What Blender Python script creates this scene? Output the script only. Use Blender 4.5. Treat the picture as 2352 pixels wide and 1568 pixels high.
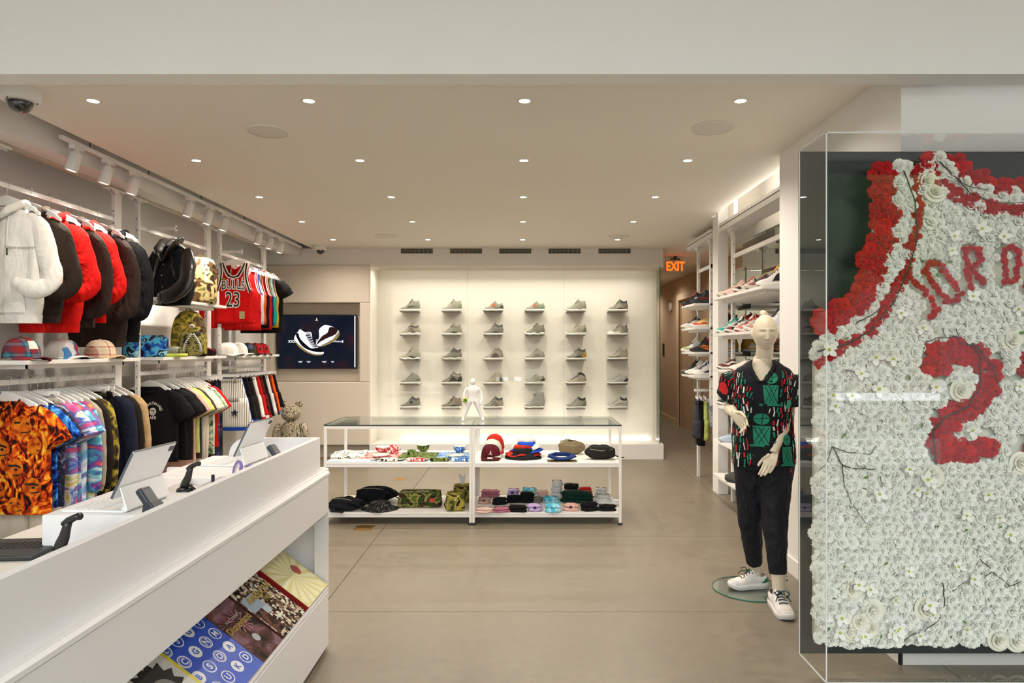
import bpy, bmesh, math, random
from mathutils import Vector, Matrix, Euler
R = math.radians
PI = math.pi
rnd = random.Random(7)
sc = bpy.context.scene
COL = sc.collection
for o in list(bpy.data.objects):
    bpy.data.objects.remove(o)

# ------------------------------------------------------------------ camera, exposure
FPX, VPX, VPY, HC = 1568.0, 1197.0, 800.0, 1.55
cam_d = bpy.data.cameras.new('camera')
cam = bpy.data.objects.new('camera', cam_d); COL.objects.link(cam)
cam.location = (0, 0, HC); cam.rotation_euler = (R(90), 0, 0)
cam_d.sensor_width = 36.0; cam_d.lens = 36.0 * FPX / 2352
cam_d.shift_x = -(VPX - 1176) / 2352; cam_d.shift_y = (VPY - 784) / 2352
cam_d.clip_start = 0.05
sc.camera = cam
sc.view_settings.view_transform = 'Standard'; sc.view_settings.look = 'None'
sc.view_settings.gamma = 1; sc.view_settings.use_curve_mapping = False
sc.view_settings.exposure = 0.55
sc.cycles.max_bounces = 8; sc.cycles.diffuse_bounces = 4; sc.cycles.glossy_bounces = 3
sc.cycles.use_adaptive_sampling = True; sc.cycles.adaptive_threshold = 0.02
sc.cycles.transmission_bounces = 6; sc.cycles.transparent_max_bounces = 14
sc.cycles.caustics_reflective = False; sc.cycles.caustics_refractive = False
sc.cycles.sample_clamp_indirect = 4.0

# ------------------------------------------------------------------ world: even overcast daylight
W = bpy.data.worlds.new('world'); sc.world = W; W.use_nodes = True
bg = W.node_tree.nodes['Background']
bg.inputs[0].default_value = (0.86, 0.94, 1.0, 1); bg.inputs[1].default_value = 7.4

def P(px, py, Y):
    return Vector(((px - VPX) / FPX * Y, Y, HC + (VPY - py) / FPX * Y))
def PX(px, Y): return (px - VPX) / FPX * Y
def PZ(py, Y): return HC + (VPY - py) / FPX * Y

# daylight portal at the shop window
pl = bpy.data.lights.new('window_portal', 'AREA'); pl.shape = 'RECTANGLE'; pl.size = 8.0; pl.size_y = 3.6
pl.cycles.is_portal = True
po = bpy.data.objects.new('window_portal', pl); COL.objects.link(po)
po.location = (0.3, -2.55, 1.95); po.rotation_euler = (R(90), 0, 0)

WARM = (1.0, 0.895, 0.77)
def area_light(name, loc, sx, sy, energy, col, rot):
    l = bpy.data.lights.new(name, 'AREA'); l.shape = 'RECTANGLE'; l.size = sx; l.size_y = sy
    l.energy = energy; l.color = col
    o = bpy.data.objects.new(name, l); COL.objects.link(o); o.location = loc; o.rotation_euler = rot
    return o
# ------------------------------------------------------------------ mesh helpers
def lin(h):
    h = h.lstrip('#'); out = []
    for i in (0, 2, 4):
        c = int(h[i:i+2], 16) / 255
        out.append(c / 12.92 if c <= 0.04045 else ((c + 0.055) / 1.055) ** 2.4)
    return tuple(out) + (1.0,)

class MB:
    def __init__(s): s.v = []; s.f = []; s.m = []; s.sm = []
    def add(s, vs, fs, mat=0, smooth=False, M=None):
        k = len(s.v)
        if M is not None: vs = [M @ Vector(p) for p in vs]
        s.v += [tuple(p) for p in vs]
        for f in fs:
            s.f.append(tuple(i + k for i in f)); s.m.append(mat); s.sm.append(smooth)
        return s
    def box(s, x0, x1, y0, y1, z0, z1, mat=0, M=None):
        vs = [(x, y, z) for z in (z0, z1) for y in (y0, y1) for x in (x0, x1)]
        return s.add(vs, [(0,2,3,1),(4,5,7,6),(0,1,5,4),(2,6,7,3),(0,4,6,2),(1,3,7,5)], mat, False, M)
    def loft(s, rings, mat=0, smooth=True, cap0=True, cap1=True, closed=True, M=None):
        n = len(rings[0]); vs = [p for r in rings for p in r]; fs = []
        for i in range(len(rings) - 1):
            for j in range(n if closed else n - 1):
                a = i*n + j; b = i*n + (j+1) % n
                fs.append((a, b, b + n, a + n))
        if closed and cap0: fs.append(tuple(range(n - 1, -1, -1)))
        if closed and cap1: fs.append(tuple(range((len(rings)-1)*n, len(rings)*n)))
        return s.add(vs, fs, mat, smooth, M)
    def tube(s, pts, r, n=8, mat=0, caps=True, flat=1.0, M=None, up=None):
        pts = [Vector(p) for p in pts]; rings = []
        rs = r if isinstance(r, (list, tuple)) else [r] * len(pts)
        prev = None
        for i, p in enumerate(pts):
            t = (pts[min(i+1, len(pts)-1)] - pts[max(i-1, 0)])
            t = t.normalized() if t.length > 1e-9 else Vector((0, 0, 1))
            if up is not None: a = Vector(up)
            elif prev is None: a = Vector((0, 0, 1)) if abs(t.z) < .9 else Vector((0, 1, 0))
            else: a = prev
            b = t.cross(a)
            if b.length < 1e-6: b = t.cross(Vector((1, 0, 0)))
            b.normalize(); a2 = b.cross(t).normalized(); prev = a2
            rr = rs[i]; rx, ry = rr if isinstance(rr, tuple) else (rr, rr * flat)
            rings.append([p + b * math.cos(2*PI*k/n) * rx + a2 * math.sin(2*PI*k/n) * ry for k in range(n)])
        return s.loft(rings, mat, True, caps, caps, True, M)
    def prism(s, poly, y0, y1, mat=0, M=None, axis='y', smooth=False):
        n = len(poly)
        def mk(a, b, h):
            return {'y': (a, h, b), 'x': (h, a, b), 'z': (a, b, h)}[axis]
        vs = [mk(a, b, y0) for a, b in poly] + [mk(a, b, y1) for a, b in poly]
        fs = [tuple(range(n)), tuple(range(2*n - 1, n - 1, -1))]
        fs += [(i, i + n, (i+1) % n + n, (i+1) % n) for i in range(n)]
        return s.add(vs, fs, mat, smooth, M)
    def lathe(s, prof, n=24, mat=0, M=None, smooth=True, caps=True):
        rings = [[(r*math.cos(2*PI*k/n), r*math.sin(2*PI*k/n), z) for k in range(n)] for r, z in prof]
        return s.loft(rings, mat, smooth, caps, caps, True, M)
    def grid(s, fn, nu, nv, mat=0, smooth=True, M=None):
        vs = [fn(i / nu, j / nv) for i in range(nu + 1) for j in range(nv + 1)]
        fs = [(i*(nv+1)+j, (i+1)*(nv+1)+j, (i+1)*(nv+1)+j+1, i*(nv+1)+j+1) for i in range(nu) for j in range(nv)]
        return s.add(vs, fs, mat, smooth, M)
    def ball(s, c, rx, ry=None, rz=None, n=12, m=8, mat=0, M=None):
        ry = ry or rx; rz = rz or rx; c = Vector(c)
        rings = []
        for i in range(m + 1):
            t = PI * i / m; q = max(math.sin(t), .001)
            rings.append([c + Vector((rx*q*math.cos(2*PI*k/n), ry*q*math.sin(2*PI*k/n), -rz*math.cos(t))) for k in range(n)])
        return s.loft(rings, mat, True, True, True, True, M)
    def mesh(s, name, mats):
        me = bpy.data.meshes.new(name)
        me.from_pydata(s.v, [], s.f)
        for m in (mats if isinstance(mats, (list, tuple)) else [mats]): me.materials.append(m)
        me.polygons.foreach_set('material_index', s.m); me.polygons.foreach_set('use_smooth', s.sm)
        bm = bmesh.new(); bm.from_mesh(me); bmesh.ops.recalc_face_normals(bm, faces=bm.faces); bm.to_mesh(me); bm.free()
        me.update(); return me
    def build(s, name, mats, parent=None, loc=None, rot=None):
        return obj(name, s.mesh(name, mats), parent, loc, rot)

def obj(name, me, parent=None, loc=None, rot=None):
    o = bpy.data.objects.new(name, me); COL.objects.link(o)
    if parent is not None: o.parent = parent
    if loc is not None: o.location = loc
    if rot is not None: o.rotation_euler = rot
    return o
def tag(o, label=None, cat=None, group=None, kind=None):
    if label: o['label'] = label
    if cat: o['category'] = cat
    if group: o['group'] = group
    if kind: o['kind'] = kind
    return o
def thing(name, label, cat, loc=(0,0,0), rot=(0,0,0), group=None, scale=None):
    o = bpy.data.objects.new(name, None); COL.objects.link(o); o.empty_display_size = .05
    o.location = loc; o.rotation_euler = rot
    if scale is not None: o.scale = scale if isinstance(scale, (tuple, list)) else (scale,)*3
    return tag(o, label, cat, group)
def kids(o): return [c for c in bpy.data.objects if c.parent == o]
def copy_tree(o, parent=None, tree=None):
    c = o.copy(); COL.objects.link(c)
    if parent is not None: c.parent = parent
    for ch in o.children: copy_tree(ch, c)
    return c
def struct(o): o['kind'] = 'structure'; return o
def bev(o, w=.004, seg=2):
    m = o.modifiers.new('bevel', 'BEVEL'); m.width = w; m.segments = seg; m.limit_method = 'ANGLE'; m.angle_limit = R(40)
    return o

# ------------------------------------------------------------------ materials
MATS = {}
def mat(name, col, rough=.6, metal=0.0, spec=.5, var=.0, vscale=8.0, bump=0.0, bscale=60.0, sheen=0.0, emit=None, estr=0.0, coat=0.0):
    if name in MATS: return MATS[name]
    m = bpy.data.materials.new(name); m.use_nodes = True; MATS[name] = m
    nt = m.node_tree; b = nt.nodes['Principled BSDF']
    c = lin(col) if isinstance(col, str) else tuple(col) + ((1.0,) if len(col) == 3 else ())
    b.inputs['Base Color'].default_value = c; b.inputs['Roughness'].default_value = rough
    b.inputs['Metallic'].default_value = metal; b.inputs['Specular IOR Level'].default_value = spec
    if sheen: b.inputs['Sheen Weight'].default_value = sheen
    if coat: b.inputs['Coat Weight'].default_value = coat
    if emit is not None:
        b.inputs['Emission Color'].default_value = lin(emit) if isinstance(emit, str) else tuple(emit) + (1.0,)
        b.inputs['Emission Strength'].default_value = estr
    if var or bump:
        tc = nt.nodes.new('ShaderNodeTexCoord')
    if var:
        n = nt.nodes.new('ShaderNodeTexNoise'); n.inputs['Scale'].default_value = vscale; n.inputs['Detail'].default_value = 5
        nt.links.new(tc.outputs['Object'], n.inputs['Vector'])
        hs = nt.nodes.new('ShaderNodeMixRGB'); hs.blend_type = 'MIX'
        d = tuple(max(0, x*(1-var)) for x in c[:3]) + (1,); l = tuple(min(1, x*(1+var)) for x in c[:3]) + (1,)
        hs.inputs[1].default_value = d; hs.inputs[2].default_value = l
        nt.links.new(n.outputs['Fac'], hs.inputs[0]); nt.links.new(hs.outputs[0], b.inputs['Base Color'])
    if bump:
        n2 = nt.nodes.new('ShaderNodeTexNoise'); n2.inputs['Scale'].default_value = bscale; n2.inputs['Detail'].default_value = 3
        nt.links.new(tc.outputs['Object'], n2.inputs['Vector'])
        bp = nt.nodes.new('ShaderNodeBump'); bp.inputs['Strength'].default_value = bump; bp.inputs['Distance'].default_value = .01
        nt.links.new(n2.outputs['Fac'], bp.inputs['Height']); nt.links.new(bp.outputs[0], b.inputs['Normal'])
    return m
def folds(m, strength=.5, scale=5.0):
    # soft vertical cloth folds as relief
    nt = m.node_tree; b = nt.nodes['Principled BSDF']; tc = nt.nodes.new('ShaderNodeTexCoord'); mp = nt.nodes.new('ShaderNodeMapping'); mp.inputs['Scale'].default_value = (1.6, 1.6, .7)
    n = nt.nodes.new('ShaderNodeTexNoise'); n.inputs['Scale'].default_value = scale; n.inputs['Detail'].default_value = 4; n.inputs['Distortion'].default_value = 1.2
    bp = nt.nodes.new('ShaderNodeBump'); bp.inputs['Strength'].default_value = strength; bp.inputs['Distance'].default_value = .06
    nt.links.new(tc.outputs['Object'], mp.inputs['Vector']); nt.links.new(mp.outputs[0], n.inputs['Vector']); nt.links.new(n.outputs['Fac'], bp.inputs['Height']); nt.links.new(bp.outputs[0], b.inputs['Normal'])
    return m
def fab(col, name=None, rough=.9, var=.12, bump=.25):
    nm = name or 'fabric_' + col.lstrip('#')
    if nm in MATS: return MATS[nm]
    return folds(mat(nm, col, rough=rough, spec=.2, var=var, vscale=14), .55 if bump > .2 else .4)
def pattern(name, cols, scale=10, kind='noise', detail=2, dist=1.0, sharp=True, rough=.85, stretch=(1,1,1), stops=None, coord='Object'):
    """multi-colour printed cloth: noise / voronoi / wave driving a colour ramp"""
    if name in MATS: return MATS[name]
    m = bpy.data.materials.new(name); m.use_nodes = True; MATS[name] = m
    nt = m.node_tree; b = nt.nodes['Principled BSDF']; b.inputs['Roughness'].default_value = rough
    b.inputs['Specular IOR Level'].default_value = .2
    tc = nt.nodes.new('ShaderNodeTexCoord'); mp = nt.nodes.new('ShaderNodeMapping'); mp.inputs['Scale'].default_value = stretch
    nt.links.new(tc.outputs[coord], mp.inputs['Vector'])
    if kind == 'noise':
        n = nt.nodes.new('ShaderNodeTexNoise'); n.inputs['Scale'].default_value = scale; n.inputs['Detail'].default_value = detail
        n.inputs['Distortion'].default_value = dist; fac = n.outputs['Fac']
    elif kind == 'voronoi':
        n = nt.nodes.new('ShaderNodeTexVoronoi'); n.inputs['Scale'].default_value = scale
        sp = nt.nodes.new('ShaderNodeSeparateColor'); nt.links.new(n.outputs['Color'], sp.inputs[0]); fac = sp.outputs[0]
    else:
        n = nt.nodes.new('ShaderNodeTexWave'); n.inputs['Scale'].default_value = scale; n.inputs['Distortion'].default_value = dist
        n.inputs['Detail'].default_value = detail; n.bands_direction = kind[-1].upper() if kind[-1] in 'xyz' else 'X'; fac = n.outputs['Fac']
    nt.links.new(mp.outputs[0], n.inputs['Vector'])
    cr = nt.nodes.new('ShaderNodeValToRGB'); cr.color_ramp.interpolation = 'CONSTANT' if sharp else 'LINEAR'
    k = len(cols)
    if stops is None:
        if kind == 'noise': stops = [0.0] + [.36 + .28 * i / max(1, k - 2) for i in range(k - 1)] if k > 2 else [0, .5]
        else: stops = [i / k for i in range(k)]
    el = cr.color_ramp.elements
    while len(el) < k: el.new(.5)
    for i, c in enumerate(cols): el[i].position = stops[i]
    for i, c in enumerate(cols): el[i].color = lin(c)
    nt.links.new(fac, cr.inputs[0]); nt.links.new(cr.outputs[0], b.inputs['Base Color'])
    return m
def camo(name, cols, scale=14): return pattern(name, cols, scale, 'noise', 1.0, .6)

def glass(name, tint=(1,1,1), refl=1.0, rough=0.0, ior=1.5):
    """thin clear sheet: see-through with Fresnel reflection"""
    if name in MATS: return MATS[name]
    m = bpy.data.materials.new(name); m.use_nodes = True; MATS[name] = m
    nt = m.node_tree; nt.nodes.clear()
    out = nt.nodes.new('ShaderNodeOutputMaterial'); t = nt.nodes.new('ShaderNodeBsdfTransparent'); g = nt.nodes.new('ShaderNodeBsdfGlossy')
    t.inputs[0].default_value = tuple(tint) + (1,); g.inputs['Roughness'].default_value = rough
    fr = nt.nodes.new('ShaderNodeFresnel'); fr.inputs[0].default_value = ior
    mx = nt.nodes.new('ShaderNodeMixShader')
    # only outward faces reflect, so a sheet of two faces reflects like one pane
    ge = nt.nodes.new('ShaderNodeNewGeometry'); iv = nt.nodes.new('ShaderNodeMath'); iv.operation = 'SUBTRACT'; iv.inputs[0].default_value = refl
    iv2 = nt.nodes.new('ShaderNodeMath'); iv2.operation = 'MULTIPLY'; iv2.inputs[1].default_value = refl
    nt.links.new(ge.outputs['Backfacing'], iv2.inputs[0]); nt.links.new(iv2.outputs[0], iv.inputs[1])
    mu = nt.nodes.new('ShaderNodeMath'); mu.operation = 'MULTIPLY'
    nt.links.new(fr.outputs[0], mu.inputs[0]); nt.links.new(iv.outputs[0], mu.inputs[1]); nt.links.new(mu.outputs[0], mx.inputs[0])
    nt.links.new(t.outputs[0], mx.inputs[1]); nt.links.new(g.outputs[0], mx.inputs[2]); nt.links.new(mx.outputs[0], out.inputs[0])
    return m
def emis(name, col, s):
    if name in MATS: return MATS[name]
    m = bpy.data.materials.new(name); m.use_nodes = True; MATS[name] = m
    nt = m.node_tree; nt.nodes.clear(); out = nt.nodes.new('ShaderNodeOutputMaterial'); e = nt.nodes.new('ShaderNodeEmission')
    e.inputs[0].default_value = lin(col) if isinstance(col, str) else tuple(col) + (1,); e.inputs[1].default_value = s
    nt.links.new(e.outputs[0], out.inputs[0]); return m

# text as mesh data, laid out in the x-z plane facing -y, origin bottom-left
_TXT = {}
def text_geo(s, size=1.0, offset=0.0, align='CENTER', sx=1.0):
    key = (s, size, offset, align, sx)
    if key in _TXT: return _TXT[key]
    cu = bpy.data.curves.new('t', 'FONT'); cu.body = s; cu.size = size; cu.offset = offset; cu.align_x = align; cu.resolution_u = 3
    o = bpy.data.objects.new('t', cu); COL.objects.link(o)
    dg = bpy.context.evaluated_depsgraph_get(); me = bpy.data.meshes.new_from_object(o.evaluated_get(dg))
    vs = [(v.co.x * sx, 0.0, v.co.y) for v in me.vertices]; fs = [tuple(p.vertices) for p in me.polygons]
    bpy.data.objects.remove(o); bpy.data.curves.remove(cu); bpy.data.meshes.remove(me)
    _TXT[key] = (vs, fs); return vs, fs
def add_text(mb, s, M, size, mat=0, offset=0.0, align='CENTER', sx=1.0, warp=None):
    vs, fs = text_geo(s, size, offset, align, sx)
    if warp: vs = [warp(Vector(v)) for v in vs]
    mb.add(vs, fs, mat, False, M); return mb
def Tm(loc, rx=0, ry=0, rz=0, s=None):
    m = Matrix.Translation(Vector(loc)) @ Euler((rx, ry, rz)).to_matrix().to_4x4()
    if s is not None: m = m @ Matrix.Diagonal((s[0], s[1], s[2], 1))
    return m
# the leaping-player emblem, unit height, as a polygon in x-z
JUMP = [(-.08,.0),(-.02,.02),(.05,.3),(.30,.13),(.50,.0),(.55,.05),(.36,.2),(.16,.45),(.14,.62),(.3,.56),(.42,.62),(.40,.67),(.28,.63),(.12,.76),(.06,.8),(.09,.93),(.11,1.0),(.05,1.03),(.0,.97),(-.03,.84),(-.12,.8),(-.12,.7),(-.04,.66),(-.03,.5),(-.2,.3),(-.42,.24),(-.55,.18),(-.53,.12),(-.38,.15),(-.12,.24)]
def jump(mb, M, h, mat=0): 
    mb.add([(a*h*.85, 0, b*h) for a, b in JUMP], [tuple(range(len(JUMP)))], mat, False, M); return mb
SWOOSH = [(0,.12),(.06,.03),(.16,0),(.3,.04),(1.0,.34),(.35,.17),(.22,.16),(.14,.22),(.13,.36),(.03,.26)]
# ------------------------------------------------------------------ materials of the shell
wall_white = mat('wall_paint_white', '#e9e6e2', rough=.75, var=.02, vscale=1.5)
ceil_paint = mat('ceiling_paint', '#e8e2d6', rough=.8, var=.02, vscale=1.0)
hall_paint = mat('hall_paint_tan', '#b9a184', rough=.8, var=.03, vscale=1.2)
panel_paint = mat('panel_paint_greige', '#d8cdbd', rough=.6, var=.015, vscale=1.5)
white_gloss = mat('white_lacquer', '#eeebe8', rough=.35, var=.01, vscale=3)
white_metal = mat('white_powder_coat', '#e6e3df', rough=.4, var=.015, vscale=6)
dark_gap = mat('dark_joint', '#3c352c', rough=.9)
black_plastic = mat('black_plastic', '#17171a', rough=.35)
chrome = mat('chrome', '#c9c9c9', rough=.18, metal=1.0)
steel_dark = mat('dark_steel', '#4a4844', rough=.4, metal=.8)
brass = mat('brass', '#b98f4e', rough=.35, metal=.9)

# polished concrete
def concrete():
    m = bpy.data.materials.new('polished_concrete'); m.use_nodes = True; nt = m.node_tree; b = nt.nodes['Principled BSDF']
    tc = nt.nodes.new('ShaderNodeTexCoord')
    n1 = nt.nodes.new('ShaderNodeTexNoise'); n1.inputs['Scale'].default_value = .9; n1.inputs['Detail'].default_value = 7; n1.inputs['Roughness'].default_value = .6
    n2 = nt.nodes.new('ShaderNodeTexNoise'); n2.inputs['Scale'].default_value = 14; n2.inputs['Detail'].default_value = 6
    n3 = nt.nodes.new('ShaderNodeTexNoise'); n3.inputs['Scale'].default_value = 140; n3.inputs['Detail'].default_value = 2
    for n in (n1, n2, n3): nt.links.new(tc.outputs['Object'], n.inputs['Vector'])
    a = nt.nodes.new('ShaderNodeMixRGB'); a.inputs[1].default_value = lin('#6d6455'); a.inputs[2].default_value = lin('#887d6c')
    nt.links.new(n1.outputs['Fac'], a.inputs[0])
    c = nt.nodes.new('ShaderNodeMixRGB'); c.blend_type = 'OVERLAY'; c.inputs[0].default_value = .25
    nt.links.new(a.outputs[0], c.inputs[1]); nt.links.new(n2.outputs['Fac'], c.inputs[2])
    d = nt.nodes.new('ShaderNodeMixRGB'); d.blend_type = 'OVERLAY'; d.inputs[0].default_value = .12
    nt.links.new(c.outputs[0], d.inputs[1]); nt.links.new(n3.outputs['Fac'], d.inputs[2])
    nt.links.new(d.outputs[0], b.inputs['Base Color'])
    r = nt.nodes.new('ShaderNodeMapRange'); r.inputs[3].default_value = .28; r.inputs[4].default_value = .48
    nt.links.new(n2.outputs['Fac'], r.inputs[0]); nt.links.new(r.outputs[0], b.inputs['Roughness'])
    b.inputs['Specular IOR Level'].default_value = .45
    return m
conc = concrete()

# ------------------------------------------------------------------ floor: slabs with saw-cut joints
YB = 9.56
fl = struct(MB().box(-4.6, 5.2, -2.6, 18, -.12, -.012).build('floor', dark_gap))
ys = [-2.6, -.8, .8, 2.41, 4.02, 5.63, 7.25, 8.86, 10.5, 18]; xs = [-4.6, -1.19, 2.06, 5.2]
for i in range(len(ys) - 1):
    for j in range(3):
        g = .0022
        MB().box(xs[j]+g, xs[j+1]-g, ys[i]+g, ys[i+1]-g, -.011, 0).build('floor_slab', conc, fl)

# ------------------------------------------------------------------ ceilings
def S(name, mb, m, parent=None, b=None):
    o = mb.build(name, m, parent)
    if parent is None: struct(o)
    if b: bev(o, b)
    return o
ZC = 2.95
c = MB().box(-2.93, 2.03, 3.29, 7.3, ZC, ZC+.1).box(-2.93, 3.2, 7.3, 18, ZC, ZC+.1)
c.box(-3.7, -2.93, 3.29, 9.7, 3.32, 3.4).box(2.03, 3.3, 3.29, 7.3, 3.32, 3.4).box(2.03, 2.08, 4.9, 7.3, 3.05, 3.32).box(2.03, 3.3, 7.3, 7.36, 3.05, 3.4).box(-2.99, -2.93, 3.29, 9.7, 3.05, 3.32)
S('ceiling', c, ceil_paint)
S('ceiling_front', MB().box(-4.6, 5.2, -2.6, 3.4, 3.85, 3.95), wall_white)
S('ceiling_header', MB().box(-4.6, 5.2, 3.16, 3.29, 2.82, 3.9), wall_white)
# ------------------------------------------------------------------ walls
S('wall_left', MB().box(-3.75, -3.63, 3.29, 10.2, 0, 3.4), wall_white)
S('wall_left_front', MB().box(-4.6, -3.63, 3.2, 3.29, 0, 2.82).box(-4.7, -4.6, -2.6, 3.3, 0, 3.95), wall_white)
S('wall_right_front', MB().box(1.87, 5.2, 3.36, 3.5, 0, 3.0).box(5.2, 5.3, -2.6, 3.5, 0, 3.95), wall_white)
S('wall_right', MB().box(1.87, 2.6, 3.5, 4.94, 0, 3.4).box(2.56, 2.7, 4.94, 8.3, 0, 3.4).box(2.6, 3.15, 8.2, 8.3, 0, 3.0), wall_white)
S('wall_hall', MB().box(3.15, 3.3, 8.2, 12.4, 0, 3.0).box(3.15, 3.3, 13.6, 18, 0, 3.0).box(3.15, 3.3, 12.4, 13.6, 2.5, 3.0).box(1.6, 3.3, 18, 18.1, 0, 3.0).box(1.9, 2.0, 10.2, 18, 0, 3.0), hall_paint)
S('door_1', MB().box(3.2, 3.25, 12.4, 13.6, 0, 2.5), hall_paint)
S('trim_1', MB().box(3.12, 3.16, 13.6, 13.75, 0, 2.62).box(3.12, 3.16, 12.25, 12.4, 0, 2.62).box(3.12, 3.16, 12.4, 13.6, 2.5, 2.62), mat('hall_trim', '#cbb79b', rough=.6))
S('baseboard_hall', MB().box(3.13, 3.15, 8.3, 12.25, 0, .12).box(3.13, 3.15, 13.75, 18, 0, .12), mat('hall_trim', '#cbb79b'))
S('baseboard_right', MB().box(1.855, 1.87, 3.345, 4.94, 0, .11).box(1.855, 5.2, 3.345, 3.36, 0, .11), wall_white)
S('baseboard_left', MB().box(-3.63, -3.615, 3.3, 9.6, 0, .1), wall_white)
S('wall_back', MB().box(-3.7, 2.0, 10.08, 10.2, 0, 3.0), wall_white)
# bulkhead over the display case and the picture panel
S('wall_back_soffit', MB().box(-3.63, 1.99, YB, 10.08, 2.72, 2.95).box(-3.75, -2.9, 9.7, 10.08, 2.95, 3.4), wall_white)
# greige panel with screen niche
px0, px1, nx1, nz0, nz1 = -3.63, -2.12, -2.256, 1.08, 2.19
S('wall_back_panel', MB().box(px0, px1, YB-.03, 9.75, nz1, 2.715).box(px0, px1, YB-.03, 9.75, .2, nz0)
  .box(nx1, px1, YB-.03, 9.75, nz0, nz1).box(px0, -3.47, YB-.03, 9.75, nz0, nz1).box(px0, px1, 9.72, 9.76, nz0, nz1).box(px0, px1, 9.7, 10.08, 0, .2), panel_paint, b=.012)
# thick square column between the two shelving runs
S('wall_column', MB().box(2.09, 2.2, 7.25, 7.45, 0, 3.3), white_gloss, b=.004)
# shop front behind the camera: sill, posts and glass
S('window_1', MB().box(-4.6, 5.2, -2.6, -2.5, 0, .12).box(-4.6, 5.2, -2.6, -2.5, 3.7, 3.85)
  .box(-1.6, -1.5, -2.6, -2.5, .12, 3.7).box(2.0, 2.1, -2.6, -2.5, .12, 3.7), steel_dark)
# left boxed beam that carries the uprights, and its mate on the right
S('trim_2', MB().box(-3.3, -3.08, 3.29, YB, 2.843, 3.32), white_metal)
S('trim_3', MB().box(-3.285, -3.245, 3.3, 9.3, 2.822, 2.843), mat('strut_greige', '#b5ab98', rough=.5))

# mirror on the right wall behind the shelves
mir = mat('mirror_silver', '#dfe6e2', rough=.02, metal=1.0)
o = MB().box(2.545, 2.56, 4.96, 8.26, .12, 2.78).build('wall_mirror', mir)
tag(o, 'tall frameless wall mirror behind the right-hand sneaker shelves', 'mirror')

# ------------------------------------------------------------------ street outside (seen only in reflections)
S('floor_pavement', MB().box(-12, 12, -6, -2.6, -.15, -.02), mat('pavement', '#9b978f', rough=.8, var=.1))
S('floor_street', MB().box(-40, 40, -16, -6, -.2, -.12), mat('asphalt', '#4d4d4e', rough=.85, var=.15))
S('wall_across_street', MB().box(-40, 40, -19, -18, 0, 5), mat('brick_far', '#7d6a5c', rough=.9, var=.2, vscale=2))
for k, (x, cc, lb) in enumerate(((-3.2, '#3a4b5c', 'dark blue car parked by the kerb outside'), (2.2, '#c9c9c6', 'silver car parked by the kerb outside'))):
    t = thing('parked_car', lb, 'car', (x, -8.2, -.12))
    body = [(-2.2,.35),(-2.15,.8),(-1.3,.95),(-.7,1.45),(.9,1.45),(1.6,.95),(2.15,.85),(2.2,.35)]
    b = MB().prism(body, -.85, .85).build('body', mat('carpaint%d' % k, cc, rough=.2, coat=1), t); bev(b, .08, 3)
    MB().prism([(-1.1,.97),(-.62,1.38),(.82,1.38),(1.35,.97)], -.86, .86).build('window', mat('car_glass', '#1b2226', rough=.05), t)
    for wx in (-1.35, 1.35):
        for wy in (-.8, .8):
            MB().lathe([(.02,-.1),(.3,-.1),(.33,-.05),(.33,.05),(.3,.1),(.02,.1)], 20, M=Tm((wx, wy, .33), R(90))).build('wheel', mat('tyre', '#151515', rough=.8), t)
for k, (x, y, s) in enumerate(((-6.0, -5.0, 1.0), (4.6, -5.1, 1.2), (-.5, -15, 1.6), (9, -14, 1.5))):
    t = thing('street_tree', ['young street tree by the left kerb', 'young street tree by the right kerb', 'big tree across the street', 'leafy tree at the far corner across the street'][k], 'tree', (x, y, -.1))
    MB().tube([(0,0,0),(.05,0,1.6*s),(0,.05,2.6*s)], [.1*s,.08*s,.05*s], 8).build('trunk', mat('bark', '#4d4035', rough=.9), t)
    mb = MB(); rr = random.Random(k)
    for i in range(14):
        mb.ball((rr.uniform(-1,1)*s, rr.uniform(-1,1)*s, (3.2+rr.uniform(-.8,1.2))*s), rr.uniform(.4,.8)*s, n=10, m=7)
    mb.build('crown', mat('tree_leaf', '#4f6b35', rough=.8, var=.5, vscale=5, bump=1, bscale=10), t)
# ------------------------------------------------------------------ recessed downlights
LX = [-2.42, -1.2, .02, 1.24]; LY = [3.86, 5.085, 6.31, 7.535, 8.78]
lamp_lens = emis('lamp_lens', (1, .93, .82), 14.0)
trim_white = mat('trim_ring_white', '#e4ddd0', rough=.5)
def downlight(x, y, label, e=41, grp='recessed ceiling downlights'):
    t = thing('downlight', label, 'ceiling light', (x, y, ZC), group=grp)
    MB().lathe([(.030,-.0015),(.033,-.004),(.045,-.0035),(.047,0)], 24, caps=False).build('trim_ring', trim_white, t)
    MB().lathe([(.0005,-.002),(.031,-.002)], 24, caps=False).build('lens', lamp_lens, t)
    l = bpy.data.lights.new('downlight_lamp', 'SPOT'); l.energy = e; l.color = WARM; l.spot_size = R(155); l.spot_blend = .8; l.shadow_soft_size = .03
    lo = bpy.data.objects.new('downlight_lamp', l); COL.objects.link(lo); lo.location = (0, 0, -.012); lo.parent = t
rowname = ['front row', 'second row', 'third row', 'fourth row', 'back row by the vents']
colname = ['leftmost', 'second from left', 'second from right', 'rightmost']
for i, y in enumerate(LY):
    for j, x in enumerate(LX):
        downlight(x, y, 'small round recessed downlight, %s in the %s' % (colname[j], rowname[i]))
downlight(2.55, 11.0, 'small round recessed downlight beside the exit sign', 36)
downlight(2.55, 13.4, 'added round downlight brightening the hallway, deeper in', 40)  # unseen lamp, added to brighten the dark hallway
downlight(2.55, 15.6, 'added round downlight brightening the end of the hallway', 40)  # also added, lifts the far part of the hallway
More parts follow.
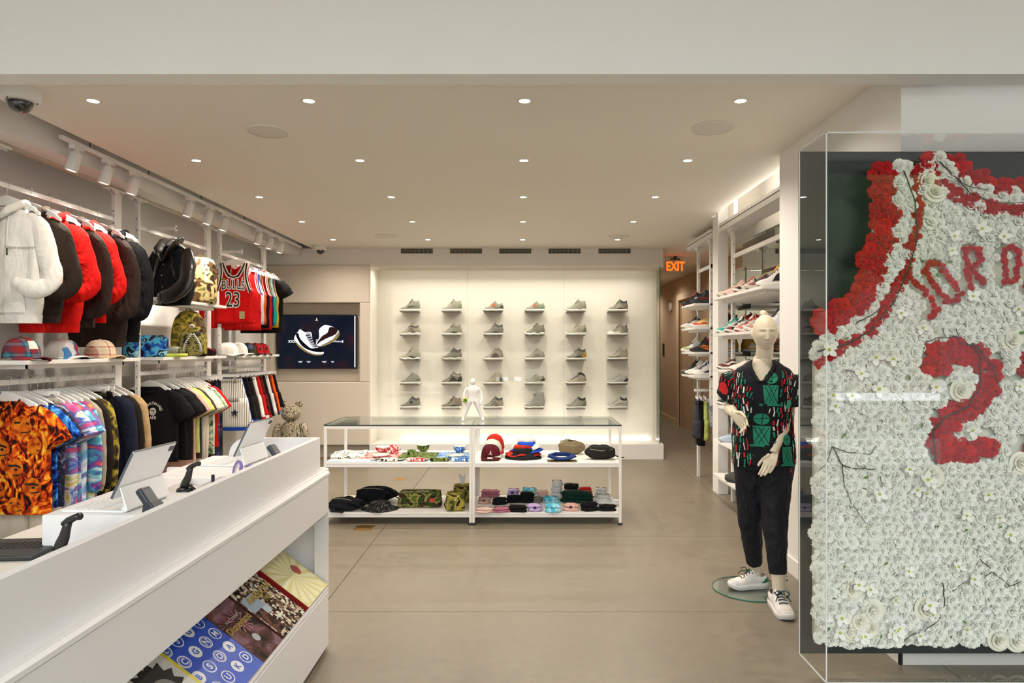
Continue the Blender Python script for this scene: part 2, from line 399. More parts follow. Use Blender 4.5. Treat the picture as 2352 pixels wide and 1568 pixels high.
# ------------------------------------------------------------------ ceiling speakers
spk = mat('speaker_grille', '#d9d3c8', rough=.6, bump=.3, bscale=400)
for (x, y, lb) in ((-1.627, 4.39, 'round white ceiling speaker on the near left'), (1.215, 4.33, 'round white ceiling speaker on the near right'),
                   (-1.68, 8.47, 'round white ceiling speaker far left near the vents'), (1.21, 8.5, 'round white ceiling speaker far right near the vents')):
    t = thing('ceiling_speaker', lb, 'speaker', (x, y, ZC), group='ceiling speakers')
    MB().lathe([(.001,-.014),(.11,-.013),(.124,-.009)], 32, caps=False).build('grille', spk, t)
    MB().lathe([(.124,-.010),(.131,-.011),(.134,-.006),(.134,0)], 32, caps=False).build('rim', trim_white, t)
# ------------------------------------------------------------------ dome cameras
dome_m = mat('smoked_dome', '#0c0c0e', rough=.06, coat=1)
for (x, y, s, lb) in ((-2.70, 3.68, 1.0, 'white dome security camera at the upper left corner near the header'), (-2.74, 9.32, .88, 'white dome security camera far back above the picture screen')):
    t = thing('security_camera', lb, 'camera', (x, y, ZC), scale=s)
    MB().lathe([(.098,0),(.098,-.055),(.093,-.068),(.062,-.075),(.06,-.07)], 32, caps=False).build('housing', white_metal, t)
    MB().lathe([(.06,-.07),(.059,-.085),(.052,-.105),(.036,-.122),(.018,-.130),(.001,-.132)], 28, caps=False).build('dome', dome_m, t)
    MB().lathe([(.001,-.1),(.022,-.1),(.022,-.122),(.001,-.124)], 16).build('camera_lens', mat('lens_grey','#3a3a3e',rough=.2), t)
    for a in (20, 140, 260): MB().lathe([(.001,-.077),(.004,-.077),(.004,-.072)], 8, M=Tm((.078*math.cos(R(a)), .078*math.sin(R(a)), 0))).build('screw', steel_dark, t)
# ------------------------------------------------------------------ air vents in the bulkhead
vent_dark = mat('vent_shadow', '#14150f', rough=.9)
for k, (a, b_) in enumerate(((921, 994), (1034, 1107), (1147, 1220), (1260, 1333), (1375, 1448))):
    x0, x1 = PX(a, YB), PX(b_, YB)
    t = thing('air_vent', 'black grid air vent in the bulkhead, %s of five' % ['first from left', 'second from left', 'middle', 'fourth from left', 'last on the right'][k], 'vent', ((x0+x1)/2, YB, 2.912), group='bulkhead air vents')
    w = (x1 - x0) / 2
    MB().box(-w, w, -.003, 0, -.032, .032).build('backing', vent_dark, t)
    g = MB()
    for i in range(25):
        xx = -w + 2*w*i/24; g.box(xx-.002, xx+.002, -.008, -.003, -.032, .032)
    for zz in (-.032, -.011, .011, .032): g.box(-w, w, -.008, -.003, zz-.0025, zz+.0025)
    g.build('grille', mat('vent_bars', '#a9a596', rough=.5), t)
# ------------------------------------------------------------------ exit sign
t = thing('exit_sign', 'white exit sign with glowing red letters hung in the hallway', 'sign', (PX(1550.5, 10.4), 10.4, PZ(611, 10.4)))
bev(MB().box(-.142, .142, -.02, .02, -.095, .095).build('panel', mat('exit_panel', '#cfc3ad', rough=.5), t), .004)
MB().box(-.07, .07, -.03, .03, .095, .115).box(-.02, .02, -.02, .02, .115, ZC - PZ(611, 10.4)).build('mount', steel_dark, t)
add_text(MB(), 'EXIT', Tm((0, -.0215, -.068)), .19, sx=.72, offset=.006).build('lettering', emis('exit_red', '#ff4a12', 2.6), t)
# hallway bits
o = MB().lathe([(.001,0),(.09,0),(.1,-.02),(.09,-.05),(.04,-.06),(.001,-.06)], 20, M=Tm((3.15, 14.3, 2.42), 0, R(90))).build('wall_chime', white_metal); tag(o, 'small round white chime on the tan hallway wall', 'chime')
o = MB().box(3.135, 3.15, 15.0, 15.14, 1.38, 1.66).build('lock_plate', steel_dark); tag(o, 'narrow dark metal plate on the tan hallway wall', 'plate')
# ------------------------------------------------------------------ floor boxes
for (px, py, w, d, lb) in ((836, 1212, .155, .17, 'brass floor outlet cover in front of the white display table'), (920, 1099, .15, .16, 'brass floor outlet cover seen behind the display table')):
    Y = FPX*HC/(py-VPY)
    t = thing('floor_outlet', lb, 'outlet', (PX(px, Y), Y, 0), group='brass floor outlets')
    bev(MB().box(-w/2, w/2, -d/2, d/2, 0, .004).build('plate', brass, t), .002)
    MB().box(-w/2+.02, w/2-.02, -.03, .045, .004, .0055).build('lid', mat('brass_lid', '#a67c3c', rough=.3, metal=.9), t)
# ------------------------------------------------------------------ track lights on the left
t = thing('light_track', 'long white ceiling track running above the clothes rails', 'track')
TX, TZ = -3.0, 2.93
bev(MB().box(TX-.016, TX+.016, 4.45, 9.3, TZ-.012, TZ+.012).build('rail', white_metal, t), .003)
for y in (4.75, 5.5, 6.4, 7.4, 8.3, 9.2): MB().tube([(TX, y, TZ), (TX, y, 3.3)], .004, 6).build('suspension_rod', steel_dark, t)
spots = [176, 249, 311, 437, 482, 519, 597, 623, 647]
for k, px in enumerate(spots):
    y = FPX * 3.0 / (VPX - px)
    lab = 'white cylinder track spotlight, %s along the left wall from the front' % ['first', 'second', 'third', 'fourth', 'fifth', 'sixth', 'seventh', 'eighth', 'last'][k]
    t = thing('track_spotlight', lab, 'spotlight', (TX, y, TZ - .012), group='track spotlights')
    MB().box(-.02, .02, -.05, .05, -.03, .0).box(-.012, .012, -.012, .012, -.05, -.03).build('adapter', white_metal, t)
    a = Tm((0, 0, -.05), R(-5), R(14))
    MB().lathe([(.001,0),(.036,0),(.040,-.004),(.040,-.125),(.037,-.128),(.034,-.12),(.001,-.12)], 24, M=a).build('housing', white_metal, t)
    MB().lathe([(.0005,-.1215),(.034,-.1215)], 20, M=a, caps=False).build('lens', lamp_lens, t)
    l = bpy.data.lights.new('track_lamp', 'SPOT'); l.energy = 42; l.color = (1, .90, .76); l.spot_size = R(82); l.spot_blend = .8; l.shadow_soft_size = .03
    lo = bpy.data.objects.new('track_lamp', l); COL.objects.link(lo); lo.parent = t
    lo.location = a @ Vector((0, 0, -.135)); lo.rotation_euler = (R(-8), R(15), 0)
# ------------------------------------------------------------------ picture screen
scr = thing('wall_screen', 'black framed flat screen showing a pair of white and black sneakers', 'screen', (0, 9.62, 0))
sx0, sx1, sz0, sz1 = PX(637, 9.62), PX(819, 9.62), PZ(847, 9.62), PZ(722, 9.62)
bev(MB().box(sx0, sx1, 0, .06, sz0, sz1).build('frame', black_plastic, scr), .004)
def screen_mat():
    m = bpy.data.materials.new('screen_picture'); m.use_nodes = True; nt = m.node_tree; nt.nodes.clear()
    out = nt.nodes.new('ShaderNodeOutputMaterial'); e = nt.nodes.new('ShaderNodeEmission'); tc = nt.nodes.new('ShaderNodeTexCoord')
    n = nt.nodes.new('ShaderNodeTexNoise'); n.inputs['Scale'].default_value = 2.2; n.inputs['Detail'].default_value = 2
    nt.links.new(tc.outputs['Object'], n.inputs['Vector'])
    cr = nt.nodes.new('ShaderNodeValToRGB'); el = cr.color_ramp.elements
    el[0].position = .35; el[0].color = lin('#101520'); el[1].position = .7; el[1].color = lin('#331a1c'); x = el.new(.52); x.color = lin('#171a24')
    nt.links.new(n.outputs['Fac'], cr.inputs[0]); nt.links.new(cr.outputs[0], e.inputs[0]); e.inputs[1].default_value = .9; nt.links.new(e.outputs[0], out.inputs[0]); return m
MB().box(sx0+.012, sx1-.012, -.002, 0, sz0+.012, sz1-.012).build('picture', screen_mat(), scr)
ew = emis('screen_white', '#e2e2e6', .9); eb = emis('screen_black', '#0d0c10', .9); eg = emis('screen_gum', '#a08a55', .6); em = emis('screen_maroon', '#2a1716', .9); egy = emis('screen_grey', '#a8a8b0', .8)
def smooth_poly(pts):
    n = len(pts); out = []
    for i in range(n):
        p0, p1, p2, p3 = [Vector((*pts[(i+k) % n], 0)) for k in (-1, 0, 1, 2)]
        for k in range(4):
            t = k/4; q = .5*((2*p1) + (p2-p0)*t + (2*p0-5*p1+4*p2-p3)*t*t + (3*p1-p0-3*p2+p3)*t**3); out.append((q.x, q.y))
    return out
def spoly(pts, lvl, m, name='shoe_image'):
    if name == 'shoe_image' and len(pts) > 4: pts = smooth_poly(pts)
    # polygon in photograph pixels on the screen surface
    q = [(PX(a, 9.62), PZ(b, 9.62)) for a, b in pts]
    MB().prism(q, -.002 - .0009*lvl, -.0025 - .0009*lvl).build(name, m, scr)
spoly([(726,779),(788,783),(788,786),(726,784)], 1, egy, 'line_image'); spoly([(786,781),(788.5,781),(788.5,787),(786,787)], 1, ew, 'line_image')
add_text(MB(), 'XXX', Tm((PX(670.5, 9.62), -.0035, PZ(786.5, 9.62))), .05, offset=.002).build('lettering', ew, scr)
spoly([(676,775),(684,762),(690,755),(697,754),(703,762),(712,762),(716,766),(718,780),(722,790),(732,798),(741,803),(744,809),(740,814),(724,814),(706,806),(690,794),(679,784)], 2, ew)
spoly([(680,770),(685,765),(690,778),(704,792),(716,800),(732,798),(742,804),(743,808),(728,808),(708,803),(692,792)], 3, eb)
spoly([(690,755),(697,754),(703,761),(702,763),(695,759)], 3, eb)
spoly([(676,781),(690,794),(706,806),(724,813),(740,813),(736,816),(720,815),(702,808),(686,796)], 3, eg)
spoly([(703,767),(712,764),(722,788),(729,795),(720,798),(708,782)], 3, egy)
for q in range(6): spoly([(702+q*4,770+q*5),(712+q*3,768+q*5),(713+q*3,770+q*5),(703+q*4,772+q*5)], 4, eb)
spoly([(733,757),(742,748),(750,746),(764,750),(776,757),(779,765),(774,776),(760,785),(744,790),(734,795),(728,792),(726,786),(733,775)], 1, ew)
spoly([(757,752),(765,751),(776,757),(770,768),(752,776),(737,784),(731,789),(728,788),(740,772),(752,764)], 2, em)
spoly([(778,762),(780,768),(774,778),(758,789),(742,795),(734,796),(746,789),(764,779)], 2, eg)
mb = MB(); jump(mb, Tm((PX(727, 9.62), -.0035, PZ(737, 9.62))), .045); mb.build('emblem', ew, scr)
for (px, w) in ((690, 10), (709, 9), (745, 11), (764, 7)):
    spoly([(px-w/2,829),(px+w/2,829),(px+w/2,830.3),(px-w/2,830.3)], 1, ew, 'caption_image'); spoly([(px-w/3,831.3),(px+w/3,831.3),(px+w/3,832.2),(px-w/3,832.2)], 1, ew, 'caption_image')
spoly([(814,725),(816.5,725),(816.5,843),(814,843)], 1, ew, 'light_bar_image')
# ------------------------------------------------------------------ built-in glass display case
case = thing('display_case', 'white built-in wall display case with glass front and lit edges', 'display case', (0, 0, 0))
cw = mat('case_white', '#f2ece1', rough=.45, var=.01, vscale=2)
CX0, CX1, CZ0, CZ1 = -2.105, 1.945, .215, 2.70
MB().box(CX0-.015, 1.99, 10.05, 10.08, CZ0, 2.72).build('back_panel', cw, case)
bev(MB().box(CX0-.015, CX0, YB-.01, 10.05, CZ0, 2.72).build('jamb', cw, case), .003)
bev(MB().box(-2.12, 1.99, YB-.03, 10.08, 0, CZ0).build('plinth', white_gloss, case), .003)
MB().box(CX0, 1.99, YB, 10.05, 2.69, 2.72).build('top_panel', cw, case)
strip = emis('strip_light', (1, .94, .84), 3.2)
MB().box(CX0+.2, CX1-.05, YB+.10, YB+.13, 2.672, 2.69).build('top_light', strip, case)
MB().box(CX0+.35, CX1-.05, 10.0, 10.03, CZ0, CZ0+.016).build('bottom_light', strip, case)
MB().box(CX0+.1, CX1, YB+.09, YB+.10, 2.655, 2.69).build('light_lip', cw, case)
area_light('case_top_lamp', ((CX0+CX1)/2, YB+.14, 2.668), 3.8, .05, 19, (1, .93, .82), (R(-14), 0, 0))
area_light('case_bottom_lamp', ((CX0+CX1)/2, 9.72, CZ0+.02), 3.6, .04, 7, (1, .93, .82), (R(180+10), 0, 0))
gl = glass('case_glass', (.985, .995, .985), .9)
edge = mat('glass_edge_green', '#1f5b4c', rough=.15)
seam = [CX0+.012, PX(1074, YB), PX(1295, YB), CX1]
for i in range(3):
    p = MB().box(seam[i]+.0015, seam[i+1]-.0015, YB, YB+.008, CZ0, 2.69).build('glass_pane', gl, case)
MB().box(CX1-.008, CX1, YB+.008, 10.05, CZ0, 2.69).build('glass_return', gl, case)
MB().box(CX1-.009, CX1+.003, YB-.002, YB+.01, CZ0, 2.69).build('glass_edge', edge, case)
for s_ in seam[1:3]: MB().box(s_-.0015, s_+.0015, YB+.001, YB+.007, CZ0, 2.69).build('seam', mat('seam_grey', '#b8ae9c', rough=.4), case)
# ------------------------------------------------------------------ hangers
hang_white = mat('hanger_white', '#eceae6', rough=.35)
def hanger_mesh(w=.21, drop=.095, kind='coat'):
    hk = MB(); pts = [(.0 + .019*math.cos(a), 0, .002 + .019*math.sin(a)) for a in [R(-35 + 24*i) for i in range(10)]]
    hk.tube(list(reversed(pts)) + [(.019, 0, -.012), (.004, 0, -.03), (0, 0, -.05), (0, 0, -.085)], .0018, 6)
    bd = MB()
    if kind == 'coat':
        up = []; lo = []
        for i in range(13):
            s_ = i / 12; x = w * s_
            z = -.078 - drop * (s_ ** 1.25) - (.012 if s_ > .9 else 0); th = .045 * (1 - s_) + .020
            up.append((x, z)); lo.append((x, z - th))
        poly = [(-a, b) for a, b in reversed(up)] + up[1:] + list(reversed(lo)) + [(-a, b) for a, b in lo[1:]]
        n = len(poly)
        bd.prism(poly, -.009, .009)
    else:
        bd.box(-w*.9, w*.9, -.006, .006, -.115, -.085)
    return hk.mesh('hook', chrome), bd.mesh('hanger_body', hang_white)
HM = {k: hanger_mesh(kind=k) for k in ('coat', 'clip')}
clip_me = MB().box(-.011, .011, -.009, .009, -.165, -.105).box(-.014, .014, -.011, .011, -.17, -.145).mesh('clip', chrome)
def hanger(loc, rz=0, kind='coat', label='white hanger', group=None, sx=1.0):
    t = thing('coat_hanger' if kind == 'coat' else 'clip_hanger', label, 'hanger', loc, (0, 0, rz), group, (sx, 1, 1))
    a, b = HM[kind]; obj('hook', a, t); obj('shoulder_bar', b, t)
    if kind == 'clip':
        for s_ in (-.15, .15): obj('clip', clip_me, t, (s_, 0, 0))
    return t
# ------------------------------------------------------------------ garments (origin on the rail, x sideways, front towards -y)
def lerp(a, b, t): return a + (b - a) * t
def spl(pts, t):
    # smooth interpolation of a list of (pos, value)
    for i in range(len(pts) - 1):
        if t <= pts[i+1][0]:
            u = (t - pts[i][0]) / max(1e-9, pts[i+1][0] - pts[i][0]); u = max(0, min(1, u)); u = u*u*(3-2*u)
            return lerp(pts[i][1], pts[i+1][1], u)
    return pts[-1][1]
class Torso:
    def __init__(s, w=.25, L=.72, d=.045, top=-.115, neck=.085, sh=.215, hem=None, seed=0, wr=.006):
        s.w, s.L, s.d, s.top, s.wr = w, L, d, top, wr; r = random.Random(seed); s.ph = [r.uniform(0, 6) for _ in range(4)]
        hem = w if hem is None else hem
        s.W = [(0, neck), (.02, neck+.03), (.055, sh*.72), (.10, sh), (.16, sh+.012), (.30, w), (.8, w), (1.0, hem)]
        s.D = [(0, .04), (.06, .032), (.14, d*.9), (.4, d), (.8, d*1.1), (1, d)]
        s.zs = [0, .012, .03, .055, .08, .10, .13, .16, .21, .27, .34, .42, .5, .58, .66, .74, .82, .9, .955, .985, 1.0]
    def hw(s, t): return spl(s.W, t)
    def dp(s, t): return spl(s.D, t)
    def z(s, t): return s.top - t * s.L
    def t_of(s, z): return (s.top - z) / s.L
    def pt(s, t, th, off=0):
        hw, dp = s.hw(t), s.dp(t); c, q = math.cos(th), math.sin(th)
        x = (hw + off) * math.copysign(abs(c) ** .75, c); y = (dp + off) * math.copysign(abs(q) ** .7, q)
        k = s.wr * min(1, t * 2.5)
        y += k * (math.sin(4*th + s.ph[0] + 3*t) + .6*math.sin(7*th + s.ph[1] - 5*t)) + k*.8*math.sin(9*t + s.ph[2] + 2*c)
        return Vector((x, y, s.z(t)))
    def fy(s, x, z, off=.002):
        t = max(0, min(1, s.t_of(z))); hw = s.hw(t); c = max(-.98, min(.98, x / hw)); cc = math.copysign(abs(c) ** (1/.75), c)
        th = -math.acos(cc)
        return s.pt(t, th).y - off
    def rings(s, n=28): return [[s.pt(t, 2*PI*k/n) for k in range(n)] for t in s.zs]
    def mesh(s, m, parent, name='body'):
        b = MB().loft(s.rings(), 0, True, True, True); return b.build(name, m, parent)
    def patch(s, x0, x1, z0, z1, m, parent, name, off=.003, nx=8, nz=6, inset=None):
        def f(u, v):
            z = lerp(z0, z1, v); x = lerp(x0, x1, u)
            if inset: x *= inset(v)
            return Vector((x, s.fy(x, z, off), z))
        return MB().grid(f, nx, nz).build(name, m, parent)
def ring_tube(mb, rx, ry, z0, zf, r, n=20, y0=0, mat_=0, flat=1.0):
    pts = [(rx*math.cos(a), y0 + ry*math.sin(a), z0 + (zf - z0) * (.5 - .5*math.sin(a))) for a in [2*PI*i/n for i in range(n+1)]]
    mb.tube(pts, r, 8, mat_, False, flat); return mb
def sleeve(parent, side, path, radii, m, name='sleeve', cuff=None, seed=0):
    rr = random.Random(seed + side); P3 = [Vector((side*p[0], p[1], p[2])) for p in path]
    # resample with Catmull-Rom
    pts = []; rad = []
    for i in range(len(P3) - 1):
        p0, p1, p2, p3 = P3[max(0, i-1)], P3[i], P3[i+1], P3[min(len(P3)-1, i+2)]
        for k in range(4):
            t = k / 4; q = .5*((2*p1) + (p2-p0)*t + (2*p0-5*p1+4*p2-p3)*t*t + (3*p1-p0-3*p2+p3)*t**3)
            pts.append(q); r_ = lerp(radii[i], radii[i+1], t) * (1 + rr.uniform(-.05, .05)); rad.append((r_, max(.018, r_*.5)))
    pts.append(P3[-1]); rad.append((radii[-1], radii[-1]*.5))
    o = MB().tube(pts, rad, 14, 0, True, up=(0, 1, 0)).build(name, m, parent)
    if cuff: 
        d = (pts[-1] - pts[-2]).normalized()
        MB().tube([pts[-1] - d*.02, pts[-1] + d*.03], [(radii[-1]*.98, radii[-1]*.55), (radii[-1]*.8, radii[-1]*.5)], 14, up=(0, 1, 0)).build('cuff', cuff, o)
    return o
def hoodie(loc, m, label, L=.78, seed=0, group='hooded sweatshirts on the upper rail', arms='tucked', trim=None, rz=0):
    t = thing('hooded_sweatshirt', label, 'hoodie', loc, (0, 0, rz), group)
    T = Torso(.222, L, .048, -.115, .085, .20, hem=.195, seed=seed, wr=.012); T.mesh(m, t)
    h = MB()
    for s_ in (-1, 1):
        h.tube([(s_*.012, -.075, -.185), (s_*.06, -.068, -.135), (s_*.098, -.025, -.098), (s_*.095, .03, -.083), (s_*.05, .058, -.085), (0, .062, -.09)], [.015, .024, .028, .03, .032, .032], 10)
    h.tube([(-.06, .07, -.11), (0, .085, -.17), (.06, .07, -.11)], [.026, .04, .026], 10)
    h.build('hood', m, t)
    for s_ in (-1, 1):
        if arms == 'tucked': pth = [(.12, 0, -.185), (.20, 0, -.245), (.265, -.01, -.43), (.31, -.025, -.575), (.225, -.06, -.635), (.13, -.08, -.60)]
        else: pth = [(.13, 0, -.19), (.21, 0, -.26), (.27, -.005, -.45), (.285, -.02, -.62), (.26, -.035, -.72), (.20, -.055, -.755)]
        sleeve(t, s_, pth, [.05, .072, .070, .058, .060, .046], m, cuff=m, seed=seed)
    T.patch(-.16, .16, -.56, -.78 if L > .7 else -.74, m, t, 'pocket', .008, inset=lambda v: .62 + .38*min(1, v*1.6))
    MB().loft([[T.pt(tt, 2*PI*k/28, .006) for k in range(28)] for tt in (.93, .95, 1.0)], cap0=False, cap1=False).build('hem_band', m, t)
    return t, T
def tee(loc, m, label, L=.70, w=.25, seed=0, group=None, sl='short', rz=0, sm=None, name='t_shirt', cat='t-shirt', collar=None, hemm=None):
    t = thing(name, label, cat, loc, (0, 0, rz), group)
    T = Torso(w, L, .034, -.118, .085, .205, seed=seed, wr=.007); T.mesh(m, t)
    ring_tube(MB(), .086, .042, -.115, -.165, .011, flat=.7).build('collar', collar or m, t)
    for s_ in (-1, 1):
        if sl == 'short': sleeve(t, s_, [(.125, 0, -.185), (.205, 0, -.235), (.275, 0, -.325), (.315, 0, -.395)], [.05, .08, .092, .095], sm or m, seed=seed)
        else: sleeve(t, s_, [(.125, 0, -.185), (.205, 0, -.25), (.25, -.005, -.46), (.265, -.01, -.64), (.26, -.01, -.76)], [.05, .078, .068, .056, .048], sm or m, cuff=sm or m, seed=seed)
    return t, T
def buttons(T, t, m, n=5, z0=-.22, z1=-.72):
    for i in range(n):
        z = lerp(z0, z1, i/(n-1)); MB().lathe([(.001,0),(.0055,0),(.006,.002),(.001,.003)], 10, M=Tm((0, T.fy(0, z, .004), z), R(90))).build('button', m, t)
def shorts(loc, m, label, L=.5, seed=0, group=None, rz=0, band=None, stripe=None, name='shorts', cat='shorts', w=.20, flare=.05):
    t = thing(name, label, cat, loc, (0, 0, rz), group); r = random.Random(seed); ph = r.uniform(0, 6)
    top = -.135; crotch = top - .24
    def ring(z, cx, hw, dp, n=20):
        f = (top - z)
        return [(cx + hw*math.copysign(abs(math.cos(a))**.7, math.cos(a)), dp*math.copysign(abs(math.sin(a))**.7, math.sin(a)) + .006*min(1, f*4)*math.sin(5*a+ph+f*9), z) for a in [2*PI*k/n for k in range(n)]]
    MB().loft([ring(lerp(top, crotch, i/5), 0, lerp(w*.92, w+flare*.5, i/5), lerp(.022, .045, i/5)) for i in range(6)]).build('seat', m, t)
    for s_ in (-1, 1):
        e = top - L; k = (w + flare*.5)/2
        MB().loft([ring(lerp(crotch+.03, e, i/5), s_*lerp(k, k+flare*.35, i/5), lerp(k*1.0, k+flare*.3, i/5), .042) for i in range(6)]).build('leg', m, t)
        if stripe: MB().loft([ring(z, s_*(k+flare*.33), k+flare*.3+.003, .045) for z in (e+.04, e+.002)], cap0=False, cap1=False).build('hem_stripe', stripe, t)
    MB().loft([ring(top+.004, 0, w*.925, .0245), ring(top-.035, 0, w*.95, .029)], cap0=False).build('waistband', band or m, t)
    return t
def jersey(loc, m, label, trims, L=.70, rz=0, group=None, seed=0, w=.23, lean=0):
    """sleeveless basketball vest: front and back sheets with bound neck and armholes; trims = list of materials"""
    t = thing('basketball_vest', label, 'jersey', loc, (lean, 0, rz), group)
    top, arm, hem = -.125, -.42, -.125 - L
    def outer(z):
        if z < arm: return w + .004*math.sin(z*30+seed)
        u = (z - arm) / (top - arm); return lerp(w, .155, min(1, (u*1.6))**.55) - .012*math.sin(PI*u)
    def inner(z, nb):
        if z <= nb: return 0.0
        u = (z - nb) / (top - nb); return .098 * (u ** .5)
    def sheet(sgn, nb, name, mm):
        zs = [hem + (arm - hem)*i/8 for i in range(9)] + [lerp(arm, top, i/9) for i in range(1, 10)]
        def y(x, z): 
            u = max(0, (z - arm)/(top - arm)) if z > arm else 0
            return sgn * (.028*(1 - min(1, abs(x)/.24)**2)*(1-.7*u) + .008) + .005*math.sin(z*14 + x*17 + seed)
        b = MB()
        for s_ in (-1, 1):
            vs = []; nc = 7
            for z in zs:
                a, e = inner(z, nb), outer(z)
                for k in range(nc): 
                    x = s_*lerp(a, e, k/(nc-1)); vs.append((x, y(x, z), z))
            fs = [(i*nc+k, i*nc+k+1, (i+1)*nc+k+1, (i+1)*nc+k) for i in range(len(zs)-1) for k in range(nc-1)]
            b.add(vs, fs, 0, True)
        o = b.build(name, mm, t); so = o.modifiers.new('s', 'SOLIDIFY'); so.thickness = .003
        return y
    yf = sheet(-1, -.265, 'front', m); yb = sheet(1, -.175, 'back', m)
    for k, tm in enumerate(trims):
        off = .004 + k*.013
        for s_ in (-1, 1):
            for (yy, nb, nm, so) in ((yf, -.265, 'trim', -.003), (yb, -.175, 'trim', .003)):
                pts = []
                for i in range(15):
                    z = lerp(arm, top, i/14); x = outer(z) - off; pts.append((s_*x, yy(x, z)+so, z - (off if i == 0 else 0)))
                MB().tube(pts, .0065, 6, flat=.45, up=(0, 1, 0)).build('armhole_trim', tm, t) if so < 0 or k == 0 else None
        pts = []
        for i in range(-14, 15):
            u = abs(i)/14; z = lerp(-.265, top, u); x = inner(z, -.265) + off; z2 = z - off*(1-u); pts.append((math.copysign(x, i) if i else 0, yf(x, z2)-.003, z2))
        MB().tube(pts, .0065, 6, flat=.45, up=(0, 1, 0)).build('neck_trim', tm, t)
    return t, yf
XR = -3.265; ZU, ZL = 2.60, 1.351
FOLLOW = 'lower rail'
def yof(px, X=XR): return FPX * abs(X) / (VPX - px)
# ------------------------------------------------------------------ white racks
bayY = [(4.22, 5.47), (5.80, 7.07), (7.38, 8.62)]
blab = ['white wall rack nearest the counter with two hanging rails and a shelf', 'middle white wall rack with two shelves and two rails', 'white wall rack farthest back beside the screen, with jerseys']
hole = mat('hole_black', '#161616', rough=.9)
for k, (y0, y1) in enumerate(bayY):
    t = thing('wall_rack', blab[k], 'clothes rack', (0, 0, 0), group='left wall racks')
    for j, y in enumerate((y0, y1)):
        d = (.035, .09)[j]
        u = bev(MB().box(XR-.018, XR+.014, y, y+d, 0, 2.80).build('upright', white_metal, t), .003)
        hb = MB()
        for i in range(26): hb.box(XR-.006, XR+.002, y-.0008, y, .25 + i*.096 - .005, .25 + i*.096 + .005)
        hb.build('slot_holes', hole, u)
        c = MB().box(XR-.03, XR+.03, y-.09, y+.12, 2.812, 2.824).tube([(XR, y+.017, 2.79), (XR, y+.017, 2.815)], .03, 12)
        for q in (-.075, .105): c.lathe([(.001,0),(.009,0),(.009,.012),(.001,.012)], 8, M=Tm((XR, y+q, 2.80)))
        c.build('ceiling_clamp', white_metal, t)
        MB().tube([(XR+.01, y-.06, 2.812), (XR+.02, y-.03, 2.785), (XR+.01, y+.01, 2.78)], .002, 5).build('cable', steel_dark, t)
    for z in (ZU, ZL):
        bev(MB().box(XR-.008, XR+.008, y0+.03, y1, z-.034, z-.006).build('hanging_rail', white_metal, t), .002)
        MB().box(XR-.002, XR+.002, y0+.03, y1, z-.006, z).build('rail_rib', white_metal, t)
    shelves = [1.475] + ([1.99] if k == 1 else [])
    for z in shelves:
        bev(MB().box(-3.5, -3.06, y0-.0+(.035 if k else 0), y1+.02, z-.026, z).build('shelf', white_metal, t), .002)
        for y in (y0+.10, y1-.10): MB().box(-3.49, -3.13, y-.012, y+.012, z-.055, z-.026).build('shelf_bracket', white_metal, t)
        MB().box(-3.155, -3.13, y0+.09, y1-.09, z-.055, z-.026).build('shelf_bracket', white_metal, t)
    if k > 0:
        y = (5.98, 7.42)[k-1]; X1 = (-3.02, -3.03)[k-1]
        bev(MB().box(XR+.008, X1, y-.009, y+.009, 2.585, 2.612).box(X1-.006, X1, y-.012, y+.012, 2.58, 2.625).build('faceout_arm', white_metal, t), .002)
# ------------------------------------------------------------------ hoodies, upper rail of the first rack
white_f = fab('#e6e2dc', 'fleece_white', bump=.12); brown_f = fab('#2b211b', 'fleece_brown'); red_f = fab('#d0120c', 'fleece_red'); black_f = fab('#0f0e11', 'fleece_black')
hl = [(16, white_f, .75, 'white hooded sweatshirt with black-tipped drawcords at the front of the upper rail', 'tucked'),
      (67, brown_f, .74, 'dark brown hooded sweatshirt right behind the white one', 'tucked'),
      (114, red_f, .80, 'bright red hooded sweatshirt, nearer of the two red ones', 'tucked'),
      (151, brown_f, .76, 'dark brown hooded sweatshirt between the two red ones', 'down'),
      (180, red_f, .72, 'bright red hooded sweatshirt, farther of the two red ones', 'tucked'),
      (222, brown_f, .90, 'dark brown hooded sweatshirt behind the second red one', 'down'),
      (262, black_f, .86, 'black hooded sweatshirt last on the upper rail', 'down')]
for k, (px, m, L, lb, arms) in enumerate(hl):
    y = min(yof(px), 5.44)
    t, T = hoodie((XR, y, ZU-.045), m, lb, L-.02, seed=k, arms=arms)
    hanger((XR, y, ZU), 0, 'coat', 'white hanger holding the %s' % ['white hoodie', 'brown hoodie behind the white one', 'nearer red hoodie', 'brown hoodie between red ones', 'farther red hoodie', 'brown hoodie before the last', 'last black hoodie'][k], 'hangers on the hoodie rail')
    if k == 0:
        for s_ in (-1, 1):
            p = [Vector((s_*.045, T.fy(s_*.045, z, .008), z)) for z in [-.16 - .024*i for i in range(10)]]
            c = MB().tube(p, .0035, 6).build('drawcord', m, t)
            MB().tube([p[-1], p[-1] - Vector((0, 0, .045))], .0042, 6).build('cord_tip', black_plastic, c)
        mb = MB(); add_text(mb, 'bape-exclusive"', Matrix.Identity(4), .028, 0, sx=1.0, warp=lambda v: Vector((v.x+.122, T.fy(v.x+.122, -.365, .004), v.z - .378)))
        mb.build('lettering', mat('print_grey', '#8d8780'), t)
